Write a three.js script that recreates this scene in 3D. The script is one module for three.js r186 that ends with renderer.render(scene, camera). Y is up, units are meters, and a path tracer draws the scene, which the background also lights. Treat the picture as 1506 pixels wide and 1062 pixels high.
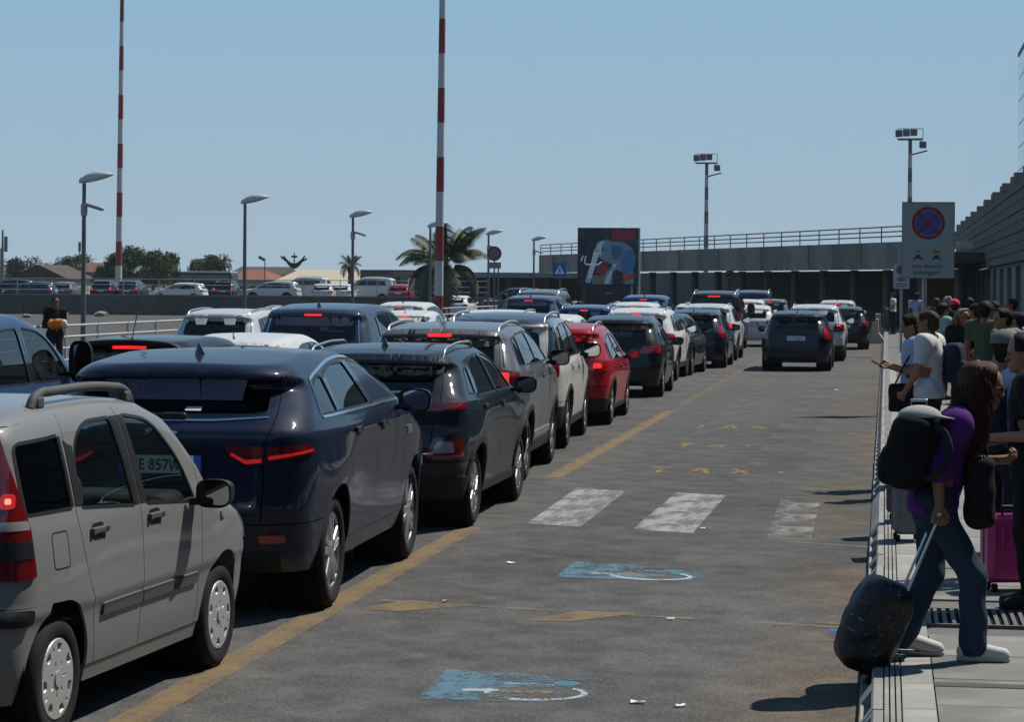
import * as THREE from 'three';
import { mergeGeometries } from 'three/addons/utils/BufferGeometryUtils.js';
import { RoundedBoxGeometry } from 'three/addons/geometries/RoundedBoxGeometry.js';

// ---------------------------------------------------------------- camera, sky, sun, exposure
const scene = new THREE.Scene();
const PX = 1506, PY = 1062, FOC = 3600, VX = 1302, VY = 424, CX = PX / 2, EYE = 2.1, ROLL = 0.4 * Math.PI / 180;
const HORIZON = VY - Math.tan(ROLL) * (VX - CX), YAW = Math.atan2((VX - CX) / Math.cos(ROLL), FOC);
const camera = new THREE.PerspectiveCamera(2 * Math.atan(PY / 2 / FOC) * 180 / Math.PI, PX / PY, 0.5, 3000);
camera.position.set(0, EYE, 0);
camera.rotation.set(0, YAW, ROLL, 'YXZ');
camera.setViewOffset(PX, PY, 0, PY / 2 - HORIZON, PX, PY);
camera.updateProjectionMatrix();
const renderer = new THREE.WebGLRenderer({ antialias: true });
renderer.toneMapping = THREE.LinearToneMapping;
renderer.toneMappingExposure = 1.15;
renderer.shadowMap.enabled = true;

const SUN = new THREE.Vector3(0.5, 1.0, -0.5).normalize();
const sun = new THREE.DirectionalLight(new THREE.Color(1, 0.95, 0.87), 5);
sun.position.copy(SUN).multiplyScalar(120).add(new THREE.Vector3(-5, 0, -40));
sun.target.position.set(-5, 0, -40);
sun.castShadow = true;
sun.shadow.mapSize.set(4096, 4096);
Object.assign(sun.shadow.camera, { left: -60, right: 60, top: 90, bottom: -60, near: 1, far: 320 });
scene.add(sun, sun.target);
{ // clear summer sky: pale blue near the horizon, deeper blue overhead
  const w = 64, h = 1024, data = new Float32Array(w * h * 4);
  const stops = [[-90, 0.15, 0.15, 0.15], [-12, 0.22, 0.25, 0.27], [-3, 0.32, 0.41, 0.47], [0, 0.32, 0.42, 0.495], [2, 0.295, 0.415, 0.51], [7, 0.235, 0.395, 0.54], [15, 0.175, 0.315, 0.49], [35, 0.095, 0.19, 0.35], [90, 0.05, 0.115, 0.25]];
  for (let j = 0; j < h; j++) {
    const e = ((j + 0.5) / h - 0.5) * 180;
    let k = 0; while (k < stops.length - 2 && e > stops[k + 1][0]) k++;
    const a = stops[k], b = stops[k + 1], t = Math.min(1, Math.max(0, (e - a[0]) / (b[0] - a[0])));
    for (let i = 0; i < w; i++) { const o = (j * w + i) * 4; for (let c = 0; c < 3; c++) data[o + c] = a[c + 1] + (b[c + 1] - a[c + 1]) * t; data[o + 3] = 1; }
  }
  const t = new THREE.DataTexture(data, w, h, THREE.RGBAFormat, THREE.FloatType);
  t.mapping = THREE.EquirectangularReflectionMapping; t.magFilter = THREE.LinearFilter; t.minFilter = THREE.LinearFilter; t.needsUpdate = true;
  scene.background = t; scene.environment = t;
}

// ---------------------------------------------------------------- small helpers
const V = (x, y, z) => new THREE.Vector3(x, y, z);
const PI = Math.PI, clamp = (x, a, b) => Math.min(b, Math.max(a, x)), lerp = (a, b, t) => a + (b - a) * t;
const sstep = (a, b, x) => { const t = clamp((x - a) / (b - a), 0, 1); return t * t * (3 - 2 * t); };
let seed = 7;
const rnd = () => { seed = (seed * 1664525 + 1013904223) >>> 0; return seed / 4294967296; };
const rr = (a, b) => a + (b - a) * rnd();
// a ray through a point of the picture, a point on level Y, a point at distance d along the road
function ray(px, py) {
  const dx = px - CX, dy = py - HORIZON, c = Math.cos(ROLL), s = Math.sin(ROLL), x = dx * c + dy * s, y = -dx * s + dy * c;
  return V(x * Math.cos(YAW) - FOC * Math.sin(YAW), -y, -(x * Math.sin(YAW) + FOC * Math.cos(YAW)));
}
const onGround = (px, py, Y = 0) => { const r = ray(px, py), t = (Y - EYE) / r.y; return V(r.x * t, Y, r.z * t); };
const atDist = (px, py, d) => { const r = ray(px, py), t = d / -r.z; return V(r.x * t, EYE + r.y * t, -d); };

const names = {};
const numbered = (n) => { const k = names[n] = (names[n] ?? -1) + 1; return k ? n + '_' + String(k).padStart(3, '0') : n; };
const lin = (r, g, b) => new THREE.Color().setRGB(r, g, b);
const mat = (color, roughness = 0.6, metalness = 0, extra = {}) => new THREE.MeshPhysicalMaterial({ color, roughness, metalness, side: THREE.DoubleSide, ...extra });
function mesh(name, geo, m, parent) { const o = new THREE.Mesh(geo, m); o.name = name; o.castShadow = o.receiveShadow = true; if (parent) parent.add(o); return o; }
function tag(o, label, category, group, kind) { if (label) o.userData.label = label; if (category) o.userData.category = category; if (group) o.userData.group = group; if (kind) o.userData.kind = kind; return o; }
function thing(name, label, category, pos, turn = 0, group) { const o = new THREE.Group(); o.name = numbered(name); if (pos) o.position.copy(pos); o.rotation.y = turn; scene.add(o); return tag(o, label, category, group); }
function single(name, geo, m, label, category, group) { const o = mesh(numbered(name), geo, m); scene.add(o); return tag(o, label, category, group); }
function structure(name, geo, m, label) { const o = mesh(numbered(name), geo, m); scene.add(o); return tag(o, label, null, null, 'structure'); }
const tf = (g, x = 0, y = 0, z = 0, ry = 0, rx = 0, rz = 0) => { if (rx) g.rotateX(rx); if (rz) g.rotateZ(rz); if (ry) g.rotateY(ry); return g.translate(x, y, z); };
const box = (w, h, d, x = 0, y = 0, z = 0, ry = 0) => tf(new THREE.BoxGeometry(w, h, d), x, y, z, ry);
const rbox = (w, h, d, r, x = 0, y = 0, z = 0, seg = 2) => new RoundedBoxGeometry(w, h, d, seg, r).translate(x, y, z);
const cyl = (r0, r1, h, x = 0, y = 0, z = 0, n = 12) => new THREE.CylinderGeometry(r1, r0, h, n).translate(x, y + h / 2, z);
function bar(a, b, r, n = 8, r2 = r) { // a round bar from a to b
  const d = b.clone().sub(a), g = new THREE.CylinderGeometry(r2, r, d.length(), n);
  g.applyQuaternion(new THREE.Quaternion().setFromUnitVectors(V(0, 1, 0), d.clone().normalize()));
  return g.translate((a.x + b.x) / 2, (a.y + b.y) / 2, (a.z + b.z) / 2);
}
const tube = (pts, r, n = 24, m = 8) => new THREE.TubeGeometry(new THREE.CatmullRomCurve3(pts), n, r, m);
function plain(g) { g = g.index ? g.toNonIndexed() : g; for (const k of Object.keys(g.attributes)) if (!['position', 'normal', 'uv'].includes(k)) g.deleteAttribute(k); if (!g.attributes.uv) g.setAttribute('uv', new THREE.BufferAttribute(new Float32Array(g.attributes.position.count * 2), 2)); return g; }
const join = (...gs) => mergeGeometries(gs.flat().map(plain));

// ---------------------------------------------------------------- noise and textures
function hash2(x, y, s) { let h = (x * 374761393 + y * 668265263 + s * 974634777) | 0; h = Math.imul(h ^ (h >>> 13), 1274126177); return ((h ^ (h >>> 16)) >>> 0) / 4294967296; }
function vnoise(x, y, per, s) { // tiling value noise, period per
  const xi = Math.floor(x), yi = Math.floor(y), fx = x - xi, fy = y - yi, u = fx * fx * (3 - 2 * fx), v = fy * fy * (3 - 2 * fy), m = (a) => ((a % per) + per) % per;
  return lerp(lerp(hash2(m(xi), m(yi), s), hash2(m(xi + 1), m(yi), s), u), lerp(hash2(m(xi), m(yi + 1), s), hash2(m(xi + 1), m(yi + 1), s), u), v);
}
const fbm = (x, y, per, s, oct = 4) => { let a = 0, w = 0.5, t = 0; for (let o = 0; o < oct; o++) { a += w * vnoise(x, y, per, s + o); t += w; x *= 2; y *= 2; per *= 2; w *= 0.5; } return a / t; };
function dataTex(n, f, srgb = true, n2 = n) {
  const d = new Uint8Array(n * n2 * 4);
  for (let j = 0; j < n2; j++) for (let i = 0; i < n; i++) { const c = f(i / n, j / n2, i, j), o = (j * n + i) * 4; for (let k = 0; k < 4; k++) d[o + k] = clamp((k === 3 ? c[3] ?? 1 : c[k] ?? c[0]) * 255, 0, 255); }
  const t = new THREE.DataTexture(d, n, n2); t.wrapS = t.wrapT = THREE.RepeatWrapping; t.magFilter = THREE.LinearFilter; t.minFilter = THREE.LinearMipmapLinearFilter; t.generateMipmaps = true; if (srgb) t.colorSpace = THREE.SRGBColorSpace; t.needsUpdate = true; return t;
}
function canvasTex(w, h, draw) { const c = document.createElement('canvas'); c.width = w; c.height = h; draw(c.getContext('2d'), w, h); const t = new THREE.CanvasTexture(c); t.wrapS = t.wrapT = THREE.RepeatWrapping; t.colorSpace = THREE.SRGBColorSpace; t.anisotropy = 8; return t; }
const rep = (t, x, y = x) => { const c = t.clone(); c.repeat.set(x, y); c.needsUpdate = true; return c; };
// ---------------------------------------------------------------- cars: one smooth implicit body per model, cut into panels
function curve(pts, n = 600) { // monotone cubic through points, as a table
  const N = pts.length, x = pts.map((p) => p[0]), y = pts.map((p) => p[1]), d = [], m = [];
  for (let i = 0; i < N - 1; i++) d[i] = (y[i + 1] - y[i]) / (x[i + 1] - x[i]);
  m[0] = d[0]; m[N - 1] = d[N - 2];
  for (let i = 1; i < N - 1; i++) m[i] = d[i - 1] * d[i] <= 0 ? 0 : 2 * d[i - 1] * d[i] / (d[i - 1] + d[i]);
  const x0 = x[0], x1 = x[N - 1], T = new Float64Array(n + 2);
  for (let k = 0, i = 0; k <= n + 1; k++) {
    const X = Math.min(x1, x0 + (x1 - x0) * k / n); while (i < N - 2 && X > x[i + 1]) i++;
    const h = x[i + 1] - x[i], t = (X - x[i]) / h, t2 = t * t, t3 = t2 * t;
    T[k] = (2 * t3 - 3 * t2 + 1) * y[i] + (t3 - 2 * t2 + t) * h * m[i] + (-2 * t3 + 3 * t2) * y[i + 1] + (t3 - t2) * h * m[i + 1];
  }
  const sc = n / (x1 - x0);
  return (v) => { const q = clamp((v - x0) * sc, 0, n), k = q | 0; return T[k] + (T[k + 1] - T[k]) * (q - k); };
}
const smax = (a, b, k) => { const h = Math.max(k - Math.abs(a - b), 0) / k; return Math.max(a, b) + h * h * k * 0.25; };
function rounded(poly, r, n = 4) { // fillet the corners of a polygon
  const out = [], N = poly.length;
  for (let i = 0; i < N; i++) {
    const p = poly[i], a = poly[(i + N - 1) % N], b = poly[(i + 1) % N], la = Math.hypot(a[0] - p[0], a[1] - p[1]), lb = Math.hypot(b[0] - p[0], b[1] - p[1]), R = p[2] ?? r, q = Math.min(R, la * 0.48, lb * 0.48);
    const A = [p[0] + (a[0] - p[0]) * q / la, p[1] + (a[1] - p[1]) * q / la], B = [p[0] + (b[0] - p[0]) * q / lb, p[1] + (b[1] - p[1]) * q / lb];
    for (let k = 0; k <= n; k++) { const t = k / n, u = 1 - t; out.push([u * u * A[0] + 2 * u * t * p[0] + t * t * B[0], u * u * A[1] + 2 * u * t * p[1] + t * t * B[1]]); }
  }
  return out;
}
function expand(poly, d) { // move the outline outwards by d
  let area = 0; const N = poly.length; for (let i = 0; i < N; i++) { const a = poly[i], b = poly[(i + 1) % N]; area += a[0] * b[1] - b[0] * a[1]; }
  const s = area > 0 ? 1 : -1;
  return poly.map((p, i) => {
    let a = poly[(i + N - 1) % N], b = poly[(i + 1) % N], ex = b[0] - a[0], ey = b[1] - a[1], l = Math.hypot(ex, ey) || 1;
    return [p[0] + s * ey / l * d, p[1] - s * ex / l * d];
  });
}
class Body {
  constructor(sp) {
    Object.assign(this, { kr: 0.16, kf: 0.25, kt: 0.12, rb: 0.06, fb: 0.12, crown: 0.05, edge: 0.055, taper: 0.05, y0: 0.24, hips: 0, tess: 0.07 }, sp);
    const h = this.L / 2; this.h = h;
    this.fSide = curve(this.side); this.fRear = curve(this.rear); this.fFront = curve(this.front ?? [[0.1, 0.25], [0.3, 0.06], [0.5, 0], [0.7, 0.03], [0.9, 0.16], [1.1, 0.4], [1.9, 0.8]]);
    this.fTop = curve(this.top);
    this.track = this.fSide(this.wheelR + 0.12) * 0.985 + 0.006;
    this.Xc = this.hw - 0.4; this.zb = h - 0.85; this.arc = 1.15; this.zf = -(h - 0.85);
    this.sA = this.Xc + this.arc; this.sB = this.sA + 2 * this.zb; this.sC = this.sB + this.arc; this.sD = this.sC + this.Xc;
  }
  F(x, y, z) {
    const ax = Math.abs(x), h = this.h, u = ax / this.hw, dz = h - z, e = Math.abs(z) / h;
    let w = this.fSide(y) * (1 - this.taper * Math.pow(e, 4));
    if (this.hips) { const a = (dz - this.ax) / 0.55, b = (dz - this.ax - this.wb) / 0.5, g = (y - 0.72) / 0.3; w += this.hips * (Math.exp(-a * a) + 0.7 * Math.exp(-b * b)) * Math.exp(-g * g); }
    const fs = ax - w, fr = z - h + this.fRear(y) + this.rb * u * u, ff = -z - h + this.fFront(y) + this.fb * u * u;
    const sl = (this.fTop(dz + 0.02) - this.fTop(dz - 0.02)) / 0.04, ft = (y - this.fTop(dz) + this.crown * u * u) / Math.sqrt(1 + sl * sl);
    return smax(smax(smax(fs, fr, this.kr), ff, this.kf), ft, this.kt);
  }
  origin(s, y) {
    const a = Math.abs(s), g = s < 0 ? -1 : 1;
    if (a <= this.Xc) return [s, y, this.zb, 0, 0, 1];
    if (a <= this.sA) { const t = (a - this.Xc) / this.arc * PI / 2; return [g * this.Xc, y, this.zb, g * Math.sin(t), 0, Math.cos(t)]; }
    if (a <= this.sB) return [g * this.Xc, y, this.zb - (a - this.sA), g, 0, 0];
    if (a <= this.sC) { const t = (a - this.sB) / this.arc * PI / 2; return [g * this.Xc, y, this.zf, g * Math.cos(t), 0, -Math.sin(t)]; }
    return [g * (this.Xc - (a - this.sC)), y, this.zf, 0, 0, -1];
  }
  hit(o) {
    let a = 0, b = 1.6; const [x, y, z, dx, dy, dz] = o;
    for (let i = 0; i < 21; i++) { const m = (a + b) / 2; if (this.F(x + dx * m, y + dy * m, z + dz * m) < 0) a = m; else b = m; }
    return [x + dx * a, y + dy * a, z + dz * a];
  }
  at(s, y) { return this.hit(this.origin(s, y)); }
  roofAt(x, z) { return this.hit([x, Math.min(0.7, this.fTop(this.h - z) - 0.15), z, 0, 1, 0]); }
  normal(p) {
    const e = 0.006, n = [this.F(p[0] + e, p[1], p[2]) - this.F(p[0] - e, p[1], p[2]), this.F(p[0], p[1] + e, p[2]) - this.F(p[0], p[1] - e, p[2]), this.F(p[0], p[1], p[2] + e) - this.F(p[0], p[1], p[2] - e)], l = Math.hypot(...n) || 1;
    return n.map((v) => v / l);
  }
  S(dz, y) { // perimeter coordinate of a place dz metres ahead of the rear end, on the right side
    const z = this.h - dz; if (z <= this.zb && z >= this.zf) return [this.sA + this.zb - z, y];
    let [a, b] = z > 0 ? [0, this.sA] : [this.sB, this.sD];
    for (let i = 0; i < 18; i++) { const m = (a + b) / 2; if (this.at(m, y)[2] > z) a = m; else b = m; }
    return [(a + b) / 2, y];
  }
  R(x, y) { // perimeter coordinate of a place x metres right of the middle of the rear
    const g = x < 0 ? -1 : 1; x = Math.abs(x); if (x <= this.Xc) return [g * x, y];
    let a = this.Xc, b = this.sA;
    for (let i = 0; i < 18; i++) { const m = (a + b) / 2; if (this.at(m, y)[0] < x) a = m; else b = m; }
    return [g * (a + b) / 2, y];
  }
  P(p) { return p.length > 2 && typeof p[0] === 'string' ? [...(p[0] === 'x' ? this.R(p[1], p[2]) : this.S(p[1], p[2])), p[3]].filter((v) => v !== undefined) : p; }
  E(s) { // height of the roof edge there
    const a = Math.abs(s), e = lerp(this.edgeR ?? 0.045, this.edge, sstep(this.Xc, this.sA, a)); let y = a > this.sB ? this.fTop(this.L) - e - 0.04 : this.fTop(this.h - this.origin(s, 1)[2]) - e;
    for (let i = 0; i < (a > this.sB ? 8 : 4); i++) { const q = this.at(s, Math.max(y, 0.5)), u = q[0] / this.hw; y = this.fTop(this.h - q[2]) - e - this.crown * u * u; } return y;
  }
  // a sheet of bodywork: polygon in (s, y) or, with top, in (x, z)
  panel(poly, { holes = [], off = 0, flange = 0.014, tess = this.tess, top = false, mirror = false } = {}) {
    const key = new Map(), pos = [], nor = [], idx = [], self = this;
    const to = (p) => {
      const k = Math.round(p[0] * 20000) + ',' + Math.round(p[1] * 20000); let i = key.get(k); if (i !== undefined) return i;
      const q = top ? self.roofAt(p[0], p[1]) : self.at(p[0], p[1]), n = self.normal(q); i = pos.length / 3; key.set(k, i);
      pos.push(q[0] + n[0] * off, q[1] + n[1] * off, q[2] + n[2] * off); nor.push(...n); return i;
    };
    const contour = poly.map((p) => new THREE.Vector2(p[0], p[1])), hs = holes.map((h) => h.map((p) => new THREE.Vector2(p[0], p[1])));
    if (THREE.ShapeUtils.isClockWise(contour)) contour.reverse();
    hs.forEach((h) => { if (!THREE.ShapeUtils.isClockWise(h)) h.reverse(); });
    const faces = THREE.ShapeUtils.triangulateShape(contour, hs), all = [contour, ...hs].flat().map((v) => [v.x, v.y]);
    const len = (a, b) => Math.hypot(a[0] - b[0], a[1] - b[1]), mid = (a, b) => [(a[0] + b[0]) / 2, (a[1] + b[1]) / 2];
    const tri = (a, b, c, dep) => {
      const l0 = len(a, b), l1 = len(b, c), l2 = len(c, a), m = Math.max(l0, l1, l2);
      if (m > tess && dep < 14) { if (l0 === m) { const q = mid(a, b); tri(a, q, c, dep + 1); tri(q, b, c, dep + 1); } else if (l1 === m) { const q = mid(b, c); tri(a, b, q, dep + 1); tri(a, q, c, dep + 1); } else { const q = mid(c, a); tri(a, b, q, dep + 1); tri(q, b, c, dep + 1); } return; }
      const i = to(a), j = to(b), k = to(c); if (i === j || j === k || i === k) return;
      const A = i * 3, B = j * 3, C = k * 3, ux = pos[B] - pos[A], uy = pos[B + 1] - pos[A + 1], uz = pos[B + 2] - pos[A + 2], vx = pos[C] - pos[A], vy = pos[C + 1] - pos[A + 1], vz = pos[C + 2] - pos[A + 2];
      const d = (uy * vz - uz * vy) * nor[A] + (uz * vx - ux * vz) * nor[A + 1] + (ux * vy - uy * vx) * nor[A + 2];
      if (d >= 0) idx.push(i, j, k); else idx.push(i, k, j);
    };
    for (const f of faces) tri(all[f[0]], all[f[1]], all[f[2]], 0);
    if (flange) for (const loop of [contour, ...hs]) for (let e = 0; e < loop.length; e++) {
      const a = loop[e], b = loop[(e + 1) % loop.length];
      const seg = (p, q) => { if (len(p, q) > tess) { const m = mid(p, q); seg(p, m); seg(m, q); return; }
        const i = to(p) * 3, j = to(q) * 3, base = pos.length / 3, P = (o, f) => [pos[o] - nor[o] * f, pos[o + 1] - nor[o + 1] * f, pos[o + 2] - nor[o + 2] * f];
        const c = [P(i, 0), P(j, 0), P(j, flange), P(i, flange)], ux = c[1][0] - c[0][0], uy = c[1][1] - c[0][1], uz = c[1][2] - c[0][2], vx = c[3][0] - c[0][0], vy = c[3][1] - c[0][1], vz = c[3][2] - c[0][2];
        const n = [uy * vz - uz * vy, uz * vx - ux * vz, ux * vy - uy * vx], l = Math.hypot(...n) || 1; c.forEach((v) => { pos.push(...v); nor.push(n[0] / l, n[1] / l, n[2] / l); }); idx.push(base, base + 1, base + 2, base, base + 2, base + 3); };
      seg([a.x, a.y], [b.x, b.y]);
    }
    if (mirror) { for (let i = 0; i < pos.length; i += 3) { pos[i] = -pos[i]; nor[i] = -nor[i]; } for (let i = 0; i < idx.length; i += 3) { const t = idx[i]; idx[i] = idx[i + 1]; idx[i + 1] = t; } }
    const g = new THREE.BufferGeometry(); g.setAttribute('position', new THREE.Float32BufferAttribute(pos, 3)); g.setAttribute('normal', new THREE.Float32BufferAttribute(nor, 3)); g.setAttribute('uv', new THREE.Float32BufferAttribute(new Float32Array(pos.length / 3 * 2), 2)); g.setIndex(idx); return g;
  }
}

const dustTex = dataTex(256, (u, v) => { const a = fbm(u * 6, v * 6, 6, 3, 5); return [0.25 + 0.5 * a]; }, false);
const M = {
  black: mat(lin(0.01, 0.01, 0.011), 0.5, 0, { specularIntensity: 0.5 }), trim: mat(lin(0.016, 0.017, 0.018), 0.75, 0, { specularIntensity: 0.5 }), liner: mat(lin(0.006, 0.006, 0.006), 0.95, 0, { specularIntensity: 0.2 }), rubber: mat(lin(0.014, 0.014, 0.014), 0.85, 0, { specularIntensity: 0.4 }),
  gloss: mat(lin(0.008, 0.008, 0.009), 0.15, 0, { clearcoat: 1, clearcoatRoughness: 0.03 }), chrome: mat(lin(0.75, 0.76, 0.78), 0.12, 1), satin: mat(lin(0.55, 0.56, 0.58), 0.32, 1),
  alloy: mat(lin(0.5, 0.51, 0.53), 0.3, 0.9), alloyGrey: mat(lin(0.26, 0.265, 0.28), 0.4, 0.6), hubcap: mat(lin(0.3, 0.3, 0.3), 0.5, 0.1), disc: mat(lin(0.12, 0.12, 0.12), 0.5, 0.8), greyPlastic: mat(lin(0.045, 0.047, 0.05), 0.75),
  glass: mat(lin(0.5, 0.6, 0.56), 0.0, 0, { transmission: 1, ior: 1.5, thickness: 0 }), tint: mat(lin(0.13, 0.16, 0.155), 0.0, 0, { transmission: 1, ior: 1.5, thickness: 0 }), privacy: mat(lin(0.035, 0.042, 0.045), 0.0, 0, { transmission: 1, ior: 1.5, thickness: 0 }),
  mirror: mat(lin(0.6, 0.62, 0.65), 0.03, 1), seat: mat(lin(0.02, 0.02, 0.022), 0.9), seatGrey: mat(lin(0.07, 0.07, 0.075), 0.95), dash: mat(lin(0.015, 0.015, 0.016), 0.8),
  lamp: mat(lin(0.30, 0.006, 0.008), 0.12, 0, { clearcoat: 1, clearcoatRoughness: 0.03 }), lampDark: mat(lin(0.12, 0.004, 0.006), 0.12, 0, { clearcoat: 1, clearcoatRoughness: 0.03 }), lampClear: mat(lin(0.32, 0.30, 0.29), 0.15, 0.3, { clearcoat: 1, clearcoatRoughness: 0.03 }), lampSmoke: mat(lin(0.03, 0.03, 0.033), 0.12, 0.3, { clearcoat: 1 }),
  lit: mat(lin(0.5, 0.02, 0.02), 0.3, 0, { emissive: lin(1, 0.02, 0.02), emissiveIntensity: 1.0 }), litDim: mat(lin(0.4, 0.012, 0.012), 0.25, 0, { emissive: lin(1, 0.03, 0.03), emissiveIntensity: 0.22, clearcoat: 1 }), litHot: mat(lin(0.6, 0.1, 0.05), 0.3, 0, { emissive: lin(1, 0.16, 0.09), emissiveIntensity: 2.2 }), amber: mat(lin(0.5, 0.16, 0.02), 0.2),
  headlamp: mat(lin(0.6, 0.62, 0.64), 0.1, 0.4, { clearcoat: 1 }), plateBack: mat(lin(0.02, 0.02, 0.02), 0.6),
};
for (const k of ['glass', 'tint', 'privacy']) M[k].ior = 1.5;
const paints = {};
const paint = (r, g, b, metal = 0, rough = 0.5) => paints[[r, g, b, metal]] ??= mat(lin(r, g, b), rough, metal, { specularIntensity: 0.1, clearcoat: 0.65, clearcoatRoughness: 0.06 });
const PAINT = paint(0.5, 0.5, 0.5); // stand-in that each car replaces by its own colour
const PAINT2 = paint(0.3, 0.3, 0.31);

const wheelCache = {};
function makeWheel(R, rim, width, style, n, lod) {
  const k = [R, rim, width, style, n, lod].join(); let w = wheelCache[k]; if (w) return w.clone();
  w = new THREE.Group(); w.name = 'wheel'; const seg = lod ? 24 : 48, hwid = width / 2;
  const prof = [[rim - 0.01, -hwid * 0.8], [rim + 0.012, -hwid * 0.98], [(R + rim) / 2, -hwid * 1.04], [R - 0.03, -hwid * 0.97], [R - 0.008, -hwid * 0.8], [R, -hwid * 0.5], [R, hwid * 0.5], [R - 0.008, hwid * 0.8], [R - 0.03, hwid * 0.97], [(R + rim) / 2, hwid * 1.04], [rim + 0.012, hwid * 0.98], [rim - 0.01, hwid * 0.8]];
  const turn = (g) => g.rotateZ(-PI / 2);
  const ty = [turn(new THREE.LatheGeometry(prof.map((p) => new THREE.Vector2(...p)), seg))];
  if (!lod) for (const o of [-0.3, 0, 0.3]) ty.push(turn(new THREE.TorusGeometry(R - 0.002, 0.005, 4, 48).rotateX(PI / 2).translate(0, o * hwid, 0)));
  mesh('tyre', join(ty), M.rubber, w);
  const gs = [turn(new THREE.LatheGeometry([[rim - 0.005, -hwid * 0.8], [rim - 0.03, -hwid * 0.5], [rim - 0.035, hwid * 0.55], [rim - 0.012, hwid * 0.72], [rim + 0.006, hwid * 0.9], [rim + 0.012, hwid * 0.86]].map((p) => new THREE.Vector2(...p)), seg))];
  const sh = new THREE.Shape(); sh.absarc(0, 0, rim - 0.008, 0, PI * 2);
  const hole = (pts) => { const h = new THREE.Path(); pts = rounded(pts, 0.012, 2); pts.forEach((p, i) => (i ? h.lineTo(...p) : h.moveTo(...p))); h.closePath(); sh.holes.push(h); };
  const pol = (r, a) => [r * Math.cos(a), r * Math.sin(a)];
  for (let i = 0; i < n; i++) {
    const a = i * 2 * PI / n, st = 2 * PI / n;
    if (style === 'cap') { hole([pol(rim * 0.66, a - st * 0.17), pol(rim * 0.66, a + st * 0.17), pol(rim * 0.88, a + st * 0.2), pol(rim * 0.88, a - st * 0.2)]); hole([pol(rim * 0.3, a + st * 0.4), pol(rim * 0.3, a + st * 0.6), pol(rim * 0.46, a + st * 0.58), pol(rim * 0.46, a + st * 0.42)]); if (i % 2) hole([pol(rim * 0.7, a + st * 0.46), pol(rim * 0.7, a + st * 0.54), pol(rim * 0.86, a + st * 0.55), pol(rim * 0.86, a + st * 0.45)]); }
    else if (style === 'twin') { hole([pol(rim * 0.3, a - st * 0.1), pol(rim * 0.3, a + st * 0.1), pol(rim * 0.9, a + st * 0.27), pol(rim * 0.9, a), pol(rim * 0.9, a - st * 0.27)]); hole([pol(rim * 0.42, a + st * 0.5 - 0.02), pol(rim * 0.42, a + st * 0.5 + 0.02), pol(rim * 0.9, a + st * 0.5 + 0.12), pol(rim * 0.9, a + st * 0.5 - 0.12)]); }
    else hole([pol(rim * 0.3, a - st * 0.2), pol(rim * 0.3, a + st * 0.2), pol(rim * 0.89, a + st * 0.34), pol(rim * 0.89, a), pol(rim * 0.89, a - st * 0.34)]);
  }
  const face = new THREE.ExtrudeGeometry(sh, { depth: 0.02, bevelEnabled: !lod, bevelSize: 0.006, bevelThickness: 0.008, bevelSegments: 1, curveSegments: lod ? 12 : 24 });
  if (style !== 'cap') { const p = face.attributes.position; for (let i = 0; i < p.count; i++) { const r = Math.hypot(p.getX(i), p.getY(i)) / rim; p.setZ(i, p.getZ(i) + 0.016 * Math.sin(Math.min(r, 1) * PI) - 0.012 * (1 - r)); } face.computeVertexNormals(); }
  gs.push(face.rotateY(PI / 2).translate(hwid * 0.62, 0, 0));
  gs.push(tf(new THREE.CylinderGeometry(rim * 0.2, rim * 0.22, 0.03, 16), hwid * 0.62 + 0.02, 0, 0, 0, 0, -PI / 2));
  mesh('rim', join(gs), style === 'cap' ? M.hubcap : style === 'twin' ? M.alloy : M.alloyGrey, w);
  mesh('brake_disc', join(tf(new THREE.CylinderGeometry(rim * 0.72, rim * 0.72, 0.02, 24), hwid * 0.1, 0, 0, 0, 0, -PI / 2), tf(new THREE.CylinderGeometry(rim - 0.04, rim - 0.04, 0.01, 24), -hwid * 0.3, 0, 0, 0, 0, -PI / 2)), M.disc, w);
  wheelCache[k] = w; return w.clone();
}
function shapeRing(rx, ry, p, n = 28) { return Array.from({ length: n }, (_, i) => { const a = i / n * 2 * PI, c = Math.cos(a), s = Math.sin(a); return [rx * Math.sign(c) * Math.pow(Math.abs(c), p), ry * Math.sign(s) * Math.pow(Math.abs(s), p)]; }); }
function loft(rings, close0 = true, close1 = true) { // rings of Vector3, all the same length
  const n = rings[0].length, pos = [], idx = []; rings.forEach((r) => r.forEach((p) => pos.push(p.x, p.y, p.z)));
  for (let k = 0; k < rings.length - 1; k++) for (let i = 0; i < n; i++) { const a = k * n + i, b = k * n + (i + 1) % n, c = a + n, d = b + n; idx.push(a, b, d, a, d, c); }
  const cap = (k, flip) => { const c = V(0, 0, 0); rings[k].forEach((p) => c.add(p)); c.divideScalar(n); const o = pos.length / 3; pos.push(c.x, c.y, c.z); rings[k].forEach((p) => pos.push(p.x, p.y, p.z)); for (let i = 0; i < n; i++) { const a = o + 1 + i, b = o + 1 + (i + 1) % n; if (flip) idx.push(o, b, a); else idx.push(o, a, b); } };
  if (close0) cap(0, true); if (close1) cap(rings.length - 1, false);
  const g = new THREE.BufferGeometry(); g.setAttribute('position', new THREE.Float32BufferAttribute(pos, 3)); g.setIndex(idx); g.computeVertexNormals(); return g;
}
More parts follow.
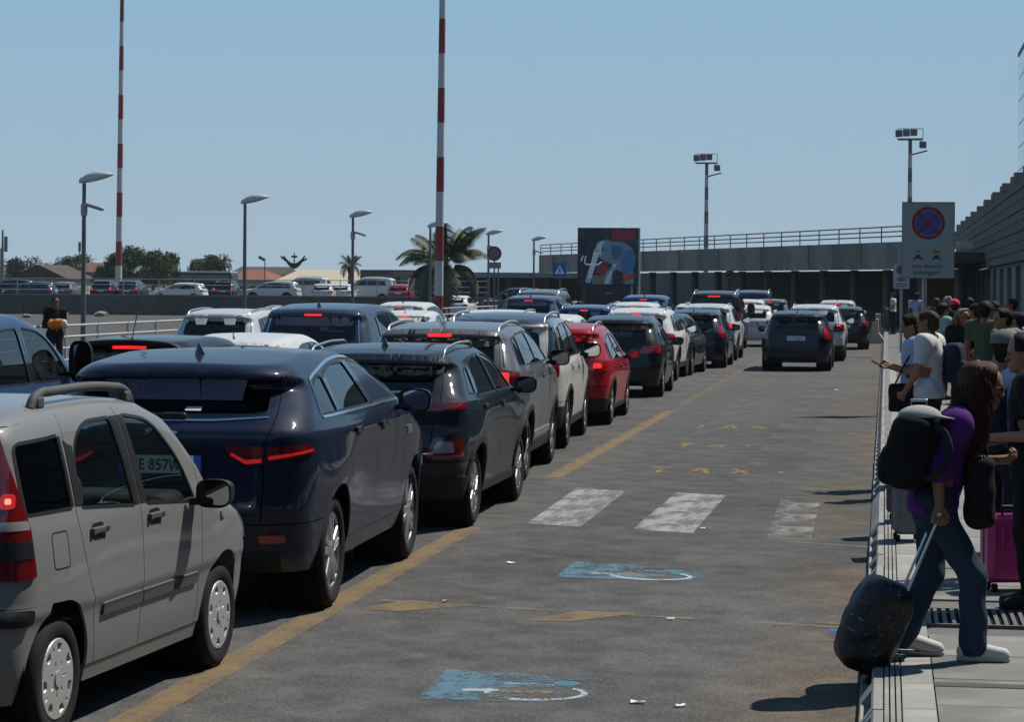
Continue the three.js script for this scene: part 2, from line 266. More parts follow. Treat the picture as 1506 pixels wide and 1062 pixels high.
function plateTex(text, two = true) {
  return canvasTex(512, 110, (c, w, h) => { c.fillStyle = '#d8dad6'; c.fillRect(0, 0, w, h); c.fillStyle = '#1f4fb0'; c.fillRect(0, 0, 46, h); c.fillRect(w - 46, 0, 46, h); c.fillStyle = '#f0d030'; for (let i = 0; i < 12; i++) { const a = i * PI / 6; c.fillRect(22 + 13 * Math.cos(a), 30 + 13 * Math.sin(a), 3, 3); } c.fillStyle = '#eef'; c.font = 'bold 26px sans-serif'; c.fillText('I', 20, 94); c.fillStyle = '#14161a'; c.font = 'bold 96px sans-serif'; c.textAlign = 'center'; c.textBaseline = 'middle'; c.save(); c.translate(w / 2, h / 2 + 4); c.scale(0.8, 1); c.fillText(text, 0, 0); c.restore(); });
}
const plateMats = {};
const plateMat = (t) => plateMats[t] ??= mat(0xffffff, 0.45, 0, { map: plateTex(t) });

function buildCar(sp, lod = 0) {
  const B = new Body(lod ? { ...sp, tess: 0.075 } : sp), root = new THREE.Group(), fl = lod ? 0.01 : 0.014;
  const add = (name, geo, m, parent = root) => mesh(name, geo, m, parent);
  const both = (name, poly, m, o = {}) => { add(name, B.panel(poly, o), m); add(name, B.panel(poly, { ...o, mirror: true }), m); };
  const gap = lod ? 0 : 0.0035, y0 = B.y0, y1 = B.y1 ?? y0 + 0.1, yb = B.yb, R = B.wheelR, ra = B.archR ?? R + 0.065, yA = R + 0.015, axF = B.ax + B.wb;
  const S = (d, y) => B.S(d, y);
  const Eline = (s0, s1) => { const n = Math.max(2, Math.ceil(Math.abs(s1 - s0) / (lod ? 0.2 : 0.09))); return Array.from({ length: n + 1 }, (_, i) => { const s = lerp(s0, s1, i / n); return [s, B.E(s)]; }); };
  // arch from angle a0 to a1 (0 = towards the front, 180 = towards the rear)
  const arch = (ax, a0, a1, r = ra, n = lod ? 8 : 18) => Array.from({ length: n + 1 }, (_, i) => { const a = lerp(a0, a1, i / n); return S(ax + r * Math.cos(a), yA + r * Math.sin(a)); });
  const ang = (y, r = ra) => Math.asin(clamp((y - yA) / r, -1, 1));
  const cutTop = (c) => { const s = S(c[c.length - 1][0], c[c.length - 1][1])[0]; return [s, B.E(s)]; };
  const cut = (c, g = 0) => { const p = c.map((q) => S(q[0] + g, q[1])), t = cutTop(c); t[0] += g; t[1] = B.E(t[0]); return [...p.filter((q) => q[1] < t[1] - 0.02), t]; };
  const wins = (i) => B.win.filter((w) => w.in === i || lod).map((w) => winPoly(w));
  const winPoly = (w) => rounded(w.pts.map((p) => [...S(p[0], p[1]), p[2]]), w.r ?? 0.05, lod ? 2 : 4);
  // rear: gate, glass, bumper
  const gMax = B.fTop(0.4) - 0.12, gate = B.gate.map((p) => B.R(p[0], Math.min(p[1], gMax))), gTop = (() => { const s = gate[gate.length - 1][0]; return [s, B.E(s)]; })();
  gate[gate.length - 1] = gTop;
  const mir = (a) => a.map((p) => [-p[0], p[1], p[2]]).reverse();
  const g2 = gate.map((p) => [p[0] - gap, p[1]]), topLine = Eline(gTop[0], 0);
  const glass = rounded([...B.rg.map((p) => [...B.R(p[0], p[1]), p[2]]), ...mir(B.rg.map((p) => [...B.R(p[0], p[1]), p[2]]))], 0.06, lod ? 2 : 4);
  const lip = B.gateY ?? yb;
  add('tailgate', B.panel([...g2, ...topLine.slice(1, -1), ...mir(topLine.slice(1)), ...mir(g2)], { holes: [glass], flange: fl, tess: lod ? 0.045 : 0.02 }), PAINT);
  add('rear_window', B.panel(glass, { off: -0.005, flange: 0 }), B.rgMat ?? M.tint);
  { const brear = arch(B.ax, PI - ang(y0), PI - ang(Math.min(yb - 0.01, yA + ra - 0.03))), last = brear[brear.length - 1], bg = B.R(B.gate[0][0], yb - gap * 2), n = 8;
    const line = Array.from({ length: n + 1 }, (_, i) => [lerp(last[0], bg[0], i / n), yb - gap * 2]), half = [...brear.slice(0, -1), ...line];
    const bot = Array.from({ length: 7 }, (_, i) => [lerp(-brear[0][0], brear[0][0], (i + 1) / 8), y0]);
    add('rear_bumper', B.panel([...half, ...mir(half), ...bot], { flange: 0.03 }), B.bumperMat ?? PAINT);
    if (B.clad) { const yk = B.clad, br = arch(B.ax, PI - ang(y0), PI - ang(yk)), l2 = br[br.length - 1]; const ln = Array.from({ length: 7 }, (_, i) => [lerp(l2[0], 0, (i + 1) / 8), yk]); const hf = [...br, ...ln]; add('bumper_cladding', B.panel([...hf, ...mir(hf), ...bot], { off: 0.007, flange: 0.02 }), M.trim); } }
  // sides
  const cuts = lod ? [B.cuts[2]] : B.cuts, cA = cut(cuts[0], -gap), bArc = arch(B.ax, ang(y1), PI - ang(yb));
  const quarter = [...gate.map((p) => [p[0] + gap, p[1]]), ...Eline(gTop[0] + gap, cA[cA.length - 1][0]).slice(1, -1), ...cA.reverse(), ...bArc];
  both('rear_quarter_panel', quarter, PAINT, { holes: wins(0), flange: fl });
  if (!lod) for (let k = 0; k < 2; k++) {
    const a = cut(cuts[k], gap), b = cut(cuts[k + 1], -gap);
    both(k ? 'front_door' : 'rear_door', [...a, ...Eline(a[a.length - 1][0], b[b.length - 1][0]).slice(1, -1), ...b.reverse()], PAINT, { holes: wins(k + 1), flange: fl });
  }
  { const a = cut(cuts[cuts.length - 1], gap), sF = B.sB + B.arc * 0.55, ft = [sF, B.E(sF)], fArc = arch(axF, ang(y1), PI - ang(y1)).reverse();
    const low = S(axF + ra * Math.cos(ang(y1)), y1), fr = [[sF, y1]];
    both('front_fender', [...a, ...Eline(a[a.length - 1][0], sF).slice(1), ...fr, ...fArc.slice().reverse()], PAINT, { flange: fl });
    const half = [[sF + gap, y1], [sF + gap, ft[1]], ...Eline(sF + gap, B.sD).slice(1, -1)], wrap2 = half.concat();
    both('front_bumper', [...wrap2, [B.sD, B.E(B.sD)], [B.sD, y1]], PAINT, { flange: fl });
    const h0 = S(B.L - 0.34, B.headY ?? 0.72)[0]; both('headlight', rounded([[h0, 0.68], [h0 + 0.5, 0.66], [h0 + 0.5, 0.78], [h0 + 0.05, 0.84]], 0.04), M.headlamp, { off: 0.008, flange: 0.02 }); }
  { const a = S(B.ax + ra * Math.cos(ang(y1)), y1)[0] + 0.006, b = S(axF - ra * Math.cos(ang(y1)), y1)[0] - 0.006; both('door_sill', [[a, y0], [b, y0], [b, y1 - gap * 2], [a, y1 - gap * 2]], B.clad ? M.trim : B.sillMat ?? PAINT, { off: B.clad ? 0.008 : -0.006, flange: 0.03 }); }
  if (B.clad || B.archTrim) for (const [ax, nm] of [[B.ax, 0], [axF, 1]]) { const o = arch(ax, ang(y0 + 0.02, ra + 0.055), PI - ang(y0 + 0.02, ra + 0.055), ra + 0.055), i = arch(ax, ang(y0 + 0.02), PI - ang(y0 + 0.02)).reverse(); both('arch_cladding', [...o, ...i], B.archTrim ?? M.trim, { off: 0.012, flange: 0.03 }); }
  // windows
  for (const w of B.win) { const p = winPoly(w); both(w.name ?? 'side_window', p, w.mat ?? M.tint, { off: -0.006, flange: 0 });
    if (!lod && w.seal !== false) both('window_seal', expand(p, 0.01), B.sealMat ?? M.black, { holes: [expand(p, -0.006)], off: 0.002, flange: 0.006 }); }
  if (B.pillar) for (const p of B.pillar) both('window_pillar', p.map((q) => S(q[0], q[1])), B.pillarMat ?? M.gloss, { off: 0.0035, flange: 0.004 });
  if (B.dlo) { const p = rounded(B.dlo.map((q) => [...S(q[0], q[1]), q[2]]), 0.08, 5); both('window_trim', expand(p, B.dloW ?? 0.016), M.chrome, { holes: [p], off: 0.007, flange: 0.01 }); }
  // top: roof, windscreen, bonnet
  const zw0 = B.screen[0], zw1 = B.screen[1];
  const edgeTo = (d0, d1) => { const a = S(d0, 1)[0], b = S(d1, 1)[0]; return Eline(a, b).map((p) => { const q = B.at(p[0], p[1]); return [q[0], q[2]]; }); };
  const rear = Eline(0, B.sA).map((p) => { const q = B.at(p[0], p[1]); return [q[0], q[2]]; });
  const roofHalf = [...rear.slice(1), ...edgeTo(0.85, zw0).slice(1)].filter((p, i, a) => !i || Math.hypot(p[0] - a[i - 1][0], p[1] - a[i - 1][1]) > 0.003), flip = (a) => a.map((p) => [-p[0], p[1]]).reverse();
  add('roof', B.panel([...roofHalf, ...flip(roofHalf)], { top: true, flange: 0.01 }), B.roofMat ?? PAINT);
  const ws = edgeTo(zw0 + 0.01, zw1); add('windscreen', B.panel([...ws, ...flip(ws)], { top: true, flange: 0, off: -0.004 }), M.glass);
  const hd = edgeTo(zw1 + 0.01, B.L - 0.85), fr2 = Eline(B.sB, B.sD).map((p) => { const q = B.at(p[0], p[1]); return [q[0], q[2]]; });
  const hoodHalf = [...hd, ...fr2.slice(1)]; add('bonnet', B.panel([...hoodHalf, ...flip(hoodHalf.slice(0, -1))], { top: true, flange: 0.01 }), PAINT);
  // hidden structure: liner, floor, wheel wells, cabin
  const belt = B.belt;
  const liner = [...arch(B.ax, PI - ang(y0), ang(y0), ra + 0.02, 8), ...arch(axF, PI - ang(y0), ang(y0), ra + 0.02, 8), [B.sB + 0.2, y0], [B.sB + 0.2, Math.min(0.62, belt)], S(B.screen[1], belt - 0.05), S(B.screen[1] - 0.3, belt - 0.03), S(0.5, belt - 0.03), S(0.5, y0)].slice(0, -2);
  both('inner_liner', [...liner, S(0.42, belt - 0.04), S(0.42, y0 + 0.03)], M.liner, { off: -0.032, flange: 0 });
  const fl2 = [box(2 * B.hw - 0.62, 0.1, B.L - 0.5, 0, y0 + 0.09, 0), box(2 * B.hw - 0.3, 0.1, B.wb - 2 * ra - 0.05, 0, y0 + 0.06, B.h - B.ax - B.wb / 2), box(2 * B.hw - 0.4, belt - y0 - 0.45, 0.05, 0, (belt + y0) / 2 - 0.05, B.h - 0.3), box(2 * B.hw - 0.5, 0.12, B.ax * 0.9, 0, belt - 0.35, B.h - B.ax * 0.5 - 0.2)];
  add('floor_pan', join(fl2), M.liner);
  for (const s of [-1, 1]) for (const ax of [B.ax, axF]) {
    const n = new THREE.CircleGeometry(ra + 0.012, 20).rotateY(PI / 2);
    add('wheel_well', join(new THREE.CylinderGeometry(ra + 0.012, ra + 0.012, 0.36, 24, 1, true, -PI / 2, PI).rotateZ(PI / 2).rotateX(0).translate(s * (B.track - 0.2), yA, B.h - ax), n.translate(s * (B.track - 0.38), yA, B.h - ax)), M.liner);
    const w = makeWheel(R, B.rim, B.tyreW ?? 0.215, B.wheelStyle ?? 'plain', B.spokes ?? 5, lod); w.position.set(s * (B.track - (B.tyreW ?? 0.215) / 2), R, B.h - ax); if (s < 0) w.rotation.y = PI; w.rotation.x = ax; root.add(w);
  }
  { const dz = B.h - (B.screen[1] - 0.25), seat = (x, d, w) => { const z = B.h - d; return [rbox(w, 0.16, 0.5, 0.05, x, belt - 0.42, z - 0.2), tf(rbox(w, 0.62, 0.12, 0.05), x, belt - 0.12, z + 0.1, 0, 0.22), tf(rbox(w > 0.7 ? 0.26 : 0.25, 0.17, 0.09, 0.04), x, belt + 0.25, z + 0.2, 0, 0.2)]; };
    const fd = B.screen[1] - 1.35, rd = fd - 0.9, xs = B.hw * 0.42;
    add('seats', join(seat(-xs, fd, 0.48), seat(xs, fd, 0.48), seat(-xs, rd, 0.5), seat(xs, rd, 0.5), seat(0, rd, 0.4).slice(0, 2)), lod ? M.seat : B.seatMat ?? M.seat);
    add('dashboard', join(rbox(2 * B.hw - 0.4, 0.2, 0.45, 0.06, 0, belt - 0.1, dz), tf(new THREE.TorusGeometry(0.18, 0.016, 8, 24), -xs, belt - 0.02, dz + 0.36, 0, -0.4)), M.dash);
    if (!lod) add('interior_mirror', rbox(0.22, 0.06, 0.03, 0.02, 0, B.fTop(B.screen[0] + 0.25) - 0.12, B.h - B.screen[0] - 0.22), M.black); }
  // mirrors
  if (B.mirror) for (const s of [-1, 1]) {
    const [d, y, mw = 0.11, mh = 0.08] = B.mirror, p = B.at(...S(d, y)), cx = s * (p[0] + 0.06 + mw * 0.9), cz = p[2], rings = [];
    for (let i = 0; i <= 6; i++) { const t = i / 6, k = Math.sqrt(Math.max(0.02, 1 - t * t)); rings.push(shapeRing(mw * k, mh * k, 0.62).map(([x, v]) => V(cx + s * (x + 0.02 * t), y + v + 0.01 * t, cz - t * 0.15))); }
    const arm = tf(rbox(0.16, 0.04, 0.08, 0.015), s * (p[0] + 0.05), y - mh * 0.6, cz - 0.06);
    const m = add('side_mirror', join(loft(rings, false, true), arm), B.mirrorMat ?? PAINT);
    const ring = shapeRing(mw * 0.88, mh * 0.84, 0.62).map(([x, v]) => V(cx + s * x, y + v, cz - 0.03 + x * 0.2 + v * 0.1)); add('mirror_glass', loft([ring, ring.map((v) => v.clone().add(V(0, 0, -0.006)))], true, true), M.mirror, m);
    add('mirror_rim', loft([shapeRing(mw, mh, 0.62).map(([x, v]) => V(cx + s * x, y + v, cz)), shapeRing(mw * 0.88, mh * 0.84, 0.62).map(([x, v]) => V(cx + s * x, y + v, cz - 0.05))], false, false), M.black, m);
  }
  // handles
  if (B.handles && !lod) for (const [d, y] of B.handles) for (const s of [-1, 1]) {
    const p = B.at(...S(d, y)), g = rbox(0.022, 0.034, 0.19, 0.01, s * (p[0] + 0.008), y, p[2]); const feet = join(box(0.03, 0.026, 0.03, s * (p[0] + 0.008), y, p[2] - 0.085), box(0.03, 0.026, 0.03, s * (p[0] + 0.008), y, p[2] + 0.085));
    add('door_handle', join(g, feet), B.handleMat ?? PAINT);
    add('handle_recess_shade', B.panel(rounded([S(d - 0.08, y - 0.045), S(d + 0.08, y - 0.045), S(d + 0.08, y + 0.035), S(d - 0.08, y + 0.035)], 0.035), { off: 0.0015, flange: 0, mirror: s < 0 }), M.black);  // flat black patch paints the shade of the hollow behind the handle
  }
  if (B.flap && !lod) { const [d, y] = B.flap, q = rounded([S(d - 0.085, y - 0.085), S(d + 0.085, y - 0.085), S(d + 0.085, y + 0.085), S(d - 0.085, y + 0.085)], 0.03); add('fuel_flap_seam', B.panel(q, { holes: [expand(q, -0.006)], off: 0.0012, flange: 0.001 }), M.black); }
  if (B.strip && !lod) { const [d0, d1, ya, yc, cutD] = B.strip; for (const [a, b] of [[d0, cutD - 0.006], [cutD + 0.006, d1]]) both('rubbing_strip', rounded([S(a, ya), S(b, ya), S(b, yc), S(a, yc)], 0.012), M.greyPlastic, { off: 0.014, flange: 0.016 }); }
  // roof rails
  if (B.rails) for (const s of [-1, 1]) {
    const { d0, d1, h = 0.05, r = 0.016, inset = 0.06, m = M.satin, flat = 1.5 } = B.rails, pts = [], n = 10, P = (t, up) => { const d = lerp(d0, d1, t), e = B.at(...(() => { const q = S(d, 1)[0]; return [q, B.E(q)]; })()), q = B.roofAt(e[0] - inset, B.h - d); return V(s * q[0], q[1] + up, q[2]); };
    pts.push(P(0, -0.01), P(0.03, h * 0.55), P(0.1, h)); for (let i = 1; i < n; i++) pts.push(P(0.1 + 0.8 * i / n, h)); pts.push(P(0.9, h), P(0.97, h * 0.55), P(1, -0.01));
    const foot = (t) => { const q = P(t, h * 0.3); return rbox(r * 2.4, h * 1.1, 0.09, r * 0.8, q.x, q.y, q.z); };
    add('roof_rail', join(tube(pts, r, lod ? 24 : 60, 8), B.rails.feet ? [foot(0.06), foot(0.94)] : []), m);
  }
  if (B.fin) { const q = B.roofAt(0, B.h - B.fin), rings = [[0, 0.034, -0.1, 0.085, -0.015], [0, 0.026, -0.055, 0.085, 0.012], [0, 0.014, 0.0, 0.082, 0.045], [0, 0.006, 0.045, 0.08, 0.068], [0, 0.002, 0.062, 0.076, 0.072]].map(([, hx, za, zb, y]) => [[-hx, za * 0.4 + zb * 0.6], [0, za], [hx, za * 0.4 + zb * 0.6], [hx * 0.8, zb], [-hx * 0.8, zb]].map(([x, z]) => V(q[0] + x, q[1] + y, q[2] + z))); add('antenna_fin', loft(rings), M.gloss); }
  if (B.stick) { const [d, len, tilt = 0.5] = B.stick, q = B.roofAt(0, B.h - d), a = V(...q); add('antenna', join(bar(a, a.clone().add(V(0, 0.03, 0.02)), 0.014, 8, 0.01), bar(a.clone().add(V(0, 0.025, 0.015)), a.clone().add(V(0.0, len * Math.cos(tilt), len * Math.sin(tilt))), 0.006)), M.black); }
  if (B.brake3) { const [y, w, hgt = 0.025, lit = true] = B.brake3, p = B.at(0, y), n = B.normal(p); add('brake_light', rounded3(B, w, y, hgt, lod), lit ? M.lit : M.lampDark); }
  // plate
  if (B.plate) { const [y, txt] = B.plate, p = B.at(0, y), n = B.normal(p), a = Math.atan2(n[1], n[2]); const g = new THREE.Group(); const f = mesh('licence_plate', box(0.52, 0.11, 0.006), [M.plateBack, M.plateBack, M.plateBack, M.plateBack, plateMat(txt), M.plateBack], root); f.rotation.x = -a * 0.6; f.position.set(0, p[1], p[2] + 0.016); add('plate_holder', box(0.54, 0.13, 0.012, 0, 0, -0.01), M.black, f); }
  // tail lights and other patches
  for (const t of B.patches ?? []) { if (lod && t.near) continue; const p = t.sharp ? t.pts.map((q) => B.P(q)) : rounded(t.pts.map((q) => B.P(q)), t.r ?? 0.03); const o = { off: t.off ?? 0.01, flange: (t.off ?? 0.01) + 0.012, tess: lod ? 0.12 : 0.05 };
    if (t.mid) add(t.name, B.panel(p, o), t.m); else both(t.name, p, t.m, o); }
  B.extra?.(B, add, both, lod, root);
  return root;
}
function rounded3(B, w, y, h, lod) { return B.panel(rounded([[-w / 2, y - h / 2], [w / 2, y - h / 2], [w / 2, y + h / 2], [-w / 2, y + h / 2]], h * 0.45), { off: 0.008, flange: 0.012, tess: 0.06 }); }

const protos = {};
function placeCar(name, sp, { X, d, turn = 0, color, color2, lod = 0, label, group, roof, lean = 0, plate }) { // right rear wheel's outer side at X, rear axle at distance d
  const k = sp.id + '|' + lod, first = !protos[k]; protos[k] ??= buildCar(sp, lod);
  const src = first ? protos[k] : protos[k]; const o = src.clone(); o.name = numbered(name);
  o.traverse((c) => { if (!c.isMesh) return; if (c.material === PAINT) c.material = color; else if (c.material === PAINT2) c.material = color2 ?? color; if (roof && c.name === 'roof') c.material = roof; });
  const dx = curve(sp.side)(sp.wheelR + 0.12) * 0.985 + 0.006, az = sp.L / 2 - sp.ax; // wheel in car coordinates
  const c = Math.cos(turn), s = Math.sin(turn);
  o.rotation.y = turn; o.position.set(X - (dx * c + az * s), 0, -d - (-dx * s + az * c));
  scene.add(o); tag(o, label, sp.cat ?? 'car', group); return o;
}
// ---------------------------------------------------------------- the car models (metres; distances measured from the rear end)
const SP = {};
SP.city = { id: 'city', cat: 'car', L: 3.48, hw: 0.79, wheelR: 0.288, rim: 0.19, tyreW: 0.17, ax: 0.55, wb: 2.26, tess: 0.036, y0: 0.22, y1: 0.3, yb: 0.66, belt: 0.98, wheelStyle: 'cap', spokes: 7, archR: 0.345, kr: 0.17, kt: 0.13, rb: 0.05, crown: 0.03, edge: 0.04, hips: 0.018, taper: 0.06,
  side: [[0.1, 0.7], [0.22, 0.735], [0.4, 0.765], [0.56, 0.775], [0.62, 0.79], [0.8, 0.785], [0.96, 0.772], [1.05, 0.752], [1.25, 0.7], [1.45, 0.635], [1.6, 0.585]],
  rear: [[0.1, 0.2], [0.22, 0.1], [0.34, 0.03], [0.5, 0], [0.6, 0.005], [0.67, 0.045], [0.8, 0.06], [1.0, 0.075], [1.2, 0.12], [1.4, 0.17], [1.5, 0.19], [1.6, 0.25]],
  top: [[0, 1.46], [0.25, 1.5], [0.8, 1.535], [1.4, 1.545], [1.9, 1.52], [2.2, 1.455], [2.5, 1.24], [2.74, 1.0], [2.92, 0.96], [3.25, 0.88], [3.48, 0.76]], screen: [2.0, 2.76],
  gate: [[0.6, 0.66], [0.6, 0.8], [0.58, 1.0], [0.55, 1.3], [0.53, 1.6]], rg: [[0.5, 1.02, 0.06], [0.44, 1.41, 0.06]], rgMat: M.tint,
  cuts: [[[0.985, 0.3], [0.9, 0.62], [0.79, 0.8], [0.75, 1.0], [0.8, 1.3], [0.86, 1.6]], [[1.56, 0.3], [1.56, 1.6]], [[2.4, 0.3], [2.42, 0.8], [2.44, 1.0], [2.44, 1.4]]],
  win: [{ in: 0, name: 'quarter_window', pts: [[0.25, 1.06, 0.02], [0.715, 1.055, 0.02], [0.755, 1.385, 0.03], [0.3, 1.37, 0.04]], mat: M.privacy }, { in: 1, name: 'rear_door_window', pts: [[0.83, 1.05, 0.02], [1.49, 1.005, 0.02], [1.45, 1.435, 0.03], [1.1, 1.43, 0.15], [0.9, 1.33, 0.16]], mat: M.glass }, { in: 2, name: 'front_door_window', pts: [[1.65, 1.0, 0.02], [2.34, 0.955, 0.03], [2.24, 1.17, 0.2], [1.97, 1.4, 0.12], [1.63, 1.44, 0.03]], mat: M.glass }],
  pillar: [[[0.72, 1.06], [0.742, 1.06], [0.782, 1.38], [0.757, 1.38]], [[0.762, 1.06], [0.828, 1.055], [0.89, 1.33], [0.808, 1.36]], [[1.5, 1.005], [1.55, 1.005], [1.55, 1.44], [1.46, 1.44]], [[1.57, 1.005], [1.64, 1.005], [1.62, 1.44], [1.57, 1.44]]], pillarMat: M.black,
  mirror: [2.24, 1.0, 0.095, 0.075], mirrorMat: M.black, handles: [[0.97, 0.93], [1.74, 0.93]], handleMat: M.greyPlastic, flap: [0.52, 0.88], strip: [1.02, 2.36, 0.52, 0.58, 1.56], seatMat: M.seatGrey,
  rails: { d0: 0.74, d1: 2.0, h: 0.06, r: 0.024, inset: 0.07, m: M.greyPlastic, feet: true }, plate: [0.74, 'CX 214NB'], brake3: [1.46, 0.26, 0.03, false],
  patches: [{ name: 'tail_light', pts: [['x', 0.615, 0.78, 0.02], ['z', 0.25, 0.78, 0.03], ['z', 0.245, 1.0, 0.03], ['z', 0.235, 1.2, 0.1], ['z', 0.28, 1.44, 0.05], ['x', 0.555, 1.47, 0.03], ['x', 0.6, 1.0, 0.05]], m: M.lampDark, off: 0.012 },
    { name: 'reverse_lamp', pts: [['x', 0.625, 0.87], ['z', 0.235, 0.87], ['z', 0.235, 0.95], ['x', 0.625, 0.95]], m: M.lampSmoke, off: 0.0155, r: 0.012 }, { name: 'indicator_lamp', pts: [['x', 0.625, 0.995], ['z', 0.235, 0.995], ['z', 0.235, 1.035], ['x', 0.62, 1.035]], m: M.lampClear, off: 0.0155, r: 0.01 },
    { name: 'brake_lamp', pts: [['x', 0.64, 1.09], ['x', 0.69, 1.09], ['x', 0.68, 1.155], ['x', 0.635, 1.155]], m: M.litDim, off: 0.0165, r: 0.02 }, { name: 'lit_bulb', pts: [['x', 0.655, 1.11], ['x', 0.675, 1.11], ['x', 0.67, 1.135], ['x', 0.652, 1.135]], m: M.litHot, off: 0.0185, r: 0.009 },
    { name: 'bumper_strip', pts: [['x', 0.35, 0.58], ['z', 0.22, 0.58], ['z', 0.22, 0.645], ['x', 0.35, 0.645]], m: M.black, off: 0.016, r: 0.02 }, { name: 'side_repeater', pts: [['z', 2.72, 0.83], ['z', 2.78, 0.83], ['z', 2.78, 0.865], ['z', 2.72, 0.865]], m: M.lampClear, off: 0.012, r: 0.012, near: true }] };
SP.sportSuv = { id: 'sportSuv', cat: 'car', L: 4.73, hw: 0.968, wheelR: 0.372, rim: 0.262, tyreW: 0.255, ax: 0.98, wb: 2.874, tess: 0.045, y0: 0.3, y1: 0.42, yb: 0.62, belt: 1.1, wheelStyle: 'twin', spokes: 5, archR: 0.42, kr: 0.3, kt: 0.14, rb: 0.1, crown: 0.06, edge: 0.07, hips: 0.03, taper: 0.08, wheelIn: 0.0,
  side: [[0.1, 0.8], [0.3, 0.87], [0.45, 0.9], [0.7, 0.925], [0.86, 0.945], [0.98, 0.945], [1.06, 0.915], [1.12, 0.885], [1.4, 0.765], [1.6, 0.67], [1.75, 0.6]],
  rear: [[0.1, 0.4], [0.3, 0.22], [0.42, 0.1], [0.55, 0.05], [0.7, 0.0], [0.82, 0.02], [0.95, 0.03], [1.03, 0.045], [1.07, 0.1], [1.12, 0.16], [1.3, 0.42], [1.4, 0.54], [1.47, 0.56], [1.53, 0.47], [1.58, 0.46], [1.7, 0.5]],
  top: [[0, 1.5], [0.5, 1.56], [0.9, 1.615], [1.5, 1.655], [2.1, 1.655], [2.6, 1.6], [3.0, 1.47], [3.5, 1.19], [3.7, 1.1], [4.0, 1.05], [4.5, 0.95], [4.73, 0.82]], screen: [2.75, 3.6],
  gate: [[0.62, 0.62], [0.64, 0.8], [0.63, 1.0], [0.66, 1.14], [0.63, 1.3], [0.6, 1.6]], rg: [[0.3, 1.105, 0.1], [0.6, 1.13, 0.06], [0.585, 1.3, 0.1], [0.56, 1.475, 0.06]], rgMat: M.tint,
  cuts: [[[1.43, 0.42], [1.36, 0.75], [1.2, 0.9], [1.17, 1.12], [1.28, 1.4], [1.35, 1.7]], [[2.28, 0.42], [2.26, 1.12], [2.1, 1.7]], [[3.28, 0.42], [3.3, 0.9], [3.3, 1.12], [3.3, 1.3]]],
  win: [{ in: 0, name: 'quarter_window', pts: [[0.7, 1.12, 0.07], [1.13, 1.12, 0.02], [1.2, 1.42, 0.02], [1.1, 1.435, 0.12], [0.85, 1.365, 0.12]], mat: M.privacy }, { in: 1, name: 'rear_door_window', pts: [[1.2, 1.12, 0.02], [2.2, 1.125, 0.02], [2.08, 1.525, 0.03], [1.6, 1.51, 0.2], [1.3, 1.44, 0.03]], mat: M.tint }, { in: 2, name: 'front_door_window', pts: [[2.32, 1.125, 0.02], [3.2, 1.13, 0.04], [2.9, 1.37, 0.2], [2.6, 1.5, 0.2], [2.2, 1.53, 0.03]], mat: M.tint }],
  pillar: [[[1.135, 1.125], [1.165, 1.125], [1.27, 1.41], [1.205, 1.4]], [[1.175, 1.125], [1.2, 1.125], [1.31, 1.44], [1.28, 1.43]], [[2.2, 1.13], [2.25, 1.13], [2.14, 1.52], [2.08, 1.525]], [[2.27, 1.13], [2.32, 1.13], [2.2, 1.53], [2.15, 1.525]]],
  dlo: [[0.66, 1.105, 0.09], [3.28, 1.115, 0.05], [2.95, 1.37, 0.3], [2.6, 1.525, 0.3], [2.1, 1.555, 0.2], [1.6, 1.535, 0.3], [1.1, 1.455, 0.2], [0.82, 1.38, 0.16]],
  mirror: [3.05, 1.1, 0.12, 0.085], handles: [[1.5, 0.98], [2.42, 0.97]], fin: 1.0, plate: [0.86, 'FE 857WK'], handleMat: PAINT,
  patches: [{ name: 'tail_light', pts: [['x', 0.655, 0.87, 0.02], ['z', 0.34, 0.905, 0.02], ['z', 0.27, 0.955, 0.03], ['x', 0.655, 0.945, 0.02]], m: M.lampDark, off: 0.01 }, { name: 'light_bar', pts: [['x', 0.665, 0.878], ['z', 0.29, 0.91], ['z', 0.31, 0.925], ['x', 0.665, 0.893]], m: M.litDim, off: 0.013, r: 0.006 },
    { name: 'gate_light', pts: [['x', 0.635, 0.86, 0.02], ['x', 0.635, 0.945, 0.02], ['x', 0.4, 0.95, 0.02], ['x', 0.42, 0.9, 0.02]], m: M.lampDark, off: 0.01 }, { name: 'light_bar', pts: [['x', 0.625, 0.868], ['x', 0.625, 0.884], ['x', 0.53, 0.878], ['x', 0.44, 0.91], ['x', 0.432, 0.897], ['x', 0.53, 0.862]], m: M.litDim, off: 0.013, r: 0.006 },
    { name: 'rear_reflector', pts: [['x', 0.6, 0.5], ['x', 0.75, 0.5], ['x', 0.75, 0.55], ['x', 0.6, 0.55]], m: M.lamp, off: 0.01, r: 0.015 }, { name: 'lower_valance', mid: true, sharp: true, pts: [[-0.75, 0.305], [0.75, 0.305], [0.72, 0.44], [-0.72, 0.44]], m: M.trim, off: 0.008 }, { name: 'fender_vent', pts: [['z', 3.42, 0.86], ['z', 3.6, 0.86], ['z', 3.6, 0.9], ['z', 3.42, 0.9]], m: M.satin, off: 0.008, r: 0.012 }],
  extra(B, add, both, lod) {
    // chrome line under the rear window, wiper, chrome leaping badge
    const f = B.fy; const p = rounded([...[[0.3, 1.09], [0.64, 1.115], [0.64, 1.125], [0.3, 1.1]].map((q) => B.R(q[0], f(q[1]))), ...[[-0.3, 1.1], [-0.64, 1.125], [-0.64, 1.115], [-0.3, 1.09]].map((q) => B.R(q[0], f(q[1])))], 0.004); add('chrome_strip', B.panel(p, { off: 0.006, flange: 0.008 }), M.chrome);
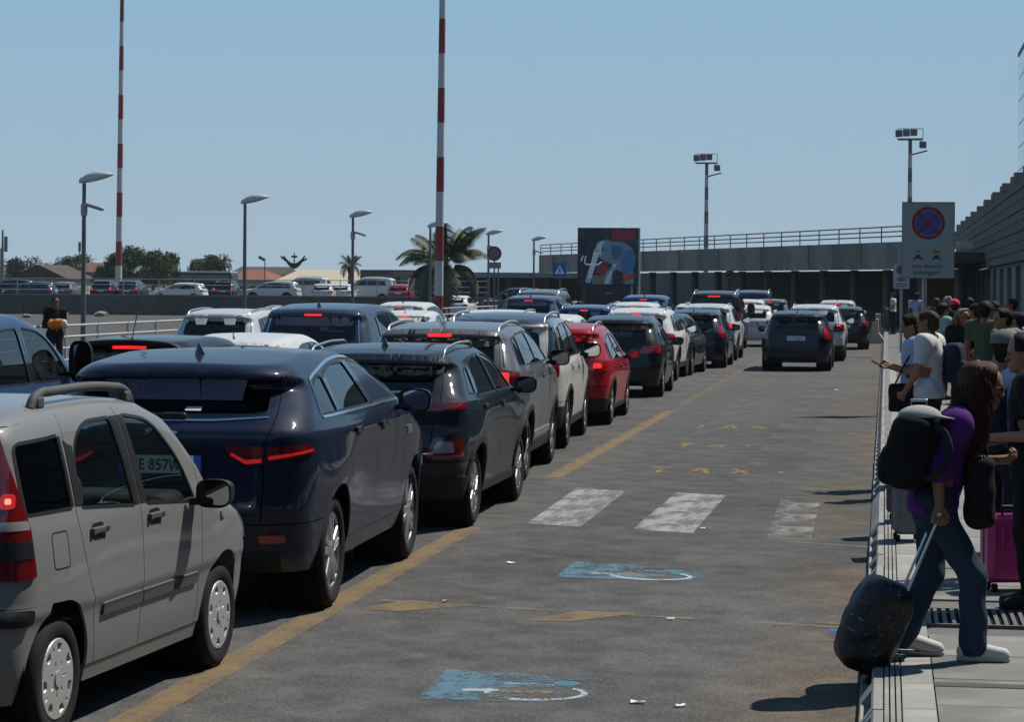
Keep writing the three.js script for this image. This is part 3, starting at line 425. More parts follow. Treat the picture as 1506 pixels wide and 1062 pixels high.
    const w0 = B.at(0.05, f(1.13)), w1 = B.at(-0.42, f(1.16)); add('rear_wiper', join(bar(V(w0[0], w0[1], w0[2] + 0.03), V(w1[0], w1[1], w1[2] + 0.02), 0.012), rbox(0.16, 0.045, 0.05, 0.02, w0[0], w0[1], w0[2] + 0.015)), M.black);
    const by = f(1.035), b = B.at(0, by), c = new THREE.CatmullRomCurve3([V(-0.1, by + 0.000, b[2] + 0.008), V(-0.05, by + 0.015, b[2] + 0.014), V(0.02, by + 0.010, b[2] + 0.014), V(0.07, by + -0.005, b[2] + 0.012), V(0.1, by + -0.010, b[2] + 0.01)]);
    add('badge', join(new THREE.TubeGeometry(c, 20, 0.009, 6), bar(V(-0.06, by + 0.005, b[2] + 0.012), V(-0.1, by + -0.020, b[2] + 0.008), 0.005), bar(V(0.03, by + 0.005, b[2] + 0.012), V(0.0, by + -0.018, b[2] + 0.008), 0.005), bar(V(0.05, by + 0.000, b[2] + 0.012), V(0.09, by + -0.025, b[2] + 0.008), 0.005)), M.chrome);
    add('window_sticker', B.panel([[0.1, f(1.17)], [0.2, f(1.17)], [0.2, f(1.2)], [0.1, f(1.2)]], { off: 0.001, flange: 0 }), mat(lin(0.45, 0.46, 0.44), 0.7));
  } };
SP.crossover = { id: 'crossover', cat: 'car', L: 4.165, hw: 0.9, wheelR: 0.335, rim: 0.232, tyreW: 0.225, ax: 0.76, wb: 2.6, tess: 0.05, y0: 0.27, y1: 0.36, yb: 0.6, belt: 1.05, spokes: 5, wheelStyle: 'twin', archR: 0.385, kr: 0.24, kt: 0.12, rb: 0.08, crown: 0.05, hips: 0.03, taper: 0.07, clad: 0.47,
  side: [[0.1, 0.78], [0.27, 0.825], [0.45, 0.85], [0.6, 0.868], [0.76, 0.875], [0.92, 0.872], [1.02, 0.85], [1.07, 0.825], [1.3, 0.73], [1.5, 0.645], [1.65, 0.59]],
  rear: [[0.1, 0.3], [0.27, 0.14], [0.45, 0.05], [0.62, 0], [0.78, 0.03], [0.85, 0.06], [0.95, 0.06], [1.03, 0.09], [1.06, 0.15], [1.2, 0.3], [1.32, 0.42], [1.355, 0.425], [1.38, 0.34], [1.45, 0.33], [1.6, 0.38]],
  top: [[0, 1.43], [0.4, 1.48], [0.8, 1.53], [1.4, 1.56], [1.9, 1.555], [2.4, 1.49], [2.7, 1.36], [3.15, 1.1], [3.3, 1.04], [3.6, 0.99], [4.0, 0.9], [4.165, 0.78]], screen: [2.4, 3.2],
  gate: [[0.56, 0.6], [0.58, 0.8], [0.62, 0.95], [0.63, 1.08], [0.6, 1.3], [0.57, 1.5]], rg: [[0.56, 1.1, 0.06], [0.54, 1.31, 0.06]], rgMat: M.privacy,
  cuts: [[[1.18, 0.36], [1.12, 0.68], [0.99, 0.82], [0.96, 1.06], [1.06, 1.4], [1.12, 1.6]], [[1.98, 0.36], [1.97, 1.06], [1.86, 1.6]], [[2.86, 0.36], [2.9, 0.86], [2.9, 1.2]]],
  win: [{ in: 1, name: 'rear_door_window', pts: [[1.0, 1.07, 0.03], [1.92, 1.065, 0.02], [1.83, 1.445, 0.03], [1.4, 1.435, 0.15], [1.13, 1.36, 0.05]], mat: M.tint }, { in: 2, name: 'front_door_window', pts: [[2.03, 1.065, 0.02], [2.83, 1.07, 0.03], [2.55, 1.32, 0.15], [2.3, 1.42, 0.12], [1.94, 1.45, 0.03]], mat: M.tint }, { in: 0, name: 'quarter_window', pts: [[0.62, 1.1, 0.04], [0.9, 1.09, 0.02], [1.0, 1.34, 0.04], [0.8, 1.3, 0.1]], mat: M.privacy }],
  pillar: [[[1.925, 1.07], [1.965, 1.07], [1.865, 1.445], [1.83, 1.445]], [[1.98, 1.07], [2.025, 1.07], [1.935, 1.45], [1.875, 1.45]], [[0.9, 1.09], [0.955, 1.085], [1.06, 1.38], [0.99, 1.35]], [[0.965, 1.085], [0.995, 1.08], [1.12, 1.37], [1.07, 1.38]]],
  mirror: [2.8, 1.09, 0.11, 0.08], handles: [[1.14, 0.95], [2.12, 0.94]], fin: 0.95, plate: [0.8, 'GB 392TL'], rails: { d0: 0.55, d1: 2.0, h: 0.045, r: 0.013, m: M.alloyGrey },
  patches: [{ name: 'tail_light', pts: [['x', 0.36, 0.985, 0.02], ['x', 0.6, 0.935, 0.02], ['z', 0.3, 0.97, 0.03], ['z', 0.36, 1.03, 0.02], ['x', 0.55, 1.02, 0.03]], m: M.lampDark, off: 0.012 }, { name: 'low_light', pts: [['x', 0.52, 0.6, 0.02], ['z', 0.2, 0.61, 0.03], ['z', 0.22, 0.74, 0.04], ['x', 0.6, 0.76, 0.03]], m: M.lampDark, off: 0.012 }, { name: 'reverse_lamp', pts: [['x', 0.58, 0.645], ['x', 0.76, 0.65], ['x', 0.75, 0.725], ['x', 0.63, 0.735]], m: M.lampClear, off: 0.016, r: 0.02 }],
  extra(B, add) { const f = B.fy, a = B.at(0, f(1.09)), b = B.at(0.5, f(1.11)), c = B.at(0.25, f(1.12)); add('rear_wiper', tube([V(a[0], a[1], a[2] + 0.035), V(c[0], c[1], c[2] + 0.03), V(b[0], b[1], b[2] + 0.02)], 0.011, 12, 6), M.satin); } };
SP.midSuv = { id: 'midSuv', cat: 'car', L: 4.46, hw: 0.925, wheelR: 0.35, rim: 0.24, tyreW: 0.225, ax: 0.86, wb: 2.62, y0: 0.28, y1: 0.4, yb: 0.64, belt: 1.08, spokes: 5, archR: 0.4, kr: 0.2, kt: 0.12, rb: 0.07, crown: 0.05, hips: 0.025, taper: 0.07, clad: 0.46,
  side: [[0.1, 0.8], [0.28, 0.85], [0.5, 0.885], [0.75, 0.9], [0.95, 0.898], [1.04, 0.87], [1.1, 0.84], [1.35, 0.745], [1.55, 0.66], [1.75, 0.6]],
  rear: [[0.1, 0.3], [0.28, 0.12], [0.45, 0.03], [0.62, 0], [0.8, 0.04], [1.0, 0.06], [1.08, 0.1], [1.3, 0.25], [1.41, 0.33], [1.435, 0.325], [1.46, 0.26], [1.54, 0.26], [1.7, 0.32]],
  top: [[0, 1.51], [0.4, 1.56], [0.9, 1.6], [1.5, 1.625], [2.1, 1.615], [2.6, 1.54], [2.95, 1.38], [3.4, 1.14], [3.55, 1.08], [3.9, 1.03], [4.3, 0.95], [4.46, 0.82]], screen: [2.6, 3.45],
  gate: [[0.56, 0.64], [0.58, 0.85], [0.66, 1.0], [0.66, 1.1], [0.63, 1.35], [0.6, 1.6]], rg: [[0.6, 1.13, 0.06], [0.57, 1.4, 0.06]], rgMat: M.privacy,
  cuts: [[[1.3, 0.4], [1.24, 0.7], [1.08, 0.85], [1.04, 1.1], [1.1, 1.4], [1.15, 1.6]], [[2.12, 0.4], [2.1, 1.1], [2.02, 1.6]], [[3.08, 0.4], [3.12, 0.9], [3.12, 1.25]]],
  win: [{ in: 0, name: 'quarter_window', pts: [[0.56, 1.12, 0.03], [0.98, 1.11, 0.02], [1.04, 1.45, 0.03], [0.72, 1.42, 0.04]], mat: M.privacy }, { in: 1, name: 'rear_door_window', pts: [[1.09, 1.11, 0.02], [2.04, 1.105, 0.02], [1.98, 1.495, 0.03], [1.14, 1.47, 0.03]], mat: M.tint }, { in: 2, name: 'front_door_window', pts: [[2.16, 1.105, 0.02], [3.05, 1.11, 0.03], [2.75, 1.37, 0.15], [2.5, 1.47, 0.12], [2.1, 1.5, 0.03]], mat: M.tint }],
  pillar: [[[0.985, 1.115], [1.035, 1.115], [1.1, 1.46], [1.045, 1.455]], [[1.045, 1.115], [1.085, 1.115], [1.135, 1.465], [1.11, 1.46]], [[2.045, 1.11], [2.095, 1.11], [2.03, 1.495], [1.98, 1.495]], [[2.11, 1.11], [2.155, 1.11], [2.095, 1.5], [2.04, 1.5]]],
  mirror: [3.0, 1.13, 0.12, 0.09], mirrorMat: M.black, handles: [[1.28, 0.99], [2.26, 0.98]], handleMat: M.chrome, plate: [0.82, 'FP 720RS'], rails: { d0: 0.5, d1: 2.3, h: 0.035, r: 0.015 }, brake3: [1.475, 0.26, 0.026, true],
  patches: [{ name: 'tail_light', pts: [['x', 0.56, 0.87, 0.02], ['z', 0.24, 0.87, 0.04], ['z', 0.3, 1.05, 0.04], ['x', 0.6, 1.07, 0.02]], m: M.lampDark, off: 0.016 }, { name: 'lit_lamp', pts: [['x', 0.64, 0.93], ['x', 0.75, 0.93], ['x', 0.75, 1.04], ['x', 0.65, 1.045]], m: M.lit, off: 0.02, r: 0.02 }, { name: 'pillar_trim', pts: [['x', 0.7, 1.12], ['x', 0.715, 1.12], ['x', 0.66, 1.43], ['x', 0.645, 1.43]], m: M.chrome, off: 0.008, r: 0.004 }],
  extra(B, add, both) { both('sill_trim', rounded([B.S(1.4, 0.43), B.S(2.95, 0.43), B.S(2.95, 0.5), B.S(1.4, 0.5)], 0.02), M.satin, { off: 0.012, flange: 0.02 }); } };
SP.tallSuv = { id: 'tallSuv', cat: 'car', L: 4.5, hw: 0.92, wheelR: 0.355, rim: 0.24, tyreW: 0.225, ax: 0.84, wb: 2.78, y0: 0.27, y1: 0.38, yb: 0.62, belt: 1.1, spokes: 5, archR: 0.41, kr: 0.26, kt: 0.16, rb: 0.1, crown: 0.06, hips: 0.02, taper: 0.08, clad: 0.56, edge: 0.07,
  side: [[0.1, 0.8], [0.27, 0.85], [0.5, 0.885], [0.75, 0.9], [0.95, 0.897], [1.06, 0.87], [1.12, 0.84], [1.4, 0.75], [1.6, 0.67], [1.8, 0.6]],
  rear: [[0.1, 0.3], [0.27, 0.12], [0.45, 0.02], [0.62, 0], [0.8, 0.03], [1.0, 0.05], [1.1, 0.09], [1.3, 0.2], [1.45, 0.28], [1.475, 0.275], [1.5, 0.23], [1.58, 0.23], [1.7, 0.28]],
  top: [[0, 1.53], [0.4, 1.6], [0.9, 1.65], [1.5, 1.67], [2.1, 1.66], [2.6, 1.59], [2.95, 1.42], [3.4, 1.17], [3.55, 1.11], [3.9, 1.06], [4.3, 0.98], [4.5, 0.84]], screen: [2.6, 3.45],
  gate: [[0.58, 0.62], [0.6, 0.85], [0.64, 1.0], [0.66, 1.12], [0.63, 1.35], [0.6, 1.7]], rg: [[0.58, 1.14, 0.08], [0.54, 1.44, 0.08]], rgMat: M.privacy,
  cuts: [[[1.28, 0.38], [1.24, 0.7], [1.08, 0.86], [1.04, 1.1], [1.1, 1.4], [1.15, 1.7]], [[2.12, 0.38], [2.1, 1.1], [2.04, 1.7]], [[3.08, 0.38], [3.12, 0.9], [3.12, 1.25]]],
  win: [{ in: 0, name: 'quarter_window', pts: [[0.55, 1.14, 0.04], [0.99, 1.13, 0.02], [1.04, 1.5, 0.03], [0.72, 1.46, 0.1]], mat: M.privacy }, { in: 1, name: 'rear_door_window', pts: [[1.08, 1.13, 0.02], [2.05, 1.125, 0.02], [2.0, 1.54, 0.03], [1.14, 1.51, 0.03]], mat: M.tint }, { in: 2, name: 'front_door_window', pts: [[2.16, 1.125, 0.02], [3.05, 1.13, 0.03], [2.75, 1.4, 0.15], [2.5, 1.52, 0.12], [2.11, 1.545, 0.03]], mat: M.tint }],
  pillar: [[[0.99, 1.135], [1.035, 1.135], [1.1, 1.505], [1.045, 1.5]], [[1.045, 1.135], [1.08, 1.135], [1.135, 1.505], [1.11, 1.505]], [[2.05, 1.13], [2.095, 1.13], [2.05, 1.54], [2.0, 1.54]], [[2.11, 1.13], [2.155, 1.13], [2.105, 1.545], [2.06, 1.545]]], roofMat: PAINT2,
  mirror: [3.0, 1.16, 0.13, 0.1], mirrorMat: M.black, handles: [[1.28, 1.0], [2.26, 0.99]], plate: [0.8, 'GA 118ZM'], rails: { d0: 0.45, d1: 2.3, h: 0.045, r: 0.018 },
  patches: [{ name: 'pillar_panel', pts: [['x', 0.665, 1.12], ['z', 0.5, 1.12], ['z', 0.7, 1.54], ['x', 0.6, 1.58]], m: M.gloss, off: 0.004, r: 0.02 }, { name: 'roof_pillar_band', pts: [['z', 0.66, 1.51], ['z', 2.5, 1.55], ['z', 2.5, 1.59], ['z', 0.66, 1.59]], m: M.gloss, off: 0.004, r: 0.01 }, { name: 'tail_light', pts: [['x', 0.6, 0.9, 0.02], ['z', 0.2, 0.9, 0.04], ['z', 0.26, 1.06, 0.05], ['x', 0.64, 1.08, 0.03]], m: M.lampDark, off: 0.016 }] };
SP.hatch = { id: 'hatch', cat: 'car', L: 4.2, hw: 0.89, wheelR: 0.315, rim: 0.215, tyreW: 0.205, ax: 0.78, wb: 2.6, y0: 0.22, y1: 0.3, yb: 0.6, belt: 0.96, spokes: 5, archR: 0.36, kr: 0.24, kt: 0.12, rb: 0.09, crown: 0.05, hips: 0.025, taper: 0.08,
  side: [[0.1, 0.77], [0.22, 0.82], [0.4, 0.85], [0.6, 0.865], [0.8, 0.865], [0.92, 0.845], [0.98, 0.815], [1.2, 0.72], [1.4, 0.63], [1.55, 0.57]],
  rear: [[0.1, 0.25], [0.22, 0.1], [0.4, 0.02], [0.55, 0], [0.7, 0.03], [0.9, 0.06], [0.98, 0.12], [1.15, 0.26], [1.26, 0.36], [1.285, 0.355], [1.31, 0.29], [1.37, 0.28], [1.5, 0.33]],
  top: [[0, 1.36], [0.4, 1.4], [0.8, 1.44], [1.4, 1.475], [1.9, 1.47], [2.4, 1.4], [2.7, 1.27], [3.15, 1.02], [3.3, 0.97], [3.7, 0.9], [4.0, 0.82], [4.2, 0.7]], screen: [2.35, 3.2],
  gate: [[0.54, 0.6], [0.56, 0.8], [0.62, 0.92], [0.62, 1.0], [0.59, 1.2], [0.56, 1.45]], rg: [[0.56, 1.01, 0.07], [0.53, 1.25, 0.07]], rgMat: M.tint,
  cuts: [[[1.16, 0.3], [1.1, 0.62], [0.98, 0.78], [0.95, 0.97], [1.02, 1.25], [1.08, 1.5]], [[1.92, 0.3], [1.92, 0.97], [1.84, 1.5]], [[2.86, 0.3], [2.9, 0.8], [2.9, 1.1]]],
  win: [{ in: 0, name: 'quarter_window', pts: [[0.62, 1.01, 0.03], [0.89, 1.0, 0.02], [0.96, 1.24, 0.03], [0.8, 1.22, 0.06]], mat: M.privacy }, { in: 1, name: 'rear_door_window', pts: [[0.99, 0.99, 0.02], [1.85, 0.985, 0.02], [1.8, 1.355, 0.03], [1.4, 1.345, 0.1], [1.08, 1.28, 0.04]], mat: M.tint }, { in: 2, name: 'front_door_window', pts: [[1.97, 0.985, 0.02], [2.83, 0.99, 0.03], [2.5, 1.24, 0.15], [2.25, 1.34, 0.12], [1.92, 1.36, 0.03]], mat: M.glass }],
  pillar: [[[1.855, 0.99], [1.91, 0.99], [1.845, 1.36], [1.8, 1.355]], [[1.925, 0.99], [1.965, 0.99], [1.915, 1.36], [1.855, 1.36]], [[0.895, 1.0], [0.945, 1.0], [1.015, 1.26], [0.965, 1.24]], [[0.955, 1.0], [0.985, 1.0], [1.07, 1.29], [1.025, 1.27]]],
  mirror: [2.78, 1.02, 0.11, 0.08], handles: [[1.12, 0.86], [2.06, 0.85]], plate: [0.8, 'EK 640VD'], brake3: [1.325, 0.3, 0.022, false],
  patches: [{ name: 'tail_light', pts: [['x', 0.5, 0.8, 0.03], ['z', 0.27, 0.8, 0.03], ['z', 0.34, 0.93, 0.05], ['x', 0.58, 0.95, 0.03]], m: M.lamp, off: 0.012 }],
  extra(B, add) { const a = B.at(0, 1.0), b = B.at(-0.4, 1.03); add('rear_wiper', bar(V(a[0], a[1], a[2] + 0.03), V(b[0], b[1], b[2] + 0.015), 0.011), M.black); } };
SP.redHatch = { ...SP.hatch, id: 'redHatch', L: 4.3, ax: 0.76, wb: 2.75, top: SP.hatch.top.map(([d, y]) => [d * 1.024, y + 0.06]), rear: SP.hatch.rear.map(([y, i]) => [y > 0.9 ? y + 0.06 : y, i]), side: SP.hatch.side.map(([y, w]) => [y > 0.9 ? y + 0.05 : y, w]), cuts: SP.hatch.cuts, rails: { d0: 0.5, d1: 2.0, h: 0.04, r: 0.015 }, mirrorMat: M.black, clad: 0.42, rgMat: M.tint, brake3: null,
  patches: [{ name: 'tail_light', pts: [['x', 0.5, 0.84, 0.03], ['z', 0.24, 0.83, 0.04], ['z', 0.32, 0.98, 0.05], ['x', 0.56, 1.0, 0.03]], m: M.lamp, off: 0.014 }, { name: 'lit_lamp', pts: [['x', 0.6, 0.87], ['x', 0.73, 0.87], ['x', 0.72, 0.935], ['x', 0.62, 0.945]], m: M.lit, off: 0.018, r: 0.025 }] };
SP.darkHatch = { ...SP.hatch, id: 'darkHatch', brake3: null, top: SP.hatch.top.map(([d, y]) => [d, y + 0.07]), rear: SP.hatch.rear.map(([y, i]) => [y > 0.9 ? y + 0.07 : y, i]), side: SP.hatch.side.map(([y, w]) => [y > 0.9 ? y + 0.06 : y, w + 0.01]), rg: [[0.57, 1.02, 0.07], [0.53, 1.32, 0.07]],
  patches: [{ name: 'tail_light', pts: [['x', 0.44, 0.84, 0.03], ['z', 0.24, 0.84, 0.04], ['z', 0.32, 0.97, 0.05], ['x', 0.5, 0.98, 0.03]], m: M.lamp, off: 0.014 }, { name: 'badge', mid: true, pts: [[-0.05, 0.82], [0.05, 0.82], [0.05, 0.92], [-0.05, 0.92]], r: 0.05, m: M.satin, off: 0.012 }] };
SP.laneHatch = { ...SP.hatch, id: 'laneHatch', kr: 0.34, hw: 0.91, brake3: [1.36, 0.34, 0.024, false], top: SP.hatch.top.map(([d, y]) => [d, y + 0.04]), rear: SP.hatch.rear.map(([y, i]) => [y > 0.9 ? y + 0.04 : y, i]), side: SP.hatch.side.map(([y, w]) => [y, w + 0.02]), stick: [0.7, 0.12, 0.6], plate: [0.83, 'DT 905PC'],
  patches: [{ name: 'tail_light', pts: [['x', 0.68, 0.8, 0.03], ['z', 0.3, 0.8, 0.04], ['z', 0.42, 1.06, 0.05], ['x', 0.66, 1.1, 0.04]], m: M.lamp, off: 0.014 }] };
SP.smallSuv = { ...SP.midSuv, id: 'smallSuv', brake3: null, mirrorMat: undefined, extra: undefined };
SP.litSuv = { ...SP.smallSuv, id: 'litSuv', brake3: [1.475, 0.2, 0.026, true], patches: SP.midSuv.patches.filter((p) => p.name === 'tail_light').map((p) => ({ ...p, m: M.lamp })) };
SP.plainSuv = { ...SP.litSuv, id: 'plainSuv', rails: null, fin: 0.9 };
SP.litHatch = { ...SP.hatch, id: 'litHatch', brake3: [1.325, 0.22, 0.024, true], stick: [0.55, 0.12, 0.6], patches: [{ name: 'tail_light', pts: [['x', 0.52, 0.76, 0.03], ['z', 0.27, 0.76, 0.03], ['z', 0.34, 0.93, 0.05], ['x', 0.58, 0.95, 0.03]], m: M.litDim, off: 0.012 }] };
const remap = (sp, id, f, over = {}) => ({ ...sp, id, side: sp.side.map(([y, w]) => [f(y), w]), rear: sp.rear.map(([y, i]) => [f(y), i]), top: sp.top.map(([d, y]) => [d, f(y)]), belt: f(sp.belt), gate: sp.gate.map(([x, y], i) => [x, i ? f(y) : y]), rg: sp.rg.map(([x, y, r]) => [x, f(y), r]), cuts: sp.cuts.map((c) => c.map(([d, y], i) => [d, i ? f(y) : y])), win: sp.win.map((w) => ({ ...w, pts: w.pts.map(([d, y, r]) => [d, f(y), r]) })), pillar: sp.pillar && sp.pillar.map((p) => p.map(([d, y]) => [d, f(y)])), dlo: sp.dlo && sp.dlo.map(([d, y, r]) => [d, f(y), r]), patches: sp.patches.map((t) => ({ ...t, pts: t.pts.map((p) => (typeof p[0] === 'string' ? [p[0], p[1], f(p[2]), p[3]] : [p[0], f(p[1])])) })), mirror: sp.mirror && [sp.mirror[0], f(sp.mirror[1]), ...sp.mirror.slice(2)], handles: sp.handles && sp.handles.map(([d, y]) => [d, f(y)]), plate: sp.plate && [f(sp.plate[0]), sp.plate[1]], brake3: sp.brake3 && [f(sp.brake3[0]), ...sp.brake3.slice(1)], fy: f, ...over });
const scaleUp = (sp, id, k, over) => remap(sp, id, (y) => y * k, over);
const steps = (...p) => { const f = (y) => { let i = 0; while (i < p.length - 2 && y > p[i + 1][0]) i++; const [a, b] = p[i], [c, d] = p[i + 1]; return b + (d - b) * (y - a) / (c - a); }; return f; }; // piecewise rise of heights
SP.sportSuv = remap(SP.sportSuv, 'sportSuv', steps([0, 0], [0.65, 0.65], [0.9, 1.05], [1.1, 1.255], [1.655, 1.665]), { kt: 0.09, top: [[0, 1.56], [0.45, 1.6], [0.9, 1.635], [1.5, 1.665], [2.1, 1.66], [2.6, 1.6], [3.0, 1.48], [3.5, 1.27], [3.7, 1.2], [4.0, 1.13], [4.5, 1.0], [4.73, 0.85]],
  rear: [[0.1, 0.4], [0.3, 0.22], [0.42, 0.1], [0.55, 0.05], [0.7, 0], [0.9, 0.015], [1.08, 0.03], [1.18, 0.045], [1.23, 0.1], [1.27, 0.15], [1.38, 0.36], [1.44, 0.45], [1.475, 0.44], [1.49, 0.35], [1.53, 0.33], [1.6, 0.36], [1.8, 0.45]], rg: [[0.3, 1.265, 0.1], [0.62, 1.285, 0.05], [0.6, 1.37, 0.1], [0.585, 1.455, 0.05]], rgMat: M.privacy, gate: [[0.62, 0.62], [0.64, 0.85], [0.63, 1.1], [0.68, 1.27], [0.66, 1.38], [0.64, 1.6]] });
SP.crossover = remap(SP.crossover, 'crossover', steps([0, 0], [0.55, 0.56], [0.95, 1.03], [1.05, 1.12], [1.56, 1.575]));
SP.greySuv = remap(SP.midSuv, 'greySuv', steps([0, 0], [0.6, 0.62], [1.0, 1.13], [1.08, 1.22], [1.625, 1.7]));
SP.tallSuv = remap(SP.tallSuv, 'tallSuv', steps([0, 0], [0.6, 0.6], [1.1, 1.15], [1.67, 1.75]));
SP.largeSuv = scaleUp({ ...SP.midSuv, extra: undefined, hw: 0.99, side: SP.midSuv.side.map(([y, w]) => [y, w + 0.06]), rg: [[0.66, 1.13, 0.1], [0.62, 1.4, 0.1]], gate: SP.midSuv.gate.map(([x, y]) => [x + 0.05, y]) }, 'largeSuv', 1.12, { rails: null, fin: 0.7, wheelR: 0.38, archR: 0.43, mirrorMat: undefined });
SP.van = scaleUp({ ...SP.midSuv, extra: undefined, hw: 0.96, side: [[0.1, 0.84], [0.28, 0.9], [0.6, 0.925], [0.95, 0.92], [1.1, 0.89], [1.4, 0.81], [1.6, 0.74], [1.75, 0.7]], rear: [[0.1, 0.2], [0.28, 0.08], [0.5, 0], [0.8, 0.02], [1.1, 0.05], [1.4, 0.12], [1.6, 0.17], [1.75, 0.22]], gate: [[0.68, 0.64], [0.7, 0.9], [0.72, 1.1], [0.7, 1.35], [0.66, 1.6]], rg: [[0.64, 1.1, 0.06], [0.6, 1.41, 0.06]], patches: [{ name: 'tail_light', pts: [['x', 0.72, 0.7, 0.03], ['z', 0.2, 0.7, 0.03], ['z', 0.22, 1.05, 0.05], ['x', 0.76, 1.05, 0.03]], m: M.lamp, off: 0.012 }] }, 'van', 1.22, { rails: { d0: 0.4, d1: 2.6, h: 0.05, r: 0.016, m: M.satin }, brake3: [1.79, 0.42, 0.036, true], wheelR: 0.35, clad: null, mirror: [3.05, 1.34, 0.13, 0.2] });
SP.plainVan = { ...SP.van, id: 'plainVan', brake3: null, rails: { d0: 0.4, d1: 2.6, h: 0.06, r: 0.02, m: M.satin } };
SP.vanHero = scaleUp({ ...SP.van }, 'vanHero', 0.94, { rails: null, brake3: null, mirrorMat: M.black, mirror: [2.95, 1.42, 0.1, 0.18] });
SP.spoilerCity = { ...SP.city, id: 'spoilerCity', rails: null, flap: null, strip: null, rgMat: M.privacy, brake3: [1.44, 0.36, 0.035, true], stick: [0.3, 0.3, -0.5], wheelStyle: 'plain', spokes: 5, patches: SP.city.patches.slice(0, 1),
  extra(B, add) { const rings = []; for (let i = 0; i <= 12; i++) { const x = lerp(-0.56, 0.56, i / 12), k = 1 - Math.pow(Math.abs(x) / 0.6, 4) * 0.4, q = B.roofAt(x * 0.96, B.h - 0.22); rings.push([[-0.12, 0.01], [0.0, 0.04], [0.12, 0.045], [0.16, 0.03], [0.14, -0.02], [0.0, -0.02]].map(([z, y]) => V(x, q[1] + y * k + 0.01, q[2] + z * k))); } add('spoiler', loft(rings), M.black); } };
SP.midSuv.dlo = null;
// ---------------------------------------------------------------- ground, road, kerb, pavement
const speck = dataTex(512, (u, v, i, j) => { const a = 0.8 + 0.24 * (hash2(i, j, 5) - 0.5) + 0.25 * (hash2(i >> 1, j >> 1, 9) - 0.5) + 0.35 * (fbm(u * 12, v * 12, 12, 21, 4) - 0.5), s = hash2(i >> 1, j >> 1, 33) > 0.985 ? 0.16 : 0; return [a + s, a + s, a + s]; });
const grain = dataTex(512, (u, v, i, j) => [0.5 + 0.5 * (hash2(i, j, 15) - 0.5) + 0.3 * (fbm(u * 40, v * 40, 40, 2, 2) - 0.5)], false);
const concrete = dataTex(512, (u, v, i, j) => { const a = 0.72 + 0.28 * (fbm(u * 6, v * 6, 6, 41, 6) - 0.5) + 0.12 * (hash2(i, j, 6) - 0.5); return [a, a * 0.995, a * 0.98]; });
// a flat sheet as a grid with uv in metres and a colour per vertex
function sheet(x0, x1, d0, d1, y, nx, nd, scale, tint) {
  const g = new THREE.PlaneGeometry(x1 - x0, d1 - d0, nx, nd).rotateX(-PI / 2).translate((x0 + x1) / 2, y, -(d0 + d1) / 2), p = g.attributes.position, c = new Float32Array(p.count * 3);
  for (let i = 0; i < p.count; i++) { const x = p.getX(i), d = -p.getZ(i); g.attributes.uv.setXY(i, x / scale, d / scale); const t = tint(x, d); c.set(t, i * 3); }
  g.setAttribute('color', new THREE.BufferAttribute(c, 3)); return g;
}
structure('ground', sheet(-900, 900, -200, 1400, -0.06, 40, 40, 9, () => [1, 1, 1]), mat(lin(0.07, 0.064, 0.055), 0.95, 0, { map: rep(speck, 1), vertexColors: true }), 'dry bare ground beyond the airport roads');
const KX = -0.1; // foot of the kerb
const road = structure('road', sheet(-23.5, KX + 0.02, -25, 158, 0, 116, 420, 2.6, (x, d) => {
  const a = fbm(x * 0.22 + 50, d * 0.07 + 9, 999, 7, 4), b = fbm(x * 0.9 + 20, d * 0.25 + 5, 999, 17, 3), st = sstep(0.62, 0.74, fbm(x * 0.8 + 7, d * 0.5 + 70, 999, 27, 3)), dirt = sstep(1.1, 0.1, -x + KX) * sstep(0.35, 0.65, fbm(x * 1.7 + 90, d * 0.5 + 3, 999, 37, 3));
  const k = 0.86 + 0.34 * (a - 0.5) + 0.22 * (b - 0.5) - 0.16 * st; return [k * lerp(1, 1.3, dirt), k * lerp(1, 1.08, dirt), k * lerp(0.985, 0.8, dirt)];
}), mat(lin(0.135, 0.131, 0.127), 0.9, 0, { map: speck, bumpMap: rep(grain, 3), bumpScale: 0.003, vertexColors: true, specularIntensity: 0.35 }), 'worn grey asphalt drop-off road');
const stone = (r, g, b, s = 1.3) => mat(lin(r, g, b), 0.88, 0, { map: rep(concrete, 1 / s) });
function uvBox(w, h, d, x, y, z, s = 1) { const g = box(w, h, d, x, y, z), p = g.attributes.position, n = g.attributes.normal, u = g.attributes.uv; for (let i = 0; i < p.count; i++) { const ax = Math.abs(n.getX(i)), ay = Math.abs(n.getY(i)); if (ay > 0.5) u.setXY(i, p.getX(i) / s, p.getZ(i) / s); else if (ax > 0.5) u.setXY(i, p.getZ(i) / s, p.getY(i) / s); else u.setXY(i, p.getX(i) / s, p.getY(i) / s); } return g; }
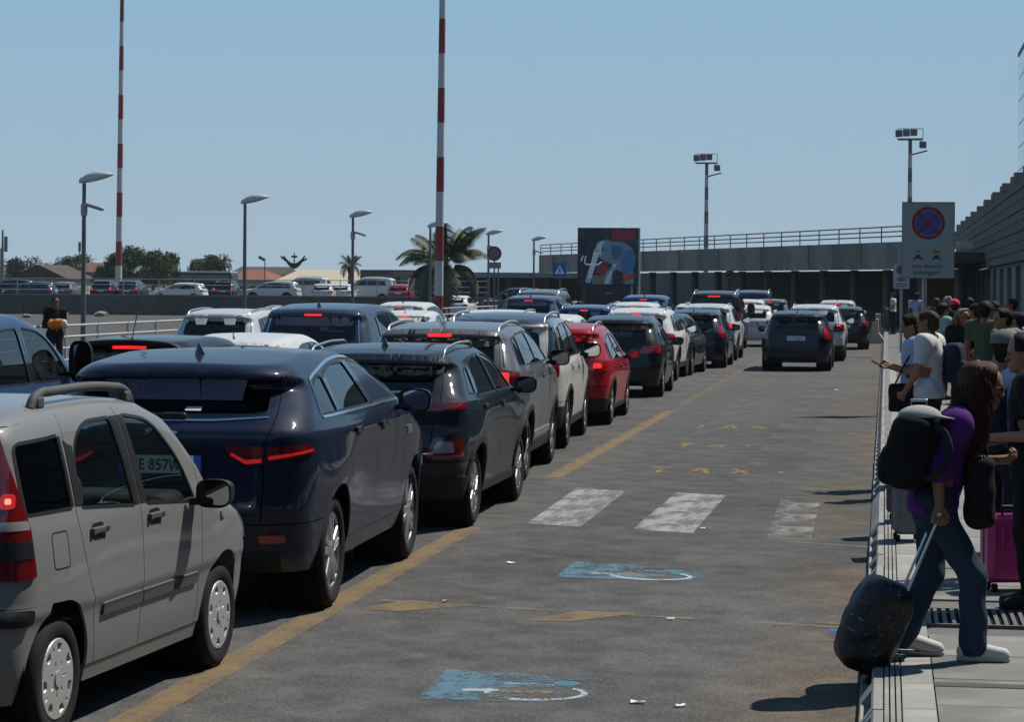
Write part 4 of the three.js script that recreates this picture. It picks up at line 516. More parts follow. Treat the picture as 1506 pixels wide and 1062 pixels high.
{ // kerb of drain stones with a slot each; plain low stones at the crossing
  const kerb = new THREE.Group(); kerb.name = 'kerb'; scene.add(kerb); tag(kerb, 'pale concrete kerb of slotted drain stones along the pavement', null, null, 'structure');
  const sec = (pts, len, z) => { const s = new THREE.Shape(); pts.forEach((p, i) => (i ? s.lineTo(...p) : s.moveTo(...p))); s.closePath(); return new THREE.ExtrudeGeometry(s, { depth: len, bevelEnabled: false }).translate(0, 0, z - len / 2); };
  const full = [[-0.115, -0.05], [-0.115, 0.035], [-0.045, 0.13], [0, 0.13], [0, -0.05]], bot = [[-0.115, -0.05], [-0.115, 0.035], [-0.108, 0.045], [0, 0.02], [0, -0.05]], topc = [[-0.056, 0.115], [-0.045, 0.13], [0, 0.13], [0, 0.1]], back = [[-0.012, 0.02], [-0.012, 0.11], [0, 0.11], [0, 0.02]];
  const slot = join(sec(full, 0.11, 0.312), sec(full, 0.11, -0.312), sec(bot, 0.52, 0), sec(topc, 0.52, 0), sec(back, 0.52, 0)), solid = sec(full, 0.735, 0), m = [stone(0.5, 0.49, 0.46), stone(0.44, 0.43, 0.41), stone(0.54, 0.53, 0.5)];
  for (let d = 5.2, i = 0; d < 118; d += 0.75, i++) { const low = d > 20.4 && d < 24.6, o = mesh(i ? 'kerb_stone_' + String(i).padStart(3, '0') : 'kerb_stone', low ? solid : slot, m[i % 7 === 3 ? 1 : (i * 5) % 3], kerb); o.position.set(rr(-0.003, 0.003), low ? -0.02 : rr(-0.003, 0.002), -d); }
}
const pav = structure('pavement', sheet(0, 30, -30, 170, 0.118, 10, 60, 1.6, () => [1, 1, 1]), mat(lin(0.2, 0.195, 0.185), 0.9, 0, { map: concrete, vertexColors: true }), 'grey paved walkway in front of the terminal');
{
  const bars = stone(0.42, 0.41, 0.39), light = [stone(0.46, 0.45, 0.425), stone(0.41, 0.4, 0.38)], slabs = [stone(0.3, 0.3, 0.285), stone(0.265, 0.265, 0.255), stone(0.33, 0.325, 0.31)], dark = stone(0.09, 0.09, 0.088);
  for (let k = 0; k < 3; k++) mesh('tactile_bar', uvBox(0.02, 0.02, 112, 0.018 + k * 0.028, 0.123, -61, 1.3), bars, pav);
  const g1 = uvBox(0.155, 0.02, 0.742, 0, 0, 0, 1.3), g2 = uvBox(0.79, 0.02, 0.79, 0, 0, 0, 1.3);
  for (let d = 6, i = 0; d < 60; d += 0.75, i++) { const o = mesh('edge_slab', g1, light[(i * 3 + (i >> 2)) % 2], pav); o.position.set(0.17, 0.1215 + rr(-0.001, 0.001), -d); }
  for (let d = 8, i = 0; d < 44; d += 0.8, i++) for (let k = 0; k < 5; k++) { if (d > 14.2 && d < 15.6) continue; const o = mesh('paving_slab', g2, slabs[Math.floor(hash2(i, k, 4) * 3)], pav); o.position.set(0.25 + 0.4 + k * 0.8, 0.121 + rr(-0.0015, 0.0015), -d - 0.15); }
  mesh('paving_band', uvBox(4, 0.02, 0.12, 2.25, 0.1235, -12.36, 1.3), dark, pav);
  mesh('paving_band', uvBox(4, 0.02, 0.1, 2.25, 0.1235, -17.5, 1.3), dark, pav);
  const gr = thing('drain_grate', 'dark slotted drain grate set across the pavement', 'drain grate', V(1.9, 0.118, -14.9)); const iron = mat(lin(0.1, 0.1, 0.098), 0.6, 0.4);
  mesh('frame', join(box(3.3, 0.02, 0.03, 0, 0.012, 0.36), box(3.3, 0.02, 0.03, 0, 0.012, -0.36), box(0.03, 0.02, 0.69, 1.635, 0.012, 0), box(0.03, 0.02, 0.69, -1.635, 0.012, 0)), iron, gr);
  mesh('bars', join(Array.from({ length: 64 }, (_, i) => box(0.024, 0.016, 0.69, -1.59 + i * 0.0505, 0.012, 0))), iron, gr); mesh('pit_shade_sheet', box(3.26, 0.003, 0.7, 0, 0.0026, 0), M.liner, gr);  // flat black sheet under the bars paints the dark of a pit
}
// painted markings, worn: flat paint with gaps where it has flaked off
const wearTex = (s, cover, most) => dataTex(256, (u, v) => { const a = fbm(u * 7, v * 2, 7, s, 5), b = fbm(u * 40, v * 20, 40, s + 3, 2); return [most * sstep(1 - cover - 0.26, 1 - cover + 0.26, a * 0.75 + b * 0.25)]; }, false);
let markY = 0.004;
function marking(name, poly, m, label, uvScale = 1.2) { // polygon given by its corners in the picture
  const w = poly.map((p) => onGround(p[0], p[1])), s = new THREE.Shape(); w.forEach((p, i) => (i ? s.lineTo(p.x, -p.z) : s.moveTo(p.x, -p.z))); s.closePath();
  const g = new THREE.ShapeGeometry(s).rotateX(-PI / 2).translate(0, markY, 0), u = g.attributes.uv; for (let i = 0; i < u.count; i++) u.setXY(i, u.getX(i) / uvScale, u.getY(i) / uvScale);
  return tag(structure(name, g, m), label);
}
const paintMark = (r, g, b, s, cover, most = 1) => mat(lin(r, g, b), 0.85, 0, { alphaMap: wearTex(s, cover, most), transparent: true });
const yel = paintMark(0.23, 0.155, 0.068, 3, 0.56, 0.6), yelF = paintMark(0.25, 0.17, 0.08, 8, 0.48, 0.6), whiteP = paintMark(0.33, 0.325, 0.315, 13, 0.54, 0.75), whiteF = paintMark(0.38, 0.375, 0.37, 19, 0.4, 0.6);
const lineAt = (a, b, w, name, m, label) => { const p = onGround(...a), q = onGround(...b), dx = q.x - p.x, dz = q.z - p.z, l = Math.hypot(dx, dz), nx = -dz / l * w / 2, nz = dx / l * w / 2, s = new THREE.Shape(); [[p.x + nx, p.z + nz], [q.x + nx, q.z + nz], [q.x - nx, q.z - nz], [p.x - nx, p.z - nz]].forEach((v, i) => (i ? s.lineTo(v[0], -v[1]) : s.moveTo(v[0], -v[1]))); s.closePath(); return tag(structure(name, new THREE.ShapeGeometry(s).rotateX(-PI / 2).translate(0, markY, 0), m), label); };
lineAt([60, 1137], [693, 776], 0.2, 'lane_line', yel, 'long yellow lane line beside the queue'); lineAt([812, 703], [985, 605], 0.2, 'lane_line', yel, 'yellow lane line beyond the crossing'); lineAt([1000, 597], [1130, 523], 0.18, 'lane_line', yelF, 'faint yellow lane line far along the queue');
marking('crossing_stripe', [[775, 770], [853, 776], [920, 723], [849, 718]], whiteP, 'white crossing stripe next to the queue'); marking('crossing_stripe', [[930, 779], [1018, 785], [1068, 729], [994, 725]], whiteP, 'middle white crossing stripe'); marking('crossing_stripe', [[1128, 789], [1192, 794], [1206, 737], [1148, 735]], whiteF, 'faded white crossing stripe near the kerb');
markY = 0.0055;
lineAt([560, 884], [1270, 926], 0.06, 'bay_line', yelF, 'thin faded yellow line across the road'); marking('bay_hatch', [[520, 897], [600, 884], [700, 891], [590, 900]], yel, 'yellow hatch patch by the lane line'); marking('bay_hatch', [[770, 914], [850, 900], [945, 903], [840, 915]], yel, 'slanting yellow hatch in the road'); lineAt([1205, 917], [1268, 921], 0.07, 'bay_line', yel, 'short yellow line near the kerb'); lineAt([1205, 942], [1262, 944], 0.06, 'bay_line', yel, 'second short yellow line near the kerb'); marking('bay_patch', [[1220, 926], [1258, 928], [1252, 937], [1214, 934]], paintMark(0.04, 0.08, 0.2, 29, 0.5), 'small blue paint patch by the kerb'); lineAt([1150, 797], [1282, 806], 0.07, 'bay_line', yelF, 'thin yellow line by the crossing');
{ // blue disabled-bay symbols and TAXI lettering, flat print on thin sheets
  const quad = (pts, tex, name, label, y = 0.004) => { const w = pts.map((p) => onGround(p[0], p[1], y)), n = 8, pos = [], uv = [], idx = []; for (let j = 0; j <= n; j++) for (let i = 0; i <= n; i++) { const a = w[0].clone().lerp(w[1], i / n), b = w[3].clone().lerp(w[2], i / n), p = a.lerp(b, j / n); pos.push(p.x, y, p.z); uv.push(i / n, 1 - j / n); if (i < n && j < n) { const k = j * (n + 1) + i; idx.push(k, k + n + 1, k + 1, k + 1, k + n + 1, k + n + 2); } }
    const g = new THREE.BufferGeometry(); g.setAttribute('position', new THREE.Float32BufferAttribute(pos, 3)); g.setAttribute('uv', new THREE.Float32BufferAttribute(uv, 2)); g.setIndex(idx); g.computeVertexNormals(); return tag(structure(name, g, mat(0xffffff, 0.85, 0, { map: tex, transparent: true })), label); };
  const scratch = (c, w, h, s, amount, rowFade) => { const im = c.getImageData(0, 0, w, h), d = im.data; for (let j = 0; j < h; j++) for (let i = 0; i < w; i++) { const a = fbm(i / w * 7, j / h * 5, 99, s, 5), b = fbm(i / 9, j / 9, 999, s + 4, 2), k = sstep(amount - 0.14, amount + 0.14, a * 0.7 + b * 0.3 + (rowFade ? rowFade(i / w, j / h) : 0)); d[(j * w + i) * 4 + 3] *= k; } c.putImageData(im, 0, 0); };
  const fade = (c, w, h, k) => { const im = c.getImageData(0, 0, w, h); for (let i = 3; i < im.data.length; i += 4) im.data[i] *= k; c.putImageData(im, 0, 0); }; // thin worn paint
  const sym = (s) => canvasTex(512, 256, (c, w, h) => { c.fillStyle = '#4d7486'; c.fillRect(6, 6, w - 12, h - 12); scratch(c, w, h, s, 0.5, (u) => 0.22 - 0.42 * u); c.lineCap = 'round'; c.strokeStyle = '#a9b2b3'; c.lineWidth = 17; c.beginPath(); c.ellipse(300, 165, 130, 66, 0, -0.75, 3.3); c.stroke(); c.beginPath(); c.moveTo(110, 165); c.lineTo(190, 160); c.stroke(); c.strokeStyle = '#86683f'; c.lineWidth = 26; c.beginPath(); c.moveTo(215, 165); c.lineTo(330, 160); c.stroke(); c.strokeStyle = '#7a8e95'; c.lineWidth = 12; c.beginPath(); c.moveTo(200, 95); c.lineTo(330, 92); c.stroke(); c.fillStyle = '#3f6f88'; c.beginPath(); c.ellipse(360, 70, 36, 22, 0, 0, 7); c.fill(); scratch(c, w, h, s + 9, 0.42); fade(c, w, h, 0.72); });
  quad([[842, 825], [1062, 838], [1046, 858], [815, 849]], sym(51), 'disabled_bay_symbol', 'blue wheelchair symbol painted between crossing and yellow line'); quad([[655, 983], [925, 1000], [892, 1036], [608, 1029]], sym(61), 'disabled_bay_symbol', 'larger blue wheelchair symbol at the near end of the road');
  const taxi = (s) => canvasTex(512, 128, (c, w, h) => { c.fillStyle = '#93743a'; c.font = 'bold 118px sans-serif'; c.textAlign = 'center'; c.textBaseline = 'middle'; ['T', 'A', 'X', 'I'].forEach((t, i) => c.fillText(t, 70 + i * 124, h / 2 + 6)); scratch(c, w, h, s, 0.5, (u) => 0.1 - 0.2 * u); fade(c, w, h, 0.6); });
  quad([[945, 684], [1185, 689], [1180, 700], [930, 696]], taxi(71), 'taxi_lettering', 'faded yellow word TAXI nearest the crossing'); quad([[985, 650], [1180, 653], [1176, 661], [974, 659]], taxi(81), 'taxi_lettering', 'second faded yellow word TAXI'); quad([[1012, 622], [1182, 625], [1180, 632], [1004, 630]], taxi(91), 'taxi_lettering', 'third and faintest yellow word TAXI');
}
{ // paper scraps on the road
  const pm = mat(lin(0.6, 0.6, 0.58), 0.9); for (const [px, py] of [[1033, 778], [655, 886], [985, 912], [1230, 574], [1290, 583], [1293, 592], [752, 829], [1000, 1040], [938, 1035], [1210, 640]]) { const p = onGround(px, py), s = rr(0.02, 0.05), g = new THREE.PlaneGeometry(s * 1.8, s, 2, 2).rotateX(-PI / 2); for (let i = 0; i < 9; i++) g.attributes.position.setY(i, rr(0.001, 0.012)); g.computeVertexNormals(); const o = single('paper_scrap', g, pm, 'white paper scrap lying on the asphalt', 'litter', 'paper scraps on the road'); o.position.set(p.x, 0.006, p.z); o.rotation.y = rr(0, 3); }
}
// ---------------------------------------------------------------- the cars
const C = { silver: paint(0.17, 0.17, 0.166, 0.1), navy: paint(0.007, 0.011, 0.028), blackBlue: paint(0.008, 0.013, 0.02), grey: paint(0.085, 0.088, 0.09, 0.15), white: paint(0.52, 0.52, 0.5), ivory: paint(0.42, 0.41, 0.38), red: paint(0.26, 0.006, 0.012), black: paint(0.006, 0.008, 0.009), green: paint(0.012, 0.018, 0.018), slate: paint(0.03, 0.042, 0.07), blue: paint(0.02, 0.05, 0.12), pale: paint(0.42, 0.43, 0.43, 0.1) };
const QA = 'cars queuing in the lane along the yellow line', QB = 'cars queuing in the middle lanes', QC = 'cars driving in the kerb lane';
placeCar('silver_hatchback', SP.city, { X: -3.72, d: 10.75, turn: -0.06, color: C.silver, label: 'small silver hatchback with dark roof rails and hubcaps', group: QA });
placeCar('navy_suv', SP.sportSuv, { X: -3.53, d: 15.57, turn: 0.02, color: C.navy, label: 'navy blue sporty SUV with chrome window surround and leaping badge', group: QA });
placeCar('dark_crossover', SP.crossover, { X: -3.53, d: 21.11, color: C.blackBlue, label: 'blue-black crossover with slim roof rails and low-set tail lights', group: QA });
placeCar('grey_suv', SP.greySuv, { X: -3.81, d: 26.15, turn: 0.03, color: C.grey, label: 'grey SUV with lit brake lights and silver sill trim', group: QA });
placeCar('two_tone_suv', SP.tallSuv, { X: -4.07, d: 31.6, turn: 0.04, color: C.ivory, color2: C.slate, label: 'ivory SUV with dark blue roof and silver roof rails', group: QA });
placeCar('red_hatchback', SP.redHatch, { X: -4.1, d: 37.1, turn: 0.02, color: C.red, label: 'red hatchback with silver roof rails and lit tail light', group: QA });
placeCar('black_hatchback', SP.darkHatch, { X: -4.18, d: 46.7, turn: 0.02, color: C.black, label: 'black hatchback with round badge on its tailgate behind the red hatchback', group: QA });
// further along the same lane
const far = (name, sp, X, d, color, label, group, extra = {}) => placeCar(name, sp, { X, d, color, label, group, lod: 1, ...extra });
far('white_suv', SP.litSuv, -4.57, 54.6, C.white, 'white SUV standing between two black cars in the queue', QA);
far('dark_hatchback', SP.litHatch, -4.51, 58.1, C.green, 'dark green-black hatchback with a red tail light beside the white SUV', QA, { turn: -0.04 });
far('dark_hatchback', SP.laneHatch, -4.07, 63.8, C.blackBlue, 'dark blue hatchback with a round lit brake lamp in the queue', QA);
far('silver_suv', SP.smallSuv, -4.19, 70.5, C.pale, 'silver SUV with roof rails ahead of the dark hatchbacks', QA);
far('dark_van', SP.van, -4.72, 82, C.black, 'tall black van with a wide row of red brake lights', QA);
far('white_hatchback', SP.hatch, -3.85, 87.2, C.white, 'white hatchback beside the tall black van', QA);
far('white_suv', SP.litSuv, -4.6, 98, C.white, 'white SUV with a red brake light ahead of the black van', QA);
far('dark_van', SP.plainVan, -4.85, 108, C.slate, 'dark van with light roof rails at the head of the queue', QA);
far('silver_suv', SP.plainSuv, -3.9, 103, C.grey, 'grey SUV next to the dark van at the head of the queue', QA);
far('dark_hatchback', SP.hatch, -2.6, 128, C.green, 'dark car stopped under the elevated road', QA);
// middle lanes
placeCar('blue_van', SP.vanHero, { X: -6.95, d: 18.2, color: C.blue, lod: 0, label: 'dark blue van with a big black side mirror and glossy windows', group: QB });
placeCar('black_hatchback', SP.spoilerCity, { X: -6.9, d: 24.6, color: C.black, lod: 0, label: 'small black hatchback with a roof spoiler and lit red brake strip', group: QB });
far('white_hatchback', SP.litHatch, -7.15, 29.8, C.white, 'white hatchback with a roof aerial in front of the black spoiler car', QB);
far('large_suv', SP.largeSuv, -7.3, 35.4, C.slate, 'large slate blue SUV with a lit brake strip and fin aerial', QB);
far('silver_suv', SP.smallSuv, -11.5, 45, C.pale, 'silver SUV with arched roof rails near the guard rail', QB);
far('white_suv', SP.smallSuv, -11.6, 51, C.white, 'white SUV with roof rails ahead of the silver SUV', QB);
far('white_hatchback', SP.litHatch, -10.75, 59, C.white, 'white hatchback with a dark rear window ahead of the white SUV', QB, { turn: 0.05 });
far('white_car', SP.plainSuv, -12.6, 68, C.white, 'white car furthest to the guard rail side of the queue', QB);
far('white_suv', SP.smallSuv, -6.7, 47.5, C.white, 'white SUV with silver rails beyond the two-tone SUV', QB);
far('white_hatchback', SP.hatch, -6.55, 53.8, C.white, 'white hatchback with a driver window open beyond the white railed SUV', QB);
far('blue_suv', SP.largeSuv, -9.6, 73, C.slate, 'slate blue SUV with curved silver rails in the far lane', QB, { turn: -0.03 });
far('dark_van', SP.plainVan, -10.9, 84, C.grey, 'grey van behind the curved-rail SUV', QB);
far('blue_hatchback', SP.litSuv, -6.75, 62.8, C.blue, 'dark blue car with a broad lit brake strip', QB);
far('white_suv', SP.litSuv, -6.75, 75, C.white, 'white SUV with a small lit brake strip ahead of the dark blue car', QB);
far('blue_suv', SP.largeSuv, -7.25, 84, C.blue, 'blue SUV with a roof rack ahead of the white SUV', QB);
far('white_hatchback', SP.litHatch, -6.3, 92, C.white, 'white car with a red light ahead of the blue rack SUV', QB);
far('grey_hatchback', SP.hatch, -7.0, 104, C.grey, 'grey car near the mural stand', QB);
far('dark_hatchback', SP.hatch, -9.4, 96, C.black, 'black car before the mural stand', QB);
// kerb lane
far('dark_hatchback', SP.laneHatch, -1.34, 62.4, C.blackBlue, 'black hatchback driving alone in the kerb lane', QC);
far('white_suv', SP.smallSuv, -1.15, 71, C.pale, 'white-silver SUV right ahead of the kerb lane hatchback', QC);
far('black_hatchback', SP.hatch, -0.56, 84.7, C.black, 'black car stopped close to the kerb with a sun glint', QC);
far('silver_hatchback', SP.plainSuv, -1.0, 97, C.pale, 'silver car ahead of the black car at the kerb', QC);
// cars parked on the deck, seen through the railing
{
  const list = [[45, 178, 'sideways', C.slate, SP.litHatch, 'slate car parked side-on by the brown roofed house'], [100, 182, 'rear', C.grey, SP.hatch, 'grey car parked in front of the pink house'], [158, 180, 'rear', C.black, SP.smallSuv, 'black car parked to the left of the striped mast'], [196, 181, 'rear', C.slate, SP.smallSuv, 'dark car parked right of the striped mast'], [265, 178, 'sideways', C.white, SP.hatch, 'white car parked side-on in front of the dark bus'], [400, 180, 'sideways', C.pale, SP.smallSuv, 'pale car parked side-on under the orange roof'], [445, 186, 'sideways', C.white, SP.plainVan, 'white van parked side-on before the beige building'], [478, 176, 'rear', C.ivory, SP.hatch, 'yellowish car parked by the beige building'], [505, 178, 'rear', C.white, SP.hatch, 'white car parked beside the small palm'], [540, 182, 'sideways', C.white, SP.plainVan, 'white van parked before the grey block'], [590, 176, 'rear', C.red, SP.hatch, 'red car parked before the large palm'], [615, 182, 'sideways', C.grey, SP.hatch, 'grey car parked behind the large palm'], [15, 196, 'sideways', C.black, SP.smallSuv, 'black car parked at the very end of the deck'], [335, 188, 'rear', C.black, SP.smallSuv, 'black car parked beside the dark bus']];
  for (const [px, d, way, col, sp, label] of list) { const p = atDist(px, 425, d), o = far('parked_car', sp, 0, 0, col, label, 'cars parked on the deck'); o.rotation.y = way === 'sideways' ? PI / 2 : 0.1; o.position.set(p.x, 0.682, -d); }
  const q = [[676, 150, 'rear', C.white, SP.hatch, 'white car with red lights behind the deck railing'], [755, 168, 'sideways', C.slate, SP.plainVan, 'dark van waiting beneath the terminal wing'], [820, 150, 'rear', C.pale, SP.smallSuv, 'pale car below the crossing sign']]; for (const [px, d, way, col, sp, label] of q) { const p = atDist(px, 430, d), o = far('parked_car', sp, 0, 0, col, label, 'cars parked near the terminal wing'); o.rotation.y = way === 'sideways' ? PI / 2 : 0; o.position.set(p.x, d > 158 ? -0.06 : 0, -d); }
  const p = atDist(308, 415, 192), o = thing('bus', 'dark bus parked side-on behind the white car', 'bus', V(p.x, 0.682, -192)), bm = paint(0.03, 0.04, 0.04), gm = mat(lin(0.012, 0.018, 0.02), 0.08, 0, { clearcoat: 1 }); mesh('body', rbox(4.3, 1.9, 2.2, 0.15, 0, 1.35, 0), bm, o); mesh('roof', rbox(4.2, 0.12, 2.1, 0.05, 0, 2.33, 0), paint(0.4, 0.42, 0.42), o); for (let i = 0; i < 4; i++) mesh('window', box(0.9, 0.6, 0.03, -1.5 + i, 1.75, 1.105), gm, o); for (const x of [-1.3, 1.3]) for (const z of [-0.9, 0.9]) mesh('wheel', cyl(0.38, 0.38, 0.24, 0, 0, 0, 20).rotateX(PI / 2).translate(x, 0.38, z - 0.12), M.rubber, o);
}
// ---------------------------------------------------------------- beyond the road: deck, fences, lamps, masts, trees, houses, terminal
const galv = mat(lin(0.3, 0.31, 0.32), 0.5, 0.5), galvDark = mat(lin(0.12, 0.125, 0.13), 0.6, 0.4), concM = stone(0.34, 0.325, 0.3, 3), concDark = stone(0.2, 0.19, 0.175, 3), railWhite = mat(lin(0.34, 0.34, 0.335), 0.55);
const FX = -18.8;
function fence(name, label, ax, ad, bx, bd, y0, rails, step, m, rPost, rRail) { // horizontal rails on posts
  const o = thing(name, label, 'fence', V(ax, y0, -ad)), L = Math.hypot(bx - ax, bd - ad), n = Math.round(L / step), dir = V((bx - ax) / L, 0, -(bd - ad) / L), hgt = rails[rails.length - 1];
  const pg = cyl(rPost, rPost, hgt + 0.03); for (let i = 0; i <= n; i++) { const p = mesh('post', pg, m, o); p.position.copy(dir.clone().multiplyScalar(i * L / n)); }
  for (const h of rails) { const a = V(0, h, 0), b = dir.clone().multiplyScalar(L).setY(h); mesh('rail', bar(a, b, rRail), m, o); } return o;
}
fence('guard_rail', 'white tubular guard rail along the far side of the queue', FX, 38, FX, 152, 0, [0.3, 0.58, 0.84, 1.1], 2.4, railWhite, 0.035, 0.028);
// parking deck behind a low wall
structure('parking_deck', uvBox(80, 0.7, 110, -66.2, 0.35 - 0.02, -216, 4), concDark, 'raised parking deck behind the low wall');
{ const w = thing('retaining_wall', 'long dark concrete wall below the parked cars', 'wall', V(-66, 0, -160)); for (let i = 0; i < 20; i++) mesh('wall_panel', uvBox(3.97, 1.22, 0.3, -38 + i * 4, 0.61, 0, 4), i % 3 ? concDark : stone(0.17, 0.165, 0.155, 3), w); mesh('coping', uvBox(80.2, 0.1, 0.42, 0, 1.27, 0, 4), concM, w); }
fence('deck_railing', 'grey railing on top of the parking wall', -106, 160, -26, 160, 1.32, [0.3, 0.66, 1.05], 2.5, galv, 0.03, 0.024);
fence('deck_railing', 'grey railing in front of the palm tree', -26, 158, -14, 168, 0, [0.4, 0.75, 1.1], 2, galv, 0.03, 0.022);
// street lamps: shallow curved heads on slim poles
function lamp(d, X, H, head2, label) {
  const o = thing('street_lamp', label, 'street lamp', V(X, 0, -d), 0, 'street lamps along the guard rail');
  mesh('pole', join(cyl(0.075, 0.05, H, 0, 0, 0, 12), cyl(0.11, 0.1, 0.5)), galvDark, o);
  const ring = (t) => { const w = 0.19 * Math.sin(PI * clamp(t, 0.06, 0.97)) ** 0.5, h = 0.2 * Math.sin(PI * clamp(t, 0.07, 0.98) ** 0.75) ** 0.7, y = H + 0.03 + 0.19 * t; return Array.from({ length: 12 }, (_, i) => { const a = i / 12 * 2 * PI; return V(-0.12 + t * 0.92, y + Math.sin(a) * h * (Math.sin(a) > 0 ? 1 : 0.35), Math.cos(a) * w); }); };
  mesh('lamp_head', loft(Array.from({ length: 12 }, (_, i) => ring(i / 11))), mat(lin(0.42, 0.43, 0.43), 0.45, 0.2), o);
  if (head2) mesh('lower_arm', join(tf(rbox(0.5, 0.1, 0.22, 0.04), 0.28, H - 0.62, 0, 0, 0, -0.3), cyl(0.09, 0.09, 0.3, 0, H - 0.85, 0)), galv, o);
}
[[62, 1, 'street lamp with a camera arm closest to the dark-clothed worker'], [78, 0, 'plain street lamp standing before the orange roof'], [94, 1, 'street lamp with a side arm beside the small palm'], [110, 0, 'street lamp rising in front of the striped mast'], [126, 1, 'street lamp with a side arm behind the round sign'], [142, 1, 'street lamp by the end of the elevated road']].forEach(([d, h2, l]) => lamp(d, -20.85 + (d - 62) * 0.006, 4.72, h2, l));
// red and white masts
function mast(px, py0, py1, d, r0, band, first, label, H, lean) {
  const b = atDist(px, py0, d), o = thing('striped_mast', label, 'mast', V(b.x, 0, -d)), red = mat(lin(0.2, 0.022, 0.016), 0.6), wh = mat(lin(0.42, 0.42, 0.41), 0.6); o.rotation.z = -lean; const n = Math.ceil(H / band);
  const off = ((b.y % band) + band) % band; for (let i = -1; i <= n; i++) { const y0 = Math.max(0, i * band + off), y1 = Math.min(H, (i + 1) * band + off); if (y1 <= y0) continue; const f = (y) => r0 * (1 - 0.55 * y / H); mesh('mast_band', new THREE.CylinderGeometry(f(y1), f(y0), y1 - y0, 20).translate(0, (y0 + y1) / 2, 0), (i + first) % 2 ? red : wh, o); }
}
mast(645, 435, 0, 95, 0.185, 1.365, 1, 'thick red and white striped mast in front of the palm', 22, 0.006); mast(175, 391, 0, 205, 0.3, 2.12, 0, 'red and white striped mast between the parked cars and dark trees', 34, 0.006);
// tall floodlight masts far behind
function floodMast(px, pyTop, d, label) {
  const t = atDist(px, pyTop, d), o = thing('floodlight_mast', label, 'floodlight mast', V(t.x, 0, -d)), n = 12, a = mat(lin(0.1, 0.1, 0.1), 0.6), b = mat(lin(0.36, 0.36, 0.36), 0.6);
  for (let i = 0; i < n; i++) mesh('mast_band', cyl(0.3 - i * 0.012, 0.29 - i * 0.012, t.y / n, 0, i * t.y / n, 0), i % 2 ? a : b, o);
  mesh('platform', join(box(2.2, 0.12, 1.2, 0, t.y, 0), box(2.2, 0.06, 0.06, 0, t.y + 0.9, 0.6), box(0.06, 0.9, 0.06, -1.1, t.y + 0.45, 0.6), box(0.06, 0.9, 0.06, 1.1, t.y + 0.45, 0.6)), galvDark, o);
  for (const [x, y] of [[-1, 0.5], [-0.35, 0.55], [0.3, 0.6], [1.1, -0.5]]) mesh('floodlight', tf(rbox(0.62, 0.62, 0.3, 0.06), x, t.y + y, 0.5, 0, 0.3), galvDark, o);
  mesh('side_arm', bar(V(0, t.y - 1.4, 0), V(1.5, t.y - 1, 0), 0.07), galvDark, o);
}
floodMast(1039, 240, 250, 'floodlight mast rising behind the elevated road'); floodMast(1338, 205, 220, 'floodlight mast rising behind the large no-stopping sign');
// trees
const leafMat = [lin(0.055, 0.075, 0.032), lin(0.085, 0.1, 0.04), lin(0.06, 0.072, 0.045)].map((c) => mat(c, 0.9, 0, { transmission: 0.0, specularIntensity: 0.3 })), bark = mat(lin(0.09, 0.07, 0.05), 0.95);
function leafCrown(blobs, n, size) { // many small leaf faces spread through the crown's volume
  const pos = []; for (let i = 0; i < n; i++) { const b = blobs[Math.floor(rnd() * blobs.length)], u = rr(-1, 1), t = rr(0, 2 * PI), q = Math.sqrt(1 - u * u), r = Math.pow(rnd(), 0.4) * (0.85 + 0.3 * rnd()), c = V(b[0] + b[3] * r * q * Math.cos(t), b[1] + (b[4] ?? b[3]) * r * u, b[2] + b[3] * r * q * Math.sin(t));
    for (let k = 0; k < 3; k++) { const e = V(rr(-1, 1), rr(-1, 1), rr(-1, 1)).normalize().multiplyScalar(size), f = V(rr(-1, 1), rr(-1, 1), rr(-1, 1)).normalize().multiplyScalar(size * 0.5), p = c.clone().add(V(rr(-1, 1), rr(-1, 1), rr(-1, 1)).multiplyScalar(size)); pos.push(p.x - e.x, p.y - e.y, p.z - e.z, p.x + f.x, p.y + f.y, p.z + f.z, p.x + e.x, p.y + e.y, p.z + e.z, p.x - e.x, p.y - e.y, p.z - e.z, p.x + e.x, p.y + e.y, p.z + e.z, p.x - f.x, p.y - f.y, p.z - f.z); } }
  const g = new THREE.BufferGeometry(); g.setAttribute('position', new THREE.Float32BufferAttribute(pos, 3)); g.computeVertexNormals(); return g;
}
function tree(px, pyTop, d, w, label, m = 0, y0 = 0, group) { // w = crown width in metres
  const t = atDist(px, pyTop, d), H = t.y - y0, o = thing('tree', label, 'tree', V(t.x, y0, -d), 0, group), blobs = [];
  for (let i = 0; i < 9; i++) { const a = rr(0, 2 * PI), r = rr(0, 0.34) * w, s = rr(0.16, 0.27) * w; blobs.push([Math.cos(a) * r, H * rr(0.42, 0.86), Math.sin(a) * r, s, Math.min(s, H * 0.22)]); } blobs.push([0, H * 0.88, 0, w * 0.16, H * 0.13]);
  mesh('crown', leafCrown(blobs, 1500, 0.16), leafMat[m], o);
  mesh('trunk', join(bar(V(0, 0, 0), V(0.1, H * 0.5, 0), 0.2, 8, 0.12), ...blobs.slice(0, 5).map((b) => bar(V(0.05, H * 0.3, 0), V(b[0], b[1], b[2]), 0.08, 6, 0.03))), bark, o);
}
const TG = 'dark trees beyond the parking deck';
[[172, 372, 230, 4.5], [198, 366, 232, 6], [226, 370, 228, 5.5], [252, 372, 235, 5], [290, 382, 240, 4], [312, 376, 236, 5], [150, 392, 245, 3.5]].forEach(([px, py, d, w], i) => tree(px, py, d, w, ['dark green tree directly left of the striped mast', 'broad dark tree behind the striped mast', 'rounded dark tree right of the striped mast', 'dark tree at the end of the clump by the mast', 'low olive tree beside the orange roof', 'taller olive tree beside the orange roof', 'small tree by the pink house wall'][i], i > 3 && i < 6 ? 1 : 0, 0.6, TG));
